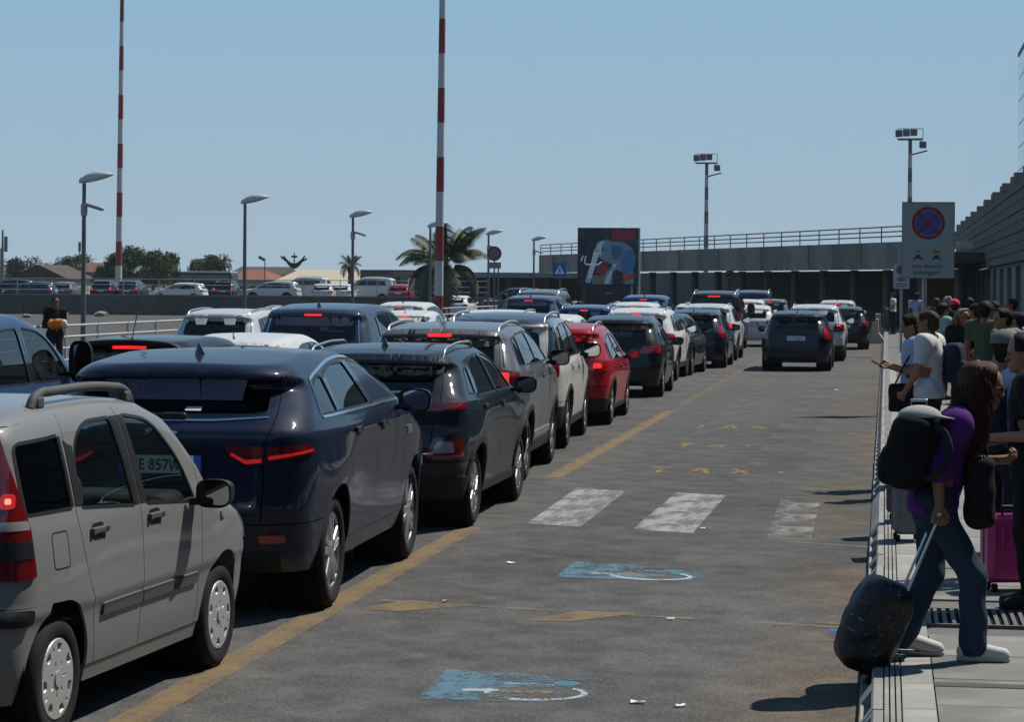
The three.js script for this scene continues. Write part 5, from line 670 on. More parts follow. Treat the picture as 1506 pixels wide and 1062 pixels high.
[[25, 380, 290, 6, 'hazy tree behind the ridged brown roof'], [100, 378, 300, 6, 'hazy tree above the pink house'], [122, 374, 305, 5, 'thin tree with bare twigs above the pink house'], [70, 388, 310, 7, 'low hazy tree between the houses']].forEach((a) => tree(a[0], a[1], a[2], a[3], a[4], 2, 0, 'hazy trees among the houses'));
// palms
function frondGeo(len, droop, n = 26) { const pos = []; const P = (t) => V(0, len * (0.95 * t - droop * t * t), len * (t * (1 - 0.2 * t))), tri = (a, b, c) => pos.push(a.x, a.y, a.z, b.x, b.y, b.z, c.x, c.y, c.z);
  for (let i = 0; i < n; i++) { const t0 = i / n, t1 = (i + 1) / n, a = P(t0), b = P(t1), w = 0.02 * (1 - t0) * len; tri(a.clone().add(V(-w, 0, 0)), a.clone().add(V(w, 0, 0)), b); if (i > 3) for (const s of [-1, 1]) { const l = len * 0.26 * Math.sin(PI * clamp(t0 * 0.9 + 0.1, 0, 1)) ** 0.7, e = V(s * l * 0.8, -l * rr(0.45, 0.75), l * 0.35); const q = a.clone().lerp(b, 0.5); tri(a, b, q.clone().add(e)); const q2 = a.clone().add(e).add(V(0, -0.04, -0.1)); tri(a.clone().lerp(b, 0.6), b.clone().lerp(P(Math.min(1, t1 + 1 / n)), 0.3), q2); } }
  const g = new THREE.BufferGeometry(); g.setAttribute('position', new THREE.Float32BufferAttribute(pos, 3)); g.computeVertexNormals(); return g; }
function palm(px, pyC, d, len, n, label, y0 = 0, wild = 1) {
  const c = atDist(px, pyC, d), o = thing('palm_tree', label, 'palm tree', V(c.x, y0, -d)), H = c.y - y0, m = mat(lin(0.045, 0.062, 0.022), 0.7), m2 = mat(lin(0.07, 0.06, 0.03), 0.8), fr = [0.6, 0.85, 1.1].map((k) => frondGeo(len, k));
  const rings = []; for (let i = 0; i <= 10; i++) { const t = i / 10, r = 0.24 - 0.06 * t + (i % 2) * 0.02 + (t > 0.85 ? 0.08 : 0); rings.push(Array.from({ length: 9 }, (_, k) => V(r * Math.cos(k / 9 * 2 * PI), t * H, r * Math.sin(k / 9 * 2 * PI)))); } mesh('trunk', loft(rings), bark, o);
  for (let i = 0; i < n; i++) { const f = mesh('frond', fr[i % 3], i % 6 === 5 ? m2 : m, o); f.position.y = H; f.rotation.order = 'YXZ'; f.rotation.y = i * 2.39996 + rr(-0.2, 0.2); f.rotation.x = [-0.35, 0.1, 0.55][i % 3] + rr(-0.15, 0.15) * wild; f.scale.setScalar(rr(0.8, 1.08)); }
}
palm(655, 392, 118, 3.1, 33, 'large feathery palm tree behind the striped mast'); palm(516, 392, 190, 1.5, 16, 'small palm beside the beige building', 0.6);
// houses
const tiles = mat(lin(0.23, 0.1, 0.055), 0.9, 0, { map: rep(concrete, 0.4) }), tilesDark = mat(lin(0.1, 0.065, 0.045), 0.9, 0, { map: rep(concrete, 0.4) });
function house(name, label, px0, px1, pyEave, pyRidge, d, depth, wallM, roofM, gable, wins = 0, y0 = 0.0) {
  const a = atDist(px0, pyEave, d), b = atDist(px1, pyEave, d), r = atDist((px0 + px1) / 2, pyRidge, d), w = b.x - a.x, o = thing(name, label, 'house', V((a.x + b.x) / 2, y0, -d)), H = a.y - y0, R = r.y - a.y; 
  mesh('wall', uvBox(w, H, depth, 0, H / 2, -depth / 2, 4), wallM, o);
  const s = new THREE.Shape(); let g; if (gable) { s.moveTo(-w / 2 - 0.4, 0); s.lineTo(w / 2 + 0.4, 0); s.lineTo(gable === 2 ? w / 2 + 0.2 : 0, R); s.lineTo(gable === 2 ? -w * 0.32 : 0, R); s.closePath(); g = new THREE.ExtrudeGeometry(s, { depth: depth + 0.8, bevelEnabled: false }).translate(0, H, -depth - 0.4); }
  else g = (() => { const pos = [], W = w / 2 + 0.4, D0 = 0.4, D1 = -depth - 0.4, M0 = -depth / 2, q = (...v) => pos.push(...v.flatMap((k) => k)); const A = [-W, H, D0], B = [W, H, D0], C2 = [W * (w < 5 ? 0.3 : 0.9), H + R, M0], D2 = [-W * (w < 5 ? 0.3 : 0.9), H + R, M0], E = [W, H, D1], F2 = [-W, H, D1]; q(A, B, C2, A, C2, D2, E, F2, D2, E, D2, C2, B, E, C2, F2, A, D2, A, F2, E, A, E, B); const gg = new THREE.BufferGeometry(); gg.setAttribute('position', new THREE.Float32BufferAttribute(pos, 3)); gg.computeVertexNormals(); return gg; })();
  mesh('roof', g, roofM, o); const wm = mat(lin(0.03, 0.03, 0.035), 0.3); for (let i = 0; i < wins; i++) mesh('window', box(0.9, 1.1, 0.08, -w / 2 + (i + 0.5) * w / wins, H * 0.55, 0.03), wm, o); return o;
}
const pinkW = mat(lin(0.3, 0.17, 0.12), 0.9), creamW = mat(lin(0.36, 0.3, 0.2), 0.9);
house('house', 'brown ridged roof house at the edge of the lot', 18, 98, 410, 389, 280, 10, creamW, tilesDark, 1, 2); house('house', 'pink walled house with a long tiled roof', 86, 150, 400, 386, 300, 9, pinkW, tiles, 0, 3); house('house', 'low white house behind the brown roof', -20, 24, 404, 397, 310, 9, mat(lin(0.34, 0.34, 0.33), 0.9), tilesDark, 0, 2); house('house', 'house with a bright orange tiled roof', 330, 390, 411, 396, 250, 10, creamW, mat(lin(0.34, 0.12, 0.05), 0.9, 0, { map: rep(concrete, 0.4) }), 0, 2); house('house', 'dark hip-roofed house behind the orange roof', 340, 412, 404, 392, 290, 10, creamW, tilesDark, 0, 2);
const beige = house('shed', 'long beige building with a pale sloping roof', 400, 530, 418, 396, 240, 22, mat(lin(0.28, 0.235, 0.165), 0.9), mat(lin(0.36, 0.31, 0.22), 0.85), 0, 0);
house('shed', 'plain grey block beside the beige building', 530, 600, 397, 396, 235, 14, concDark, concDark, 0, 0);
{ // boat-shaped ornament on the beige roof
  const p = atDist(433, 396, 238), o = thing('rooftop_ornament', 'dark boat-like ornament with a crow nest on the beige roof', 'ornament', p), m = mat(lin(0.035, 0.035, 0.035), 0.8), rings = []; for (let i = 0; i <= 10; i++) { const t = i / 10 * 2 - 1, w = 0.35 * (1 - t * t * 0.8), y = 0.35 + t * t * 0.85; rings.push([V(t * 1.1, y + 0.22, -w), V(t * 1.1, y - 0.3 * (1 - t * t), 0), V(t * 1.1, y + 0.22, w), V(t * 1.1, y + 0.1, 0)]); } mesh('hull', loft(rings), m, o); mesh('mast', join(bar(V(0, 0, 0), V(0, 1.5, 0), 0.06), cyl(0.28, 0.34, 0.2, 0, 1.15, 0), cyl(0.05, 0.05, 0.35, 0, 1.3, 0)), m, o); mesh('prow', join(tf(rbox(0.7, 0.18, 0.2, 0.05), -1.1, 1.05, 0, 0, 0, -0.7), tf(rbox(0.5, 0.16, 0.2, 0.05), 1.1, 0.95, 0, 0, 0, 0.6)), m, o);
}
{ const p = atDist(5, 338, 260), o = thing('radio_mast', 'slim lattice radio mast at the edge of the houses', 'mast', V(p.x, 0, -260)); mesh('mast', join(cyl(0.2, 0.1, p.y, 0, 0, 0, 6)), galvDark, o); for (let i = 0; i < 3; i++) mesh('antenna_panel', box(0.35, 1.7, 0.2, [-0.5, 0.45, 0][i], p.y - [1.2, 1.6, 2.9][i], 0.2), galvDark, o); }
{ const p = atDist(118, 356, 300), o = thing('pole', 'thin dark aerial pole above the hazy trees', 'pole', V(p.x, 0, -300)); mesh('shaft', cyl(0.1, 0.06, p.y), galvDark, o); mesh('aerial', cyl(0.18, 0.18, 1.2, 0, p.y - 1.2, 0), galvDark, o); }
{ const p = atDist(390, 380, 230), o = thing('lamp_post', 'small distant lamp post before the dark hip roof', 'street lamp', V(p.x, 0, -230)); mesh('pole', cyl(0.06, 0.05, p.y), galvDark, o); mesh('lamp_head', tf(rbox(0.7, 0.3, 0.3, 0.08), -0.3, p.y, 0, 0, 0, -0.5), galvDark, o); }
{ // low hills on the horizon
  const pos = [], idx = [], n = 60; for (let i = 0; i <= n; i++) { const x = -420 + i * 12, h = 2.5 + 4.5 * fbm(i * 0.16 + 3, 1.7, 999, 5, 4); pos.push(x, 0, -620, x, h, -660, x, 0, -760); if (i < n) { const k = i * 3; idx.push(k, k + 3, k + 4, k, k + 4, k + 1, k + 1, k + 4, k + 5, k + 1, k + 5, k + 2); } } const g = new THREE.BufferGeometry(); g.setAttribute('position', new THREE.Float32BufferAttribute(pos, 3)); g.setIndex(idx); g.computeVertexNormals(); structure('hills', g, mat(lin(0.06, 0.066, 0.06), 0.95), 'low dark hills on the horizon');
}
// long low terminal wing and the elevated road
{
  const d = 205, a = atDist(585, 402, d), b = atDist(860, 407, d), o = thing('terminal_wing', 'long low flat-roofed wing with a dark open front', 'building', V(0, 0, -d)), H = a.y;
  mesh('roof_slab', uvBox(b.x - a.x + 6, 0.42, 14, (a.x + b.x) / 2 + 3, H - 0.1, -5, 4), concM, o); mesh('back_wall', uvBox(b.x - a.x, H - 0.3, 0.4, (a.x + b.x) / 2, (H - 0.3) / 2, -10, 4), concDark, o); for (let i = 0; i < 6; i++) mesh('column', box(0.35, H - 0.32, 0.35, lerp(a.x, b.x, i / 5), (H - 0.32) / 2, 0), concDark, o);
}
{
  const o = thing('elevated_road', 'elevated concrete road with weathered parapet panels and a railing', 'viaduct', V(0, 0, 0)), L = atDist(795, 374, 176), Rr = atDist(1400, 358, 113), n = 20, stain = [stone(0.42, 0.385, 0.34, 2.2), stone(0.34, 0.31, 0.27, 2.2), stone(0.46, 0.42, 0.37, 2.2)], y1 = 4.32, y0 = 3.05, dir = Rr.clone().sub(L); dir.y = 0; const len = dir.length(), ang = Math.atan2(-dir.z, dir.x); dir.normalize();
  const at = (t, y, back = 0) => V(L.x + dir.x * len * t - dir.z * back, y, L.z + dir.z * len * t + dir.x * back);
  for (let i = 0; i < n; i++) { const p = at((i + 0.5) / n, (y0 + y1) / 2), q = mesh('parapet_panel', uvBox(len / n - 0.04, y1 - y0, 0.25, 0, 0, 0, 2.2), stain[(i * 7) % 3], o); q.position.copy(p); q.rotation.y = ang; if (i % 2) { const r = mesh('parapet_rib', uvBox(0.22, y1 - y0, 0.2, 0, 0, 0, 2.2), stain[1], o); r.position.copy(at(i / n, (y0 + y1) / 2)).add(V(-dir.z * 0.0, 0, 0.2)); r.rotation.y = ang; } }
  const deck = mesh('road_deck', uvBox(len - 3, 0.5, 15, 0, 0, 0, 4), concDark, o); deck.position.copy(at(0.5, y0 + 0.5, -7.8)); deck.rotation.y = ang;
  const bw = mesh('back_wall', uvBox(len * 2, y0 + 0.3, 0.4, 0, 0, 0, 4), concDark, o); bw.position.copy(at(0.45, y0 / 2, -14.6)); bw.rotation.y = ang;
  for (let i = 0; i <= 14; i++) { const c = mesh('column', cyl(0.22, 0.22, y0), concM, o); c.position.copy(at(0.12 + i / 14 * 0.86, 0, -3)); }
  for (const h of [0.27, 0.5, 0.74]) { const r = mesh('railing_bar', bar(at(0, y1 + h), at(1, y1 + h), 0.035), galvDark, o); }
  for (let i = 0; i <= 26; i++) { const r = mesh('railing_post', cyl(0.03, 0.03, 0.75), galvDark, o); r.position.copy(at(i / 26, y1)); }
  for (let i = 0; i < 9; i++) { const r = mesh('far_barrier', uvBox(len / 9 - 0.3, 0.4, 0.2, 0, 0, 0, 2), stone(0.5, 0.49, 0.46, 2), o); r.position.copy(at((i + 0.5) / 9, y1 + 0.05, -7)); r.rotation.y = ang; }
}
// terminal on the right: tall shaded fascia with rib ends over a row of pale piers, glass block above
{
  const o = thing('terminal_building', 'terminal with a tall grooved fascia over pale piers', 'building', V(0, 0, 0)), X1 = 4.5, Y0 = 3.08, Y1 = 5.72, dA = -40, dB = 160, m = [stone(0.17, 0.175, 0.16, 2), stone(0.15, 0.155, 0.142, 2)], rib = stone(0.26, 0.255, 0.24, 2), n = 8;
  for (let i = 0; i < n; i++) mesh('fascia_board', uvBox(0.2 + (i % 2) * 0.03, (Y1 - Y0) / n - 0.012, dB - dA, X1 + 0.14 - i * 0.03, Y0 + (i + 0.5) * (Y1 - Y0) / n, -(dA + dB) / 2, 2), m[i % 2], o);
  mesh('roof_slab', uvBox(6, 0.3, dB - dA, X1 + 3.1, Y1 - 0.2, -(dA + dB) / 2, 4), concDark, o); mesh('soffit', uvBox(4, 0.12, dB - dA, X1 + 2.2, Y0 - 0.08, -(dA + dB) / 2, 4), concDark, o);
  for (let d = -35; d < 160; d += 8.5) { const q = mesh('rib_end', join(uvBox(0.75, 0.3, 1.1, X1 + 0.12, Y1 + 0.14, 0, 2), uvBox(0.5, 0.26, 0.9, X1 + 0.3, Y1 + 0.4, 0, 2)), rib, o); q.position.z = -d; }
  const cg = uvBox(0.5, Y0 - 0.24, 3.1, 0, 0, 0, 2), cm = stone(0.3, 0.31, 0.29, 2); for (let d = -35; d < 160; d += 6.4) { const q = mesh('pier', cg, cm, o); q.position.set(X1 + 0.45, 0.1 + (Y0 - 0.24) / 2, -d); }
  mesh('glass_front', box(0.1, Y0 - 0.1, dB - dA, X1 + 2.6, Y0 / 2, -(dA + dB) / 2), mat(lin(0.02, 0.026, 0.028), 0.12, 0, { clearcoat: 0.5 }), o);
}
{ const d1 = 370, H = atDist(1497, 84, d1).y, X = atDist(1497, 84, d1).x, o = thing('glass_tower', 'pale blue glass block rising behind the terminal fascia', 'building', V(X, 0, 0)), g = mat(lin(0.3, 0.42, 0.52), 0.12, 0.1, { clearcoat: 0.8 }), n = 9, m = 8; mesh('core', box(12, H - 5.9, 120, 6.1, (H + 5.9) / 2, -d1 + 60), mat(lin(0.12, 0.13, 0.14), 0.6), o); for (let i = 0; i < n; i++) for (let k = 0; k < m; k++) mesh('glass_pane', box(0.08, (H - 5.9) / n - 0.16, 14.8, 0.03, 5.9 + (i + 0.5) * (H - 5.9) / n, -d1 + 7.5 + k * 15), g, o); mesh('roof_edge', box(12.4, 0.6, 120.4, 6.1, H + 0.3, -d1 + 60), galvDark, o); mesh('base_block', box(11, 5.7, 119, 7.2, 2.95, -d1 + 60), concDark, o); }
// mural on a dark stand: an elephant in greys over dark red and blue strokes
{
  const d = 130, tl = atDist(850, 335, d), br = atDist(938, 420, d), w = br.x - tl.x, h = tl.y - br.y, o = thing('mural_panel', 'painted elephant mural on a dark stand in front of the elevated road', 'mural', V((tl.x + br.x) / 2, 0, -d));
  const t = canvasTex(512, 512, (c, W, H) => {
    c.fillStyle = '#1c222b'; c.fillRect(0, 0, W, H); for (let i = 0; i < 70; i++) { c.strokeStyle = ['#2b3a4c', '#3a4652', '#5c1d22', '#16191f', '#4a2326', '#56606a'][i % 6]; c.lineWidth = rr(5, 26); c.globalAlpha = 0.55; const x = rr(0, W), y = rr(0, H); c.beginPath(); c.moveTo(x, y); c.quadraticCurveTo(x + rr(-60, 60), y + rr(-90, 20), x + rr(-40, 130), y + rr(-150, 40)); c.stroke(); } c.globalAlpha = 1;
    c.fillStyle = '#6b2125'; c.fillRect(290, 20, 200, 90); c.fillStyle = '#7c2326'; c.beginPath(); c.moveTo(150, 400); c.lineTo(240, 300); c.lineTo(270, 420); c.fill(); c.fillStyle = '#5a5348'; c.fillRect(120, 425, 180, 80);
    c.fillStyle = '#56646e'; c.beginPath(); c.moveTo(165, 130); c.quadraticCurveTo(240, 90, 300, 125); c.quadraticCurveTo(400, 110, 470, 190); c.quadraticCurveTo(505, 280, 470, 370); c.lineTo(480, 500); c.lineTo(400, 500); c.lineTo(390, 400); c.lineTo(330, 370); c.lineTo(300, 400); c.lineTo(275, 500); c.lineTo(225, 500); c.lineTo(240, 400); c.lineTo(300, 330); c.lineTo(220, 290); c.lineTo(150, 250); c.closePath(); c.fill();
    c.fillStyle = '#8b959a'; c.beginPath(); c.moveTo(150, 230); c.quadraticCurveTo(150, 120, 235, 115); c.quadraticCurveTo(190, 170, 205, 250); c.closePath(); c.fill(); c.beginPath(); c.moveTo(300, 320); c.quadraticCurveTo(300, 420, 270, 500); c.lineTo(228, 500); c.quadraticCurveTo(240, 410, 340, 330); c.closePath(); c.fill();
    c.fillStyle = '#2e4c66'; c.beginPath(); c.moveTo(280, 160); c.quadraticCurveTo(380, 140, 390, 200); c.quadraticCurveTo(360, 300, 300, 280); c.closePath(); c.fill(); c.fillStyle = '#31546f'; c.beginPath(); c.ellipse(430, 300, 60, 110, 0.2, 0, 7); c.fill();
    c.lineWidth = 44; c.strokeStyle = '#7b868c'; c.beginPath(); c.moveTo(165, 190); c.quadraticCurveTo(140, 320, 110, 400); c.quadraticCurveTo(100, 450, 85, 490); c.stroke(); c.lineWidth = 9; c.strokeStyle = '#c9cdc8'; for (let i = 0; i < 11; i++) { const u = i / 11; c.beginPath(); c.moveTo(132 - u * 50, 225 + u * 230); c.lineTo(182 - u * 66, 232 + u * 230); c.stroke(); } c.strokeStyle = '#d4d6cf'; c.lineWidth = 13; c.beginPath(); c.moveTo(205, 300); c.quadraticCurveTo(170, 340, 130, 330); c.stroke(); c.beginPath(); c.moveTo(60, 310); c.quadraticCurveTo(80, 340, 130, 320); c.stroke(); c.lineWidth = 10; c.beginPath(); c.moveTo(30, 300); c.lineTo(48, 250); c.stroke(); c.beginPath(); c.moveTo(60, 305); c.lineTo(72, 250); c.stroke(); c.fillStyle = '#7a4530'; c.beginPath(); c.arc(420, 440, 34, 0, 7); c.fill(); c.fillStyle = '#8d2b2f'; c.beginPath(); c.arc(455, 430, 26, 0, 7); c.fill(); c.fillStyle = '#101418'; c.beginPath(); c.arc(215, 195, 9, 0, 7); c.fill();  const im = c.getImageData(0, 0, W, H); for (let i = 0; i < im.data.length; i++) if (i % 4 < 3) im.data[i] = Math.min(255, im.data[i] * 1.4); c.putImageData(im, 0, 0); });
  const side = mat(lin(0.1, 0.1, 0.1), 0.8); mesh('panel', box(w, h, 0.25, 0, br.y + h / 2, 0), [side, side, side, side, mat(0xffffff, 0.75, 0, { map: t }), side], o);
  mesh('frame_post', join(box(0.1, br.y + h, 0.1, w / 2 + 0.06, (br.y + h) / 2, 0)), mat(lin(0.4, 0.4, 0.4), 0.7), o); mesh('stand', join(box(w * 0.74, br.y - 0.02, 1.2, 0.05, (br.y - 0.02) / 2, -0.3)), mat(lin(0.014, 0.018, 0.017), 0.7), o); mesh('stand_plaque', box(w * 0.12, 0.08, 0.02, 0.1, br.y - 0.42, 0.32), mat(lin(0.25, 0.25, 0.25), 0.7), o);
}
// signs
function roundSign(px, py, d, r, draw, label, post = true, name = 'round_sign') { const p = atDist(px, py, d), o = thing(name, label, 'sign', V(p.x, 0, -d)); const t = canvasTex(256, 256, (c, w) => { c.clearRect(0, 0, w, w); draw(c, w); }); const f = mesh('sign_face', new THREE.CylinderGeometry(r, r, 0.03, 32).rotateX(PI / 2).translate(0, p.y, 0), galv, o); mesh('sign_print', new THREE.CircleGeometry(r * 0.985, 32).translate(0, p.y, 0.018), mat(0xffffff, 0.6, 0, { map: t }), f); if (post) mesh('post', cyl(0.03, 0.03, p.y - 0.02, 0, 0, -0.045), galvDark, o); return [o, p]; }
const noStop = (c, w) => { c.fillStyle = '#7c1f24'; c.beginPath(); c.arc(w / 2, w / 2, w / 2, 0, 7); c.fill(); c.fillStyle = '#284a8c'; c.beginPath(); c.arc(w / 2, w / 2, w * 0.39, 0, 7); c.fill(); c.strokeStyle = '#b79aa0'; c.lineWidth = w * 0.012; c.stroke(); for (const s of [-1, 1]) { c.strokeStyle = '#7c1f24'; c.lineWidth = w * 0.085; c.beginPath(); c.moveTo(w / 2 - s * w * 0.28, w / 2 - w * 0.28); c.lineTo(w / 2 + s * w * 0.28, w / 2 + w * 0.28); c.stroke(); } };
{ const [o, p] = roundSign(727, 373, 98, 0.3, (c, w) => { c.fillStyle = '#6d2a33'; c.beginPath(); c.arc(w / 2, w / 2, w / 2, 0, 7); c.fill(); c.fillStyle = '#7b5560'; c.beginPath(); c.arc(w / 2, w / 2, w * 0.36, 0, 7); c.fill(); }, 'round red-rimmed sign with a small plate beside the palm'); mesh('plate', box(0.55, 0.25, 0.03, 0, p.y - 0.48, 0), mat(lin(0.2, 0.19, 0.17), 0.7), o); mesh('post', cyl(0.03, 0.03, p.y - 0.4, 0.16, 0, -0.05), galvDark, o); }
roundSign(1073, 404, 150, 0.3, (c, w) => { c.fillStyle = '#8c1f22'; c.beginPath(); c.arc(w / 2, w / 2, w / 2, 0, 7); c.fill(); c.fillStyle = '#cfcfc8'; c.beginPath(); c.arc(w / 2, w / 2, w * 0.4, 0, 7); c.fill(); c.fillStyle = '#151515'; c.font = 'bold 120px sans-serif'; c.textAlign = 'center'; c.textBaseline = 'middle'; c.fillText('40', w / 2, w / 2 + 8); }, 'round speed limit 40 sign before the elevated road', true, 'speed_limit_sign');
roundSign(1072, 391, 151, 0.27, (c, w) => { c.fillStyle = '#4a1c26'; c.beginPath(); c.arc(w / 2, w / 2, w / 2, 0, 7); c.fill(); c.fillStyle = '#3a2a40'; c.beginPath(); c.arc(w / 2, w / 2, w * 0.36, 0, 7); c.fill(); }, 'dim red round sign above the speed limit sign');
{ const d = 108, p = atDist(823, 397, d), o = thing('crossing_sign', 'blue square pedestrian crossing sign with white triangle', 'sign', V(p.x, 0, -d)), t = canvasTex(256, 256, (c, w) => { c.fillStyle = '#1f55a8'; c.fillRect(0, 0, w, w); c.fillStyle = '#d5d8da'; c.beginPath(); c.moveTo(w / 2, 40); c.lineTo(222, 200); c.lineTo(34, 200); c.fill(); c.fillStyle = '#111'; c.beginPath(); c.arc(130, 95, 12, 0, 7); c.fill(); c.lineWidth = 14; c.strokeStyle = '#111'; c.beginPath(); c.moveTo(130, 105); c.lineTo(126, 145); c.lineTo(100, 188); c.moveTo(126, 145); c.lineTo(152, 188); c.moveTo(130, 115); c.lineTo(158, 140); c.moveTo(130, 115); c.lineTo(104, 138); c.stroke(); }); mesh('panel', box(0.62, 0.62, 0.03, 0, p.y, 0), [galv, galv, galv, galv, mat(0xffffff, 0.6, 0, { map: t }), galv], o); mesh('post', cyl(0.03, 0.03, p.y, 0, 0, -0.05), galvDark, o); }
function boardSign(px0, py0, px1, py1, d, draw, label, postX) { const a = atDist(px0, py0, d), b = atDist(px1, py1, d), w = b.x - a.x, h = a.y - b.y, o = thing('no_stopping_sign', label, 'sign', V((a.x + b.x) / 2, 0, -d)), t = canvasTex(512, Math.round(512 * h / w), draw), g = mat(lin(0.14, 0.145, 0.14), 0.6, 0.2); mesh('panel', join(box(w, h, 0.05, 0, b.y + h / 2, -0.03)), g, o); mesh('sign_print', new THREE.PlaneGeometry(w * 0.975, h * 0.982).translate(0, b.y + h / 2, 0.0), mat(0xffffff, 0.55, 0, { map: t }), o); mesh('post', cyl(0.04, 0.04, a.y - 0.1 - 0.13, postX ?? 0, 0.13, -0.1), galv, o); mesh('bracket', join(box(0.3, 0.05, 0.05, postX ?? 0, b.y + h * 0.2, -0.07), box(0.3, 0.05, 0.05, postX ?? 0, b.y + h * 0.8, -0.07)), galv, o); return o; }
boardSign(1326, 297, 1403, 410, 41.5, (c, w, h) => {
  c.fillStyle = '#8d9590'; c.fillRect(0, 0, w, h); c.save(); c.translate(w / 2 - 165, 40); const off = document.createElement('canvas'); off.width = off.height = 330; const q = off.getContext('2d'); noStop(q, 330); c.drawImage(off, 0, 0); c.restore();
  c.fillStyle = '#7aa0a8'; c.fillRect(150, 398, 190, 50); c.strokeStyle = '#8a9694'; c.lineWidth = 4; c.strokeRect(80, 462, 150, 130); c.strokeRect(262, 462, 150, 130); c.fillStyle = '#3b4a52'; c.font = 'bold 30px sans-serif'; c.textAlign = 'center'; c.fillText('CAR', 155, 500); c.fillStyle = '#9c8a2a'; c.fillRect(292, 474, 92, 32); c.fillStyle = '#2a2a1a'; c.font = 'bold 28px sans-serif'; c.fillText('TAXI', 338, 500);
  for (const x of [155, 338]) { c.fillStyle = '#1d2428'; c.beginPath(); c.moveTo(x - 42, 575); c.lineTo(x - 42, 552); c.lineTo(x - 26, 545); c.lineTo(x - 14, 522); c.lineTo(x + 14, 522); c.lineTo(x + 26, 545); c.lineTo(x + 42, 552); c.lineTo(x + 42, 575); c.lineTo(x + 28, 575); c.lineTo(x + 28, 562); c.lineTo(x - 28, 562); c.lineTo(x - 28, 575); c.fill(); }
  c.fillStyle = '#20262a'; c.font = 'bold 52px sans-serif'; c.fillText('solo discesa', w / 2 - 10, 655); c.fillText('passeggeri', w / 2 - 10, 715);
}, 'large board with a no-stopping symbol and solo discesa passeggeri lettering', -0.06);
boardSign(1313, 388, 1337, 425, 76, (c, w, h) => { c.fillStyle = '#9aa0a2'; c.fillRect(0, 0, w, h); c.save(); c.translate(w / 2 - 165, 20); const off = document.createElement('canvas'); off.width = off.height = 330; noStop(off.getContext('2d'), 330); c.drawImage(off, 0, 0); c.restore(); c.fillStyle = '#555f70'; c.fillRect(120, 420, 260, 130); c.fillRect(80, 620, 350, 40); c.fillRect(80, 690, 350, 40); }, 'small no-stopping board behind the large one');
{ // pale plastic barriers at the end of the kerb lane
  const m = mat(lin(0.36, 0.3, 0.21), 0.7), s = new THREE.Shape(); [[-0.3, 0], [-0.3, 0.15], [-0.12, 0.4], [-0.09, 0.9], [0.09, 0.9], [0.12, 0.4], [0.3, 0.15], [0.3, 0]].forEach((p, i) => (i ? s.lineTo(...p) : s.moveTo(...p))); s.closePath(); const g = new THREE.ExtrudeGeometry(s, { depth: 1.3, bevelEnabled: true, bevelSize: 0.03, bevelThickness: 0.03, bevelSegments: 2 }); g.translate(0, 0, -0.65);
  [[1294, 505, 'beige road barrier next to the kerb lane car'], [1297, 491, 'beige road barrier beside the far walkers']].forEach(([px, py, l], i) => { const p = onGround(px, py), o = thing('road_barrier', l, 'barrier', V(p.x - 0.2, 0, p.z), 0, 'beige road barriers'); mesh('body', g, m, o); mesh('top_slot', box(0.1, 0.02, 0.6, 0, 0.935, 0), M.black, o); });
}
{ const a = onGround(1300, 487, 0.13), b = V(3.4, 0.13, a.z - 2); fence('pavement_railing', 'dark railing across the end of the pavement', a.x + 0.15, -a.z, b.x, -b.z, 0.13, [0.5, 1.05], 1.2, galvDark, 0.03, 0.03); }
// bits of rubble and cable by the wall
{ const g = new THREE.DodecahedronGeometry(0.3, 0), m = stone(0.36, 0.35, 0.32, 1); for (const [px, py] of [[95, 462], [150, 464], [105, 458], [205, 462], [40, 466], [240, 459]]) { const p = onGround(px, py), o = single('rubble_stone', g, m, 'pale lump of rubble in front of the dark wall', 'rubble', 'rubble in front of the dark wall'); o.position.set(p.x, 0.05, p.z); o.scale.set(rr(0.6, 2.4), rr(0.4, 0.9), rr(0.6, 1.2)); o.rotation.y = rr(0, 3); } }
scene.fog = new THREE.FogExp2(new THREE.Color(0.6, 0.7, 0.78), 0.00012);
{ // unseen block added behind the viewer to darken reflections in the car rears
  const o = thing('added_dark_block', 'added unseen dark block behind the viewer that darkens car reflections', 'building', V(-12, 0, 34)), m = stone(0.2, 0.196, 0.185, 3), dk = stone(0.12, 0.118, 0.11, 3); mesh('core', box(56, 13.6, 14, 0, 6.8, 8), dk, o); for (let i = 0; i < 5; i++) mesh('parapet', uvBox(56.6, 1.1, 0.3, 0, 1.2 + i * 3, 0.4, 4), m, o); for (let i = 0; i < 11; i++) mesh('column', uvBox(0.6, 13.6, 0.6, -28 + i * 5.6, 6.8, 0.5, 4), m, o);
}
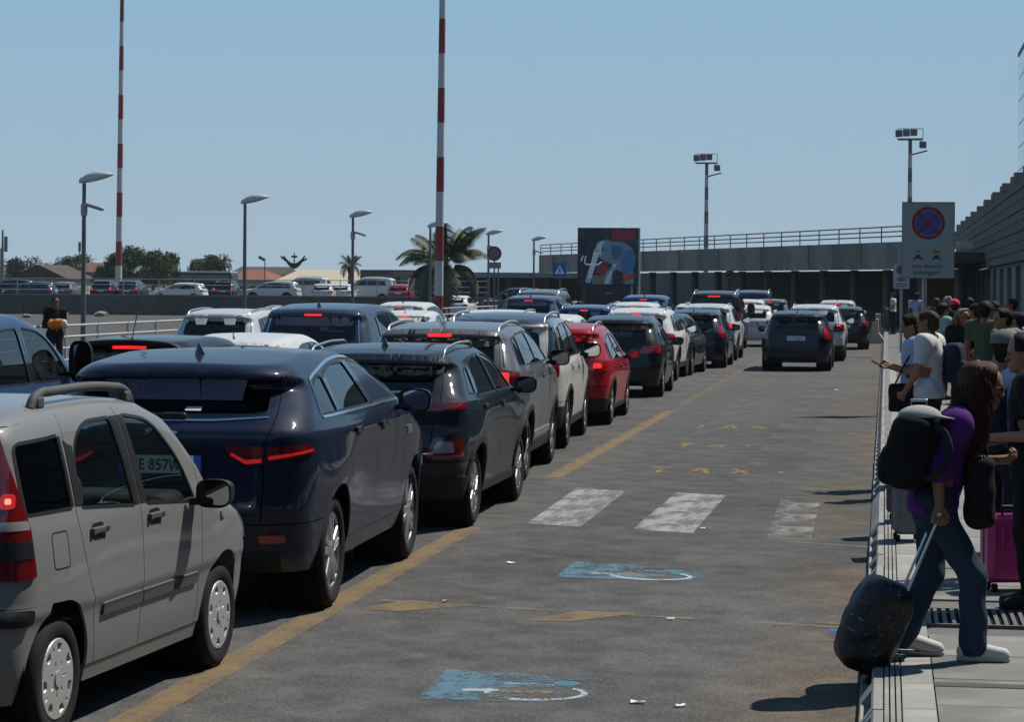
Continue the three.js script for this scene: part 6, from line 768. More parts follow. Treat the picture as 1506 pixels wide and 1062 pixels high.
// ---------------------------------------------------------------- people: tapered limbs joined by a smooth minimum, meshed as one surface
function surface(field, lo, hi, cell, color) { // surface nets
  const nx = Math.ceil((hi[0] - lo[0]) / cell) + 2, ny = Math.ceil((hi[1] - lo[1]) / cell) + 2, nz = Math.ceil((hi[2] - lo[2]) / cell) + 2, N = nx * ny * nz, f = new Float32Array(N), id = (i, j, k) => (k * ny + j) * nx + i;
  const X = (i) => lo[0] + (i - 0.5) * cell, Y = (j) => lo[1] + (j - 0.5) * cell, Z = (k) => lo[2] + (k - 0.5) * cell;
  for (let K = 0; K < nz; K += 4) for (let Jb = 0; Jb < ny; Jb += 4) for (let I = 0; I < nx; I += 4) { // blocks far from the surface are filled at once
    const v = field(X(I + 1.5), Y(Jb + 1.5), Z(K + 1.5)), skip = Math.abs(v) > cell * 4.2 + 0.012;
    for (let k = K; k < Math.min(nz, K + 4); k++) for (let j = Jb; j < Math.min(ny, Jb + 4); j++) for (let i = I; i < Math.min(nx, I + 4); i++) f[id(i, j, k)] = skip ? v : field(X(i), Y(j), Z(k));
  }
  const vid = new Int32Array(N).fill(-1), pos = [], nor = [], idx = [], col = [], uvs = [];
  for (let k = 0; k < nz - 1; k++) for (let j = 0; j < ny - 1; j++) for (let i = 0; i < nx - 1; i++) {
    const v = []; let neg = 0; for (let c = 0; c < 8; c++) { const t = f[id(i + (c & 1), j + ((c >> 1) & 1), k + (c >> 2))]; v.push(t); if (t < 0) neg++; } if (neg === 0 || neg === 8) continue;
    let sx = 0, sy = 0, sz = 0, n = 0; for (let a = 0; a < 8; a++) for (const b of [a | 1, a | 2, a | 4]) if (b !== a && v[a] < 0 !== v[b] < 0) { const t = v[a] / (v[a] - v[b]); sx += (a & 1) + t * ((b & 1) - (a & 1)); sy += ((a >> 1) & 1) + t * (((b >> 1) & 1) - ((a >> 1) & 1)); sz += (a >> 2) + t * ((b >> 2) - (a >> 2)); n++; }
    const x = X(i) + sx / n * cell, y = Y(j) + sy / n * cell, z = Z(k) + sz / n * cell, e = cell * 0.4; vid[id(i, j, k)] = pos.length / 3; pos.push(x, y, z);
    const g = [field(x + e, y, z) - field(x - e, y, z), field(x, y + e, z) - field(x, y - e, z), field(x, y, z + e) - field(x, y, z - e)], l = Math.hypot(...g) || 1; nor.push(g[0] / l, g[1] / l, g[2] / l); uvs.push((x + z) * 3, y * 3); if (color) col.push(...color(x, y, z));
  }
  const quad = (a, b, c, d, flip) => { if (a < 0 || b < 0 || c < 0 || d < 0) return; if (flip) idx.push(a, c, b, a, d, c); else idx.push(a, b, c, a, c, d); };
  for (let k = 1; k < nz - 1; k++) for (let j = 1; j < ny - 1; j++) for (let i = 1; i < nx - 1; i++) { const s = f[id(i, j, k)] < 0; if (s !== f[id(i + 1, j, k)] < 0) quad(vid[id(i, j - 1, k - 1)], vid[id(i, j, k - 1)], vid[id(i, j, k)], vid[id(i, j - 1, k)], !s); if (s !== f[id(i, j + 1, k)] < 0) quad(vid[id(i - 1, j, k - 1)], vid[id(i - 1, j, k)], vid[id(i, j, k)], vid[id(i, j, k - 1)], !s); if (s !== f[id(i, j, k + 1)] < 0) quad(vid[id(i - 1, j - 1, k)], vid[id(i, j - 1, k)], vid[id(i, j, k)], vid[id(i - 1, j, k)], !s); }
  const g = new THREE.BufferGeometry(); g.setAttribute('position', new THREE.Float32BufferAttribute(pos, 3)); g.setAttribute('normal', new THREE.Float32BufferAttribute(nor, 3)); g.setAttribute('uv', new THREE.Float32BufferAttribute(uvs, 2)); if (color) g.setAttribute('color', new THREE.Float32BufferAttribute(col, 3)); g.setIndex(idx); return g;
}
// bones: [a, b, ra, rb, flatten z]
function bones(list, k = 0.035, { grow = 0, clip, folds = 0 } = {}) {
  const B = list.map(([a, b, ra, rb, fz = 1]) => ({ ax: a[0], ay: a[1], az: a[2], dx: b[0] - a[0], dy: b[1] - a[1], dz: (b[2] - a[2]), ra: ra + grow, rb: rb + grow, fz, l2: (b[0] - a[0]) ** 2 + (b[1] - a[1]) ** 2 + ((b[2] - a[2]) / fz) ** 2 || 1e-9 }));
  return (x, y, z) => { let d = 9; for (const b of B) { const px = x - b.ax, py = y - b.ay, pz = (z - b.az) / b.fz, bz = b.dz / b.fz, h = clamp((px * b.dx + py * b.dy + pz * bz) / b.l2, 0, 1), e = Math.hypot(px - b.dx * h, py - b.dy * h, pz - bz * h) - (b.ra + (b.rb - b.ra) * h), m = e * (b.fz < 1 ? 0.8 : 1); const q = Math.max(k - Math.abs(d - m), 0) / k; d = Math.min(d, m) - q * q * k * 0.25; }
    if (folds) d += folds * (Math.sin(y * 38 + 3 * Math.sin(x * 17 + z * 13)) * 0.5 + Math.sin(x * 31 - y * 23 + z * 27) * 0.5); if (clip) d = Math.max(d, clip(x, y, z)); return d; };
}
const boundsOf = (list, pad) => { const lo = [9, 9, 9], hi = [-9, -9, -9]; for (const [a, b, ra, rb] of list) for (const [p, r] of [[a, ra], [b, rb]]) for (let c = 0; c < 3; c++) { lo[c] = Math.min(lo[c], p[c] - r - pad); hi[c] = Math.max(hi[c], p[c] + r + pad); } return [lo, hi]; };
const skinned = (list, cell, k, o = {}, color) => { const [lo, hi] = boundsOf(list, (o.grow ?? 0) + 0.03); return surface(bones(list, k, o), lo, hi, cell, color); };
function softBox(w, h, d, r, cell, folds = 0.004, bulge = 0.02) { // a padded bag: rounded box with creases
  const f = (x, y, z) => { const b = bulge * (1 - Math.min(1, (2 * x / w) ** 2)) * (1 - Math.min(1, (2 * y / h) ** 2)), qx = Math.abs(x) - w / 2 + r, qy = Math.abs(y) - h / 2 + r, qz = Math.abs(z) - d / 2 + r - b; return Math.hypot(Math.max(qx, 0), Math.max(qy, 0), Math.max(qz, 0)) + Math.min(Math.max(qx, qy, qz), 0) - r + folds * (Math.sin(y * 41 + 4 * Math.sin(x * 15 + z * 9)) * 0.6 + Math.sin(x * 37 - y * 19 + z * 29) * 0.4); };
  return surface(f, [-w / 2 - 0.03, -h / 2 - 0.03, -d / 2 - 0.05], [w / 2 + 0.03, h / 2 + 0.03, d / 2 + 0.05], cell);
}
const add3 = (a, b, s = 1) => [a[0] + b[0] * s, a[1] + b[1] * s, a[2] + b[2] * s], mix3 = (a, b, t) => a.map((v, i) => lerp(v, b[i], t));
const unit = (a) => { const l = Math.hypot(...a); return a.map((v) => v / l); }, cross3 = (a, b) => [a[1] * b[2] - a[2] * b[1], a[2] * b[0] - a[0] * b[2], a[0] * b[1] - a[1] * b[0]];
function handBones(w, dir, side, curl) { // wrist, pointing direction, thumb side, curl 0..1
  dir = unit(dir); let t = unit(side); const nrm = unit(cross3(dir, t)); t = unit(cross3(nrm, dir)); const out = [[w, add3(w, dir, 0.07), 0.024, 0.026]], L = [0.07, 0.078, 0.073, 0.058];
  for (let i = 0; i < 4; i++) { let p = add3(add3(w, dir, 0.078), t, 0.03 - i * 0.02), d = dir; out.push([add3(add3(w, dir, 0.02), t, 0.015 - i * 0.01), p, 0.013, 0.0105]); for (let s = 0; s < 3; s++) { const a = curl * [0.7, 1.2, 0.9][s], c = Math.cos(a), q = Math.sin(a), n2 = unit(cross3(t, d)); d = unit(add3(d.map((v) => v * c), n2, -q)); const e = add3(p, d, L[i] * [0.45, 0.32, 0.25][s]); out.push([p, e, 0.0098 - s * 0.001, 0.0092 - s * 0.001]); p = e; } }
  const p0 = add3(add3(w, dir, 0.025), t, 0.022), p1 = add3(add3(p0, dir, 0.032), t, 0.026), p2 = add3(add3(p1, dir, 0.03), nrm, curl * 0.02); out.push([p0, p1, 0.013, 0.0115], [p1, p2, 0.011, 0.009]); return out;
}
function headBones(c, f, up, s = 1) { // centre, facing direction, up
  f = unit(f); const r = unit(cross3(up, f)); up = unit(cross3(f, r)); const P = (x, y, z) => add3(add3(add3(c, r, x * s), up, y * s), f, z * s);
  return { P, list: [[P(0, 0.03, -0.03), P(0, 0.035, 0.02), 0.086 * s, 0.08 * s], [P(0, -0.03, 0.02), P(0, -0.075, 0.05), 0.062 * s, 0.042 * s], [P(0, -0.005, 0.088), P(0, -0.032, 0.108), 0.009 * s, 0.0125 * s], [P(-0.03, 0.018, 0.078), P(0.03, 0.018, 0.078), 0.016 * s, 0.016 * s], [P(0.079, -0.005, -0.012), P(0.082, 0.02, -0.018), 0.012 * s, 0.014 * s], [P(-0.079, -0.005, -0.012), P(-0.082, 0.02, -0.018), 0.012 * s, 0.014 * s], [P(-0.018, -0.062, 0.086), P(0.018, -0.062, 0.086), 0.01 * s, 0.01 * s], [P(0, -0.09, 0.072), P(0, -0.088, 0.07), 0.018 * s, 0.018 * s]] };
}
const SKIN = lin(0.26, 0.13, 0.08);
// joints: pelvis, chest, neck, head, per side shoulder/elbow/wrist, hip/knee/ankle/toe; local +z is forward, +x the person's left
function person(J, o) {
  const root = thing('person', o.label, 'person', o.at, o.turn ?? 0, o.group), cell = o.cell ?? 0.014, fine = o.fine ?? 0.005, far = o.far;
  const S = (v) => [v, [-v[0], v[1], v[2]]]; void S;
  const arm = ['L', 'R'].map((s) => [[J['sh' + s], J['el' + s], 0.05, 0.04], [J['el' + s], J['wr' + s], 0.04, 0.026]]), leg = ['L', 'R'].map((s) => [[J['hip' + s], J['kn' + s], 0.085, 0.055], [J['kn' + s], J['an' + s], 0.055, 0.036]]);
  const torso = [[J.pelvis, J.waist, 0.125, 0.115, 0.8], [J.waist, J.chest, 0.115, 0.14, 0.75], [J.shL, J.shR, 0.065, 0.065], [J.hipL, J.hipR, 0.1, 0.1, 0.95]], neck = [[mix3(J.shL, J.shR, 0.5), J.neck, 0.07, 0.055], [J.neck, add3(J.head, [0, -0.05, 0]), 0.055, 0.055]];
  const hd = headBones(J.head, o.face ?? [0, 0, 1], o.headUp ?? [0, 1, 0], o.headScale ?? 1), hands = ['L', 'R'].flatMap((s) => handBones(J['wr' + s], J['hd' + s] ? J['hd' + s] : unit(add3(J['wr' + s], J['el' + s], -1)), J['th' + s] ?? [0, 0, 1], J['cu' + s] ?? 0.35));
  const foot = ['L', 'R'].map((s) => [[J['an' + s], add3(J['an' + s], [0, -0.03, -0.03]), 0.036, 0.036], [add3(J['an' + s], [0, -0.035, 0]), J['to' + s], 0.034, 0.026]]);
  const skin = o.skin ?? SKIN, lips = (x, y, z) => { const e = [-0.032, 0.032].some((ex) => { const q = hd.P(ex, 0.004, 0.092); return Math.hypot(x - q[0], y - q[1], z - q[2]) < 0.013; }); const m = hd.P(0, -0.062, 0.094); return e ? [0.02, 0.015, 0.012] : Math.hypot(x - m[0], (y - m[1]) * 2, z - m[2]) < 0.02 ? [skin.r * 0.8, skin.g * 0.5, skin.b * 0.5] : [skin.r, skin.g, skin.b]; };
  const body = [...torso, ...neck, ...arm.flat(), ...leg.flat(), ...foot.flat()];
  const geos = far ? [skinned([...body, ...hd.list, ...hands], 0.018, 0.026, {}, lips)] : [skinned(body, cell, 0.035, {}, lips), skinned([...hd.list, neck[1]], fine, 0.02, {}, lips), skinned(hands, fine, 0.006, {}, lips)];
  mesh('body', far ? geos[0] : mergeGeometries(geos), mat(0xffffff, 0.6, 0, { vertexColors: true, specularIntensity: 0.5 }), root);
  const cl = far ? 0.02 : cell * 0.85, cloth = (n, list, k, m, opt) => mesh(n, skinned(list, cl, k, opt), m, root);
  // shirt
  const sl = o.sleeve ?? 0.55, cutArm = (a) => (sl > 1 ? [a[0], [a[1][0], mix3(a[1][0], a[1][1], sl - 1), a[1][2], lerp(a[1][2], a[1][3], sl - 1)]] : [[a[0][0], mix3(a[0][0], a[0][1], sl), a[0][2], lerp(a[0][2], a[0][3], sl)]]);
  const hem = o.hem ?? 0.02, hy = J.pelvis[1] + hem, ny = mix3(J.shL, J.shR, 0.5)[1] + 0.02 - (o.low ?? 0);
  const ends = arm.map((a) => { const c = cutArm(a), l = c[c.length - 1]; return [l[1], unit(add3(l[1], l[0], -1))]; });
  const clipS = (x, y, z) => { let d = Math.max(hy - y, Math.min(y - ny, 0.078 - Math.hypot(x - J.neck[0], z - J.neck[2] + 0.01))); for (const [p, n] of ends) { const r = Math.hypot(x - p[0], y - p[1], z - p[2]); if (r < 0.16) d = Math.max(d, (x - p[0]) * n[0] + (y - p[1]) * n[1] + (z - p[2]) * n[2]); } return d; };
  cloth('shirt', [...torso.map((t) => [t[0], t[1], t[2] + 0.012, t[3] + 0.012, t[4]]), ...arm.flatMap((a) => cutArm(a))], 0.05, o.shirt, { grow: o.loose ?? 0.016, clip: clipS, folds: o.folds ?? 0.004 });
  // trousers
  const py = J.pelvis[1] + (o.rise ?? 0.1), an = o.short ? 0.5 : 1, wide = o.flare ?? 0.004;
  const legs = leg.flatMap((l) => (o.short ? [[l[0][0], mix3(l[0][0], l[0][1], 0.85), l[0][2], 0.08]] : [[l[0][0], l[0][1], l[0][2], l[0][3]], [l[1][0], mix3(l[1][0], l[1][1], 1.02), l[1][2], l[1][3] + wide]])); void an;
  cloth('trousers', [torso[3], [J.pelvis, mix3(J.pelvis, J.waist, 0.6), 0.125, 0.118, 0.8], ...legs], 0.045, o.pants, { grow: 0.013, clip: (x, y) => Math.max(y - py, 0.03 - y), folds: o.folds ?? 0.004 });
  // shoes
  for (const f of foot) cloth('shoe', [[add3(f[1][0], [0, 0.01, 0]), f[1][1], 0.036, 0.03], [add3(f[0][1], [0, -0.005, -0.015]), f[1][0], 0.036, 0.036]], 0.03, o.shoes, { grow: 0.008, clip: (x, y) => -y + 0.002 });
  for (const f of foot) mesh('shoe_sole', skinned([[add3(f[0][1], [0, -0.03, -0.015]), add3(f[1][1], [0, -0.012, 0]), 0.036, 0.03]], far ? 0.02 : 0.008, 0.02, { grow: 0.01, clip: (x, y) => Math.max(-y, y - 0.024) }), o.sole ?? o.shoes, root);
  return { root, hd, J };
}
const cloth = (r, g, b, rough = 0.9) => mat(lin(r, g, b), rough, 0, { specularIntensity: 0.3, sheen: 0.15 });
function stand(h = 1.75, { arms = 'down', lean = 0 } = {}) { // an upright pose
  const k = h / 1.75, Y = (v) => v * k, J = { pelvis: [0, Y(0.93), 0], waist: [0, Y(1.07), 0.005], chest: [0, Y(1.3), 0], neck: [0, Y(1.5), 0.0], head: [0, Y(1.63), 0.03], hipL: [0.09, Y(0.92), 0], hipR: [-0.09, Y(0.92), 0], knL: [0.1, Y(0.5), 0.025], knR: [-0.1, Y(0.5), 0.01], anL: [0.105, 0.085, -0.01], anR: [-0.105, 0.085, -0.02], toL: [0.125, 0.035, 0.14], toR: [-0.125, 0.035, 0.13], shL: [0.18 * k, Y(1.43), 0], shR: [-0.18 * k, Y(1.43), 0], elL: [0.245, Y(1.13), -0.03], elR: [-0.245, Y(1.13), -0.03], wrL: [0.25, Y(0.87), 0.04], wrR: [-0.25, Y(0.87), 0.04] };
  if (arms === 'phone') Object.assign(J, { elR: [-0.21, Y(1.13), 0.02], wrR: [-0.1, Y(1.21), 0.24], elL: [0.21, Y(1.13), 0.02], wrL: [0.08, Y(1.19), 0.24], cuL: 0.9, cuR: 0.9 });
  if (arms === 'handle') Object.assign(J, { elL: [0.24, Y(1.14), 0.04], wrL: [0.17, Y(0.93), 0.2], cuL: 1.1 });
  if (arms === 'bent') Object.assign(J, { elL: [0.24, Y(1.12), -0.02], wrL: [0.08, Y(1.1), 0.22], elR: [-0.24, Y(1.12), -0.02], wrR: [-0.1, Y(1.06), 0.22] });
  void lean; return J;
}
function hairCap(p, m, grow = 0.012, down = 0.0) { // short hair: a shell over the crown and nape
  const { P } = p.hd, L = [[P(0, 0.035, -0.035), P(0, 0.045, 0.015), 0.088, 0.082], [P(0, -0.02 - down, -0.06), P(0, 0.02, -0.04), 0.062, 0.078]], f = unit(add3(P(0, 0, 1), P(0, 0, 0), -1)), c = P(0, 0.045, 0.062); const up = unit(add3(P(0, 1, 0), P(0, 0, 0), -1)), e = P(0, 0.055, 0.02);
  mesh('hair', skinned(L, 0.008, 0.02, { grow, folds: 0.006, clip: (x, y, z) => { const a = (x - c[0]) * f[0] + (y - c[1]) * f[1] + (z - c[2]) * f[2], b = (x - e[0]) * up[0] + (y - e[1]) * up[1] + (z - e[2]) * up[2], q = (x - e[0]) * f[0] + (y - e[1]) * f[1] + (z - e[2]) * f[2]; return Math.max(a, Math.min(-b - 0.035, q + 0.045)); } }), m, p.root);
}
function longHair(p, m, n, len, back) { // strands falling from the crown
  const { P } = p.hd, gs = []; hairCap(p, m, 0.016, 0.03);
  for (let i = 0; i < n; i++) { const a = rr(-1.95, 1.95), y = rr(-0.02, 0.1), r = 0.092 * Math.sqrt(Math.max(0.1, 1 - (y / 0.14) ** 2)), s = P(Math.sin(a) * r, y, -0.02 - Math.cos(a) * r), l = len * rr(0.65, 1.05), w = rr(0.008, 0.03), ph = rr(0, 6), o = unit(add3(s, P(0, 0, -0.02), -1)), pts = []; for (let k = 0; k <= 6; k++) { const t = k / 6; pts.push(V(s[0] + o[0] * 0.06 * Math.sin(t * 2) + w * Math.sin(t * 9 + ph), s[1] + 0.02 * (1 - t) - l * t, s[2] + o[2] * 0.05 * Math.sin(t * 2) + back * t * t + w * Math.cos(t * 8 + ph))); } gs.push(tube(pts, n > 100 ? rr(0.0018, 0.004) : rr(0.008, 0.014), 9, 4)); }
  mesh('hair_strands', join(gs), m, p.root);
}
const hairM = { brown: mat(lin(0.045, 0.018, 0.01), 0.7, 0, { specularIntensity: 0.3 }), dark: mat(lin(0.012, 0.009, 0.007), 0.75, 0, { specularIntensity: 0.3 }), blond: mat(lin(0.2, 0.12, 0.05), 0.6), grey: mat(lin(0.16, 0.15, 0.14), 0.7), fair: mat(lin(0.05, 0.024, 0.012), 0.75, 0, { specularIntensity: 0.3 }) };
const K = { jeans: cloth(0.022, 0.04, 0.065), darkJeans: cloth(0.012, 0.016, 0.026), blackC: cloth(0.01, 0.01, 0.011), purple: cloth(0.085, 0.02, 0.15), whiteC: cloth(0.5, 0.5, 0.5), blueC: cloth(0.16, 0.24, 0.42), lightBlue: cloth(0.3, 0.36, 0.5), khaki: cloth(0.26, 0.22, 0.1), grey: cloth(0.12, 0.12, 0.12), navyC: cloth(0.02, 0.025, 0.05), whiteShoe: cloth(0.48, 0.48, 0.47, 0.7), darkShoe: cloth(0.02, 0.02, 0.02, 0.7), greenC: cloth(0.06, 0.08, 0.05), teal: cloth(0.2, 0.32, 0.32) };
const PAVE = 0.1325;
// the walking woman in purple, pulling a suitcase
{
  const base = onGround(1385, 968, PAVE), J = { pelvis: [0, 0.83, -0.06], waist: [0, 0.96, -0.02], chest: [0, 1.15, 0.05], neck: [0, 1.315, 0.13], head: [0, 1.445, 0.205], hipL: [0.085, 0.82, -0.05], hipR: [-0.085, 0.82, -0.06], knL: [0.08, 0.45, -0.06], anL: [0.08, 0.115, -0.2], toL: [0.09, 0.035, -0.02], knR: [-0.085, 0.45, 0.15], anR: [-0.08, 0.085, 0.155], toR: [-0.085, 0.035, 0.31], shL: [0.16, 1.25, 0.09], shR: [-0.16, 1.25, 0.06], elR: [-0.23, 1.02, -0.05], wrR: [-0.22, 0.84, -0.035], hdR: [0.0, -1, -0.1], thR: [0.2, 0, 1], cuR: 1.15, elL: [0.2, 1.03, 0.1], wrL: [0.12, 1.05, 0.28], cuL: 0.8 };
  const p = person(J, { label: 'woman in purple top and jeans walking with backpack and suitcase', at: V(base.x, PAVE, base.z), turn: PI / 2 + 0.05, cell: 0.011, fine: 0.004, shirt: K.purple, pants: K.jeans, shoes: K.whiteShoe, sole: cloth(0.4, 0.4, 0.39), sleeve: 1.35, hem: -0.05, flare: 0.026, face: [0, -0.12, 1], headUp: [0, 1, 0.25], folds: 0.005, headScale: 0.97, skin: lin(0.24, 0.12, 0.075) });
  longHair(p, hairM.brown, 900, 0.42, -0.05);
  const { P } = p.hd, gl = [-0.034, 0.034].map((x) => { const q = P(x, 0.004, 0.1); return tf(rbox(0.054, 0.04, 0.006, 0.003), q[0], q[1], q[2]); }), arms2 = [-1, 1].map((s) => bar(V(...P(s * 0.062, 0.01, 0.095)), V(...P(s * 0.086, 0.012, -0.01)), 0.003, 5)); mesh('sunglasses', join(gl, arms2), M.gloss, p.root);
}
function backpack(label, pos, turn, w, h, dpt, m, strapM, tilt = 0) { const o = thing('backpack', label, 'backpack', pos, turn); mesh('main_bag', tf(softBox(w, h, dpt, dpt * 0.36, 0.012, 0.005, 0.025), 0, 0, 0, 0, tilt), m, o); mesh('front_pocket', tf(softBox(w * 0.72, h * 0.5, dpt * 0.4, dpt * 0.17, 0.012, 0.004), 0, -h * 0.17, -dpt * 0.52, 0, tilt), m, o); mesh('zip', tf(tube([V(-w * 0.36, h * 0.12, -dpt * 0.5), V(0, h * 0.4, -dpt * 0.4), V(w * 0.36, h * 0.12, -dpt * 0.5)], 0.005, 16, 5), 0, 0, 0, 0, tilt), strapM, o); for (const s of [-1, 1]) mesh('strap', tf(tube([V(s * w * 0.25, h * 0.3, dpt * 0.3), V(s * w * 0.3, h * 0.4, dpt * 0.62), V(s * w * 0.33, h * 0.15, dpt * 0.98), V(s * w * 0.36, -h * 0.15, dpt * 0.85), V(s * w * 0.3, -h * 0.35, dpt * 0.35)], 0.02, 20, 6), 0, 0, 0, 0, tilt), strapM, o); return o; }
{
  const p = atDist(1337, 664, 13.02), o = backpack('bulky black backpack worn by the woman in purple', V(p.x, p.y, -13.02), PI / 2, 0.3, 0.4, 0.2, K.blackC, cloth(0.02, 0.02, 0.022), 0.18); void o;
  const q = atDist(1352, 613, 13.0), c = thing('cap', 'pale cap strapped on top of the black backpack', 'cap', V(q.x, q.y, -13.0)); mesh('crown', new THREE.SphereGeometry(0.1, 24, 12, 0, 2 * PI, 0, PI / 2).scale(1.15, 0.62, 1), cloth(0.3, 0.3, 0.27), c); mesh('brim', tf(new THREE.CylinderGeometry(0.1, 0.1, 0.008, 24), 0.1, 0.006, 0, 0, 0, -0.15).scale(0.9, 1, 0.8), cloth(0.26, 0.26, 0.24), c);
  const b = thing('handbag', 'black bag hanging from the woman in purple\'s front arm', 'bag', V(...(() => { const z = atDist(1440, 725, 13.1); return [z.x, z.y, -13.12]; })())); mesh('bag', softBox(0.16, 0.38, 0.14, 0.05, 0.012, 0.006, 0.03), K.blackC, b); mesh('handles', join(tube([V(-0.04, 0.17, 0.02), V(-0.02, 0.26, 0.02), V(0.02, 0.26, 0.02), V(0.04, 0.17, 0.02)], 0.008, 14, 5)), K.blackC, b);
}
function suitcase(label, pos, turn, w, h, dpt, m, { tilt = 0, ext = 0.35, soft = false, strap, ribs = 6, wheelsM = M.rubber } = {}) { // base centre at pos; tilts about its wheels
  const o = thing('suitcase', label, 'suitcase', pos, turn), T = (g) => { g.translate(0, 0, -dpt / 2); g.rotateX(-tilt); return g.translate(0, 0, dpt / 2); };
  const shell = soft ? softBox(w, h - 0.05, dpt, dpt * 0.34, 0.009, 0.006, 0.03).translate(0, h / 2 + 0.025, 0) : rbox(w, h - 0.06, dpt, 0.045, 0, h / 2 + 0.03, 0, 3);
  mesh('shell', T(shell), m, o); if (!soft) for (let i = 0; i < ribs; i++) mesh('rib', T(rbox(0.018, h - 0.2, dpt + 0.012, 0.006, -w * 0.38 + i * w * 0.76 / (ribs - 1), h / 2 + 0.03, 0)), m, o);
  mesh('zip_line', T(soft ? tube([V(-w * 0.38, h * 0.2, dpt * 0.2), V(-w * 0.38, h * 0.8, dpt * 0.2), V(0, h * 0.92, dpt * 0.16), V(w * 0.38, h * 0.8, dpt * 0.2), V(w * 0.38, h * 0.2, dpt * 0.2)], 0.006, 30, 5) : box(w + 0.006, h - 0.12, 0.012, 0, h / 2 + 0.03, 0)), M.black, o);
  for (const [x, z] of soft ? [[-1, 1], [1, 1]] : [[-1, -1], [1, -1], [-1, 1], [1, 1]]) mesh('wheel', T(new THREE.CylinderGeometry(0.028, 0.028, 0.03, 14).rotateZ(PI / 2).translate(x * w * 0.36, 0.028, z * dpt * 0.32)), wheelsM, o);
  mesh('handle', T(join(bar(V(-w * 0.22, h - 0.05, dpt * 0.3), V(-w * 0.22, h + ext, dpt * 0.3), 0.008), bar(V(w * 0.22, h - 0.05, dpt * 0.3), V(w * 0.22, h + ext, dpt * 0.3), 0.008), rbox(w * 0.5, 0.03, 0.03, 0.012, 0, h + ext, dpt * 0.3))), ext > 0.1 ? M.satin : M.black, o); if (strap) mesh('strap', T(rbox(w + 0.02, 0.05, dpt + 0.02, 0.01, 0, h * 0.9, 0)), strap, o); return o;
}
{ // the pulled soft case stands on the road, tilted towards the woman
  const b = onGround(1248, 1010), o = suitcase('patterned black soft suitcase tilted on the road at the kerb', V(b.x, 0.002, b.z), PI / 2 + 0.12, 0.36, 0.55, 0.26, mat(lin(0.3, 0.3, 0.31), 0.5, 0, { map: canvasTex(256, 256, (c, w) => { c.fillStyle = '#1c1c1e'; c.fillRect(0, 0, w, w); for (let i = 0; i < 60; i++) { c.fillStyle = i % 3 ? '#77787c' : '#b9babd'; c.beginPath(); c.ellipse(rr(0, w), rr(0, w), rr(3, 7), rr(2, 4), rr(0, 3), 0, 7); c.fill(); } }) }), { tilt: -0.4, ext: 0.42, soft: true }); void o;
}
{ const b = onGround(1485, 868, PAVE); suitcase('pink ribbed hard-shell suitcase on the pavement', V(b.x, PAVE - 0.002, b.z), 0.25, 0.36, 0.5, 0.24, mat(lin(0.36, 0.012, 0.13), 0.3, 0, { clearcoat: 0.4 }), { ext: 0.05 }); }
{ const b = atDist(1480, 760, 18.6); suitcase('grey hard-shell suitcase behind the pink one', V(b.x, PAVE - 0.002, -18.6), 0.1, 0.3, 0.68, 0.24, mat(lin(0.2, 0.2, 0.2), 0.35, 0.2), { ext: 0.5 }); }
{ const b = onGround(1333, 795, PAVE); suitcase('squat grey case with a yellow strap near the kerb', V(b.x, PAVE - 0.002, b.z), 0.1, 0.22, 0.5, 0.3, mat(lin(0.16, 0.16, 0.15), 0.6), { ext: 0.02, strap: cloth(0.36, 0.28, 0.02) }); }
{ const b = atDist(1335, 700, 21); suitcase('black upright suitcase beside the squat grey case', V(b.x, PAVE - 0.002, -21), 0.2, 0.34, 0.66, 0.25, mat(lin(0.01, 0.01, 0.012), 0.5), { ext: 0.05 }); }
{ // man in a white T-shirt with a trolley case, and the man with a telephone beside him
  const at = atDist(1366, 600, 25), p = person(stand(1.74, { arms: 'handle' }), { label: 'man in white T-shirt resting a hand on his trolley handle', at: V(at.x, PAVE, -25), turn: -PI / 2 - 0.35, shirt: K.whiteC, pants: K.blackC, shoes: K.darkShoe, sleeve: 0.75, loose: 0.024, cell: 0.013, fine: 0.007, skin: lin(0.3, 0.13, 0.075), hem: -0.06 }); hairCap(p, hairM.fair, 0.005);
  backpack('dark slim backpack on the man in the white T-shirt', V(at.x + 0.25, PAVE + 1.22, -25.08), -PI / 2 - 0.35, 0.26, 0.4, 0.15, K.navyC, K.blackC);
  const b = atDist(1350, 600, 24.6); suitcase('black trolley suitcase held by the man in white', V(b.x, PAVE - 0.002, -24.7), 0.1, 0.34, 0.6, 0.24, mat(lin(0.012, 0.012, 0.013), 0.5), { ext: 0.26 });
  const a2 = atDist(1342, 600, 26), q = person(stand(1.68, { arms: 'phone' }), { label: 'man in blue shirt looking down at a telephone', at: V(a2.x, PAVE, -26), turn: -PI / 2 + 0.1, shirt: K.lightBlue, pants: K.darkJeans, shoes: K.darkShoe, sleeve: 0.7, cell: 0.014, fine: 0.008, skin: lin(0.28, 0.13, 0.08), face: [0, -0.3, 1] }); hairCap(q, hairM.dark, 0.01);
  const t = thing('telephone', 'dark telephone in the hand of the man in blue', 'telephone', V(a2.x - 0.37, PAVE + 1.17, -26.02)); mesh('case', tf(rbox(0.15, 0.012, 0.075, 0.005), 0, 0, 0, 0, 0, -0.5), M.black, t); mesh('screen', tf(box(0.14, 0.001, 0.068), 0.003, 0.0072, 0, 0, 0, -0.5), M.gloss, t);
  const bg = atDist(1326, 585, 25.8), bb = thing('shoulder_bag', 'dark shoulder bag hanging at the side of the man in blue', 'bag', V(bg.x, bg.y, -25.8)); mesh('bag', softBox(0.28, 0.3, 0.1, 0.04, 0.014, 0.004), K.blackC, bb); mesh('strap', tube([V(-0.1, 0.08, 0), V(0.0, 0.3, 0.02), V(0.08, 0.45, 0.02)], 0.01, 12, 5), K.blackC, bb);
}
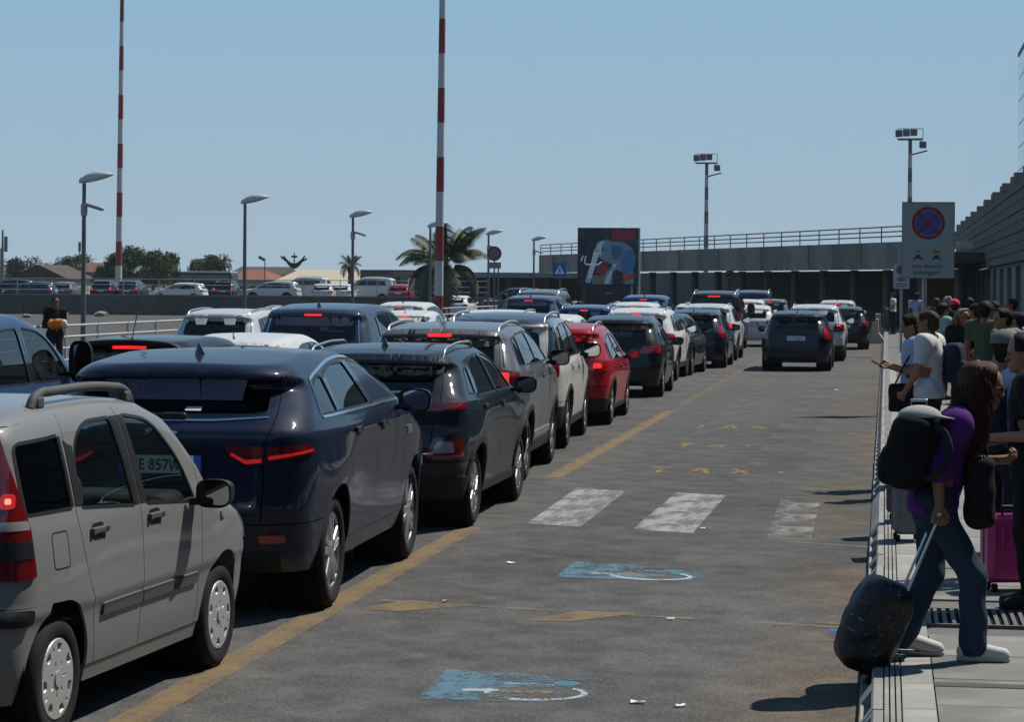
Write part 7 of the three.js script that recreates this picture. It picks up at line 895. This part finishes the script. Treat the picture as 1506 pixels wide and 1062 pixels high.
{ // man in a cap seen from behind, with a backpack
  const at = atDist(1474, 600, 17), p = person(stand(1.66), { label: 'man in grey cap and pale T-shirt seen from behind', at: V(at.x, PAVE, -17), turn: PI * 0.78, shirt: K.lightBlue, pants: K.darkJeans, shoes: K.darkShoe, sleeve: 0.7, loose: 0.022, cell: 0.013, fine: 0.006, skin: lin(0.26, 0.13, 0.08), face: [0.35, -0.05, 1] }); hairCap(p, hairM.dark, 0.003);
  const { P } = p.hd, up = P(0, 0.05, 0), g = skinned([[P(0, 0.045, -0.03), P(0, 0.05, 0.02), 0.088, 0.082]], 0.008, 0.02, { grow: 0.016, clip: (x, y, z) => up[1] - y }), f = unit(add3(P(0, 0, 1), P(0, 0, 0), -1)), q = P(0, 0.048, 0.12); mesh('cap', join(g, tf(new THREE.CylinderGeometry(0.085, 0.085, 0.008, 20).scale(0.95, 1, 0.9), q[0], q[1] + 0.0, q[2])), cloth(0.13, 0.14, 0.12), p.root); void f;
  backpack('dark backpack on the man in the grey cap', V(at.x - 0.13, PAVE + 1.1, -16.84), PI * 0.78, 0.3, 0.46, 0.18, K.navyC, K.blackC);
}
{ const at = atDist(1512, 600, 15.4), p = person(stand(1.68, { arms: 'bent' }), { label: 'person in black clothes beside the pink suitcase', at: V(at.x, PAVE, -15.4), turn: -PI / 2, shirt: K.blackC, pants: K.blackC, shoes: K.darkShoe, sleeve: 0.6, skin: lin(0.3, 0.15, 0.1), cell: 0.014, fine: 0.008 }); hairCap(p, hairM.dark, 0.012); }
// people further along the pavement and by the guard rail
const crowd = [
  ['woman with long blond hair in a dark jacket', 1415, 36, 1.66, 'bent', 0.4, K.blackC, K.blackC, hairM.blond, 'long'], ['person in a mustard shirt among the crowd', 1476, 30, 1.72, 'bent', -1.2, K.khaki, K.darkJeans, hairM.dark], ['tall man in dark clothes left of the mustard shirt', 1447, 33, 1.8, 'down', 2.7, K.greenC, K.blackC, hairM.dark], ['person in black beside the blond woman', 1436, 39, 1.72, 'phone', -2.2, K.blackC, K.darkJeans, hairM.dark], ['person in a white top with a light bag', 1384, 44, 1.7, 'bent', 2.2, K.teal, K.darkJeans, hairM.dark], ['person wearing a bright pink cap', 1403, 52, 1.72, 'down', -2.8, K.navyC, K.blackC, hairM.dark, 'cap'], ['person in grey near the pale columns', 1425, 55, 1.76, 'down', 3.0, K.grey, K.blackC, hairM.dark], ['dark-clothed person next to the pink cap', 1392, 58, 1.78, 'bent', 1.4, K.blackC, K.blackC, hairM.grey], ['person in navy close to the columns', 1462, 43, 1.74, 'down', -0.6, K.navyC, K.darkJeans, hairM.dark], ['man in pale blue shirt with arms at his sides', 1347, 84, 1.82, 'down', 3.1, K.lightBlue, K.darkJeans, hairM.dark], ['man in white shirt and dark trousers by the barrier', 1313, 106, 1.78, 'bent', -1.8, K.whiteC, K.blackC, hairM.dark], ['person in a dark top behind the man in white', 1376, 66, 1.7, 'down', 2.9, K.greenC, K.blackC, hairM.fair], ['person in blue at the edge of the crowd', 1497, 36, 1.62, 'down', -2, K.blueC, K.darkJeans, hairM.dark], ['person with crossed arms under the canopy', 1488, 52, 1.75, 'bent', -1.4, K.grey, K.blackC, hairM.dark]];
for (const [label, px, d, h, arms, turn, top, bottom, hair, extra] of crowd) {
  const a = atDist(px, 460, d), p = person(stand(h, { arms }), { label, at: V(a.x, PAVE, -d), turn, shirt: top, pants: bottom, shoes: K.darkShoe, sleeve: extra === 'long' ? 1.8 : 0.6, far: true, group: 'people waiting on the pavement', skin: lin(0.2 + 0.1 * rnd(), 0.1 + 0.05 * rnd(), 0.07) });
  if (extra === 'long') longHair(p, hair, 60, 0.28, -0.04); else hairCap(p, hair, 0.012); if (extra === 'cap') { const { P } = p.hd, u = P(0, 0.03, 0); mesh('cap', skinned([[P(0, 0.045, -0.03), P(0, 0.05, 0.03), 0.09, 0.084]], 0.015, 0.02, { grow: 0.022, clip: (x, y) => u[1] - y }), cloth(0.6, 0.05, 0.09), p.root); }
}
{ const a = atDist(60, 470, 53), p = person(stand(1.77, { arms: 'bent' }), { label: 'worker in dark clothes holding an orange bundle by the guard rail', at: V(a.x + 0.35, 0, -53), turn: 0.6, shirt: K.blackC, pants: K.blackC, shoes: K.darkShoe, sleeve: 1.7, far: true, skin: lin(0.16, 0.08, 0.05) }); hairCap(p, hairM.dark, 0.01); const b = thing('bundle', 'orange and white bundle in the worker\'s arms', 'bundle', V(a.x + 0.52, 1.17, -52.68)); mesh('fabric', skinned([[[-0.12, 0, 0], [0.12, 0.02, 0], 0.11, 0.1]], 0.02, 0.03, { folds: 0.015 }), cloth(0.5, 0.16, 0.03), b); mesh('white_patch', skinned([[[0.16, 0.02, 0.04], [0.2, -0.03, 0.04], 0.08, 0.06]], 0.02, 0.03, { folds: 0.01 }), cloth(0.5, 0.48, 0.42), b); }
{ const a = atDist(742, 450, 92), p = person(stand(1.8), { label: 'dark-clothed person standing beneath the round sign', at: V(a.x, 0, -92), turn: 2.6, shirt: K.grey, pants: K.blackC, shoes: K.darkShoe, sleeve: 1.7, far: true, skin: lin(0.16, 0.08, 0.05) }); hairCap(p, hairM.dark, 0.01); }
renderer.render(scene, camera);
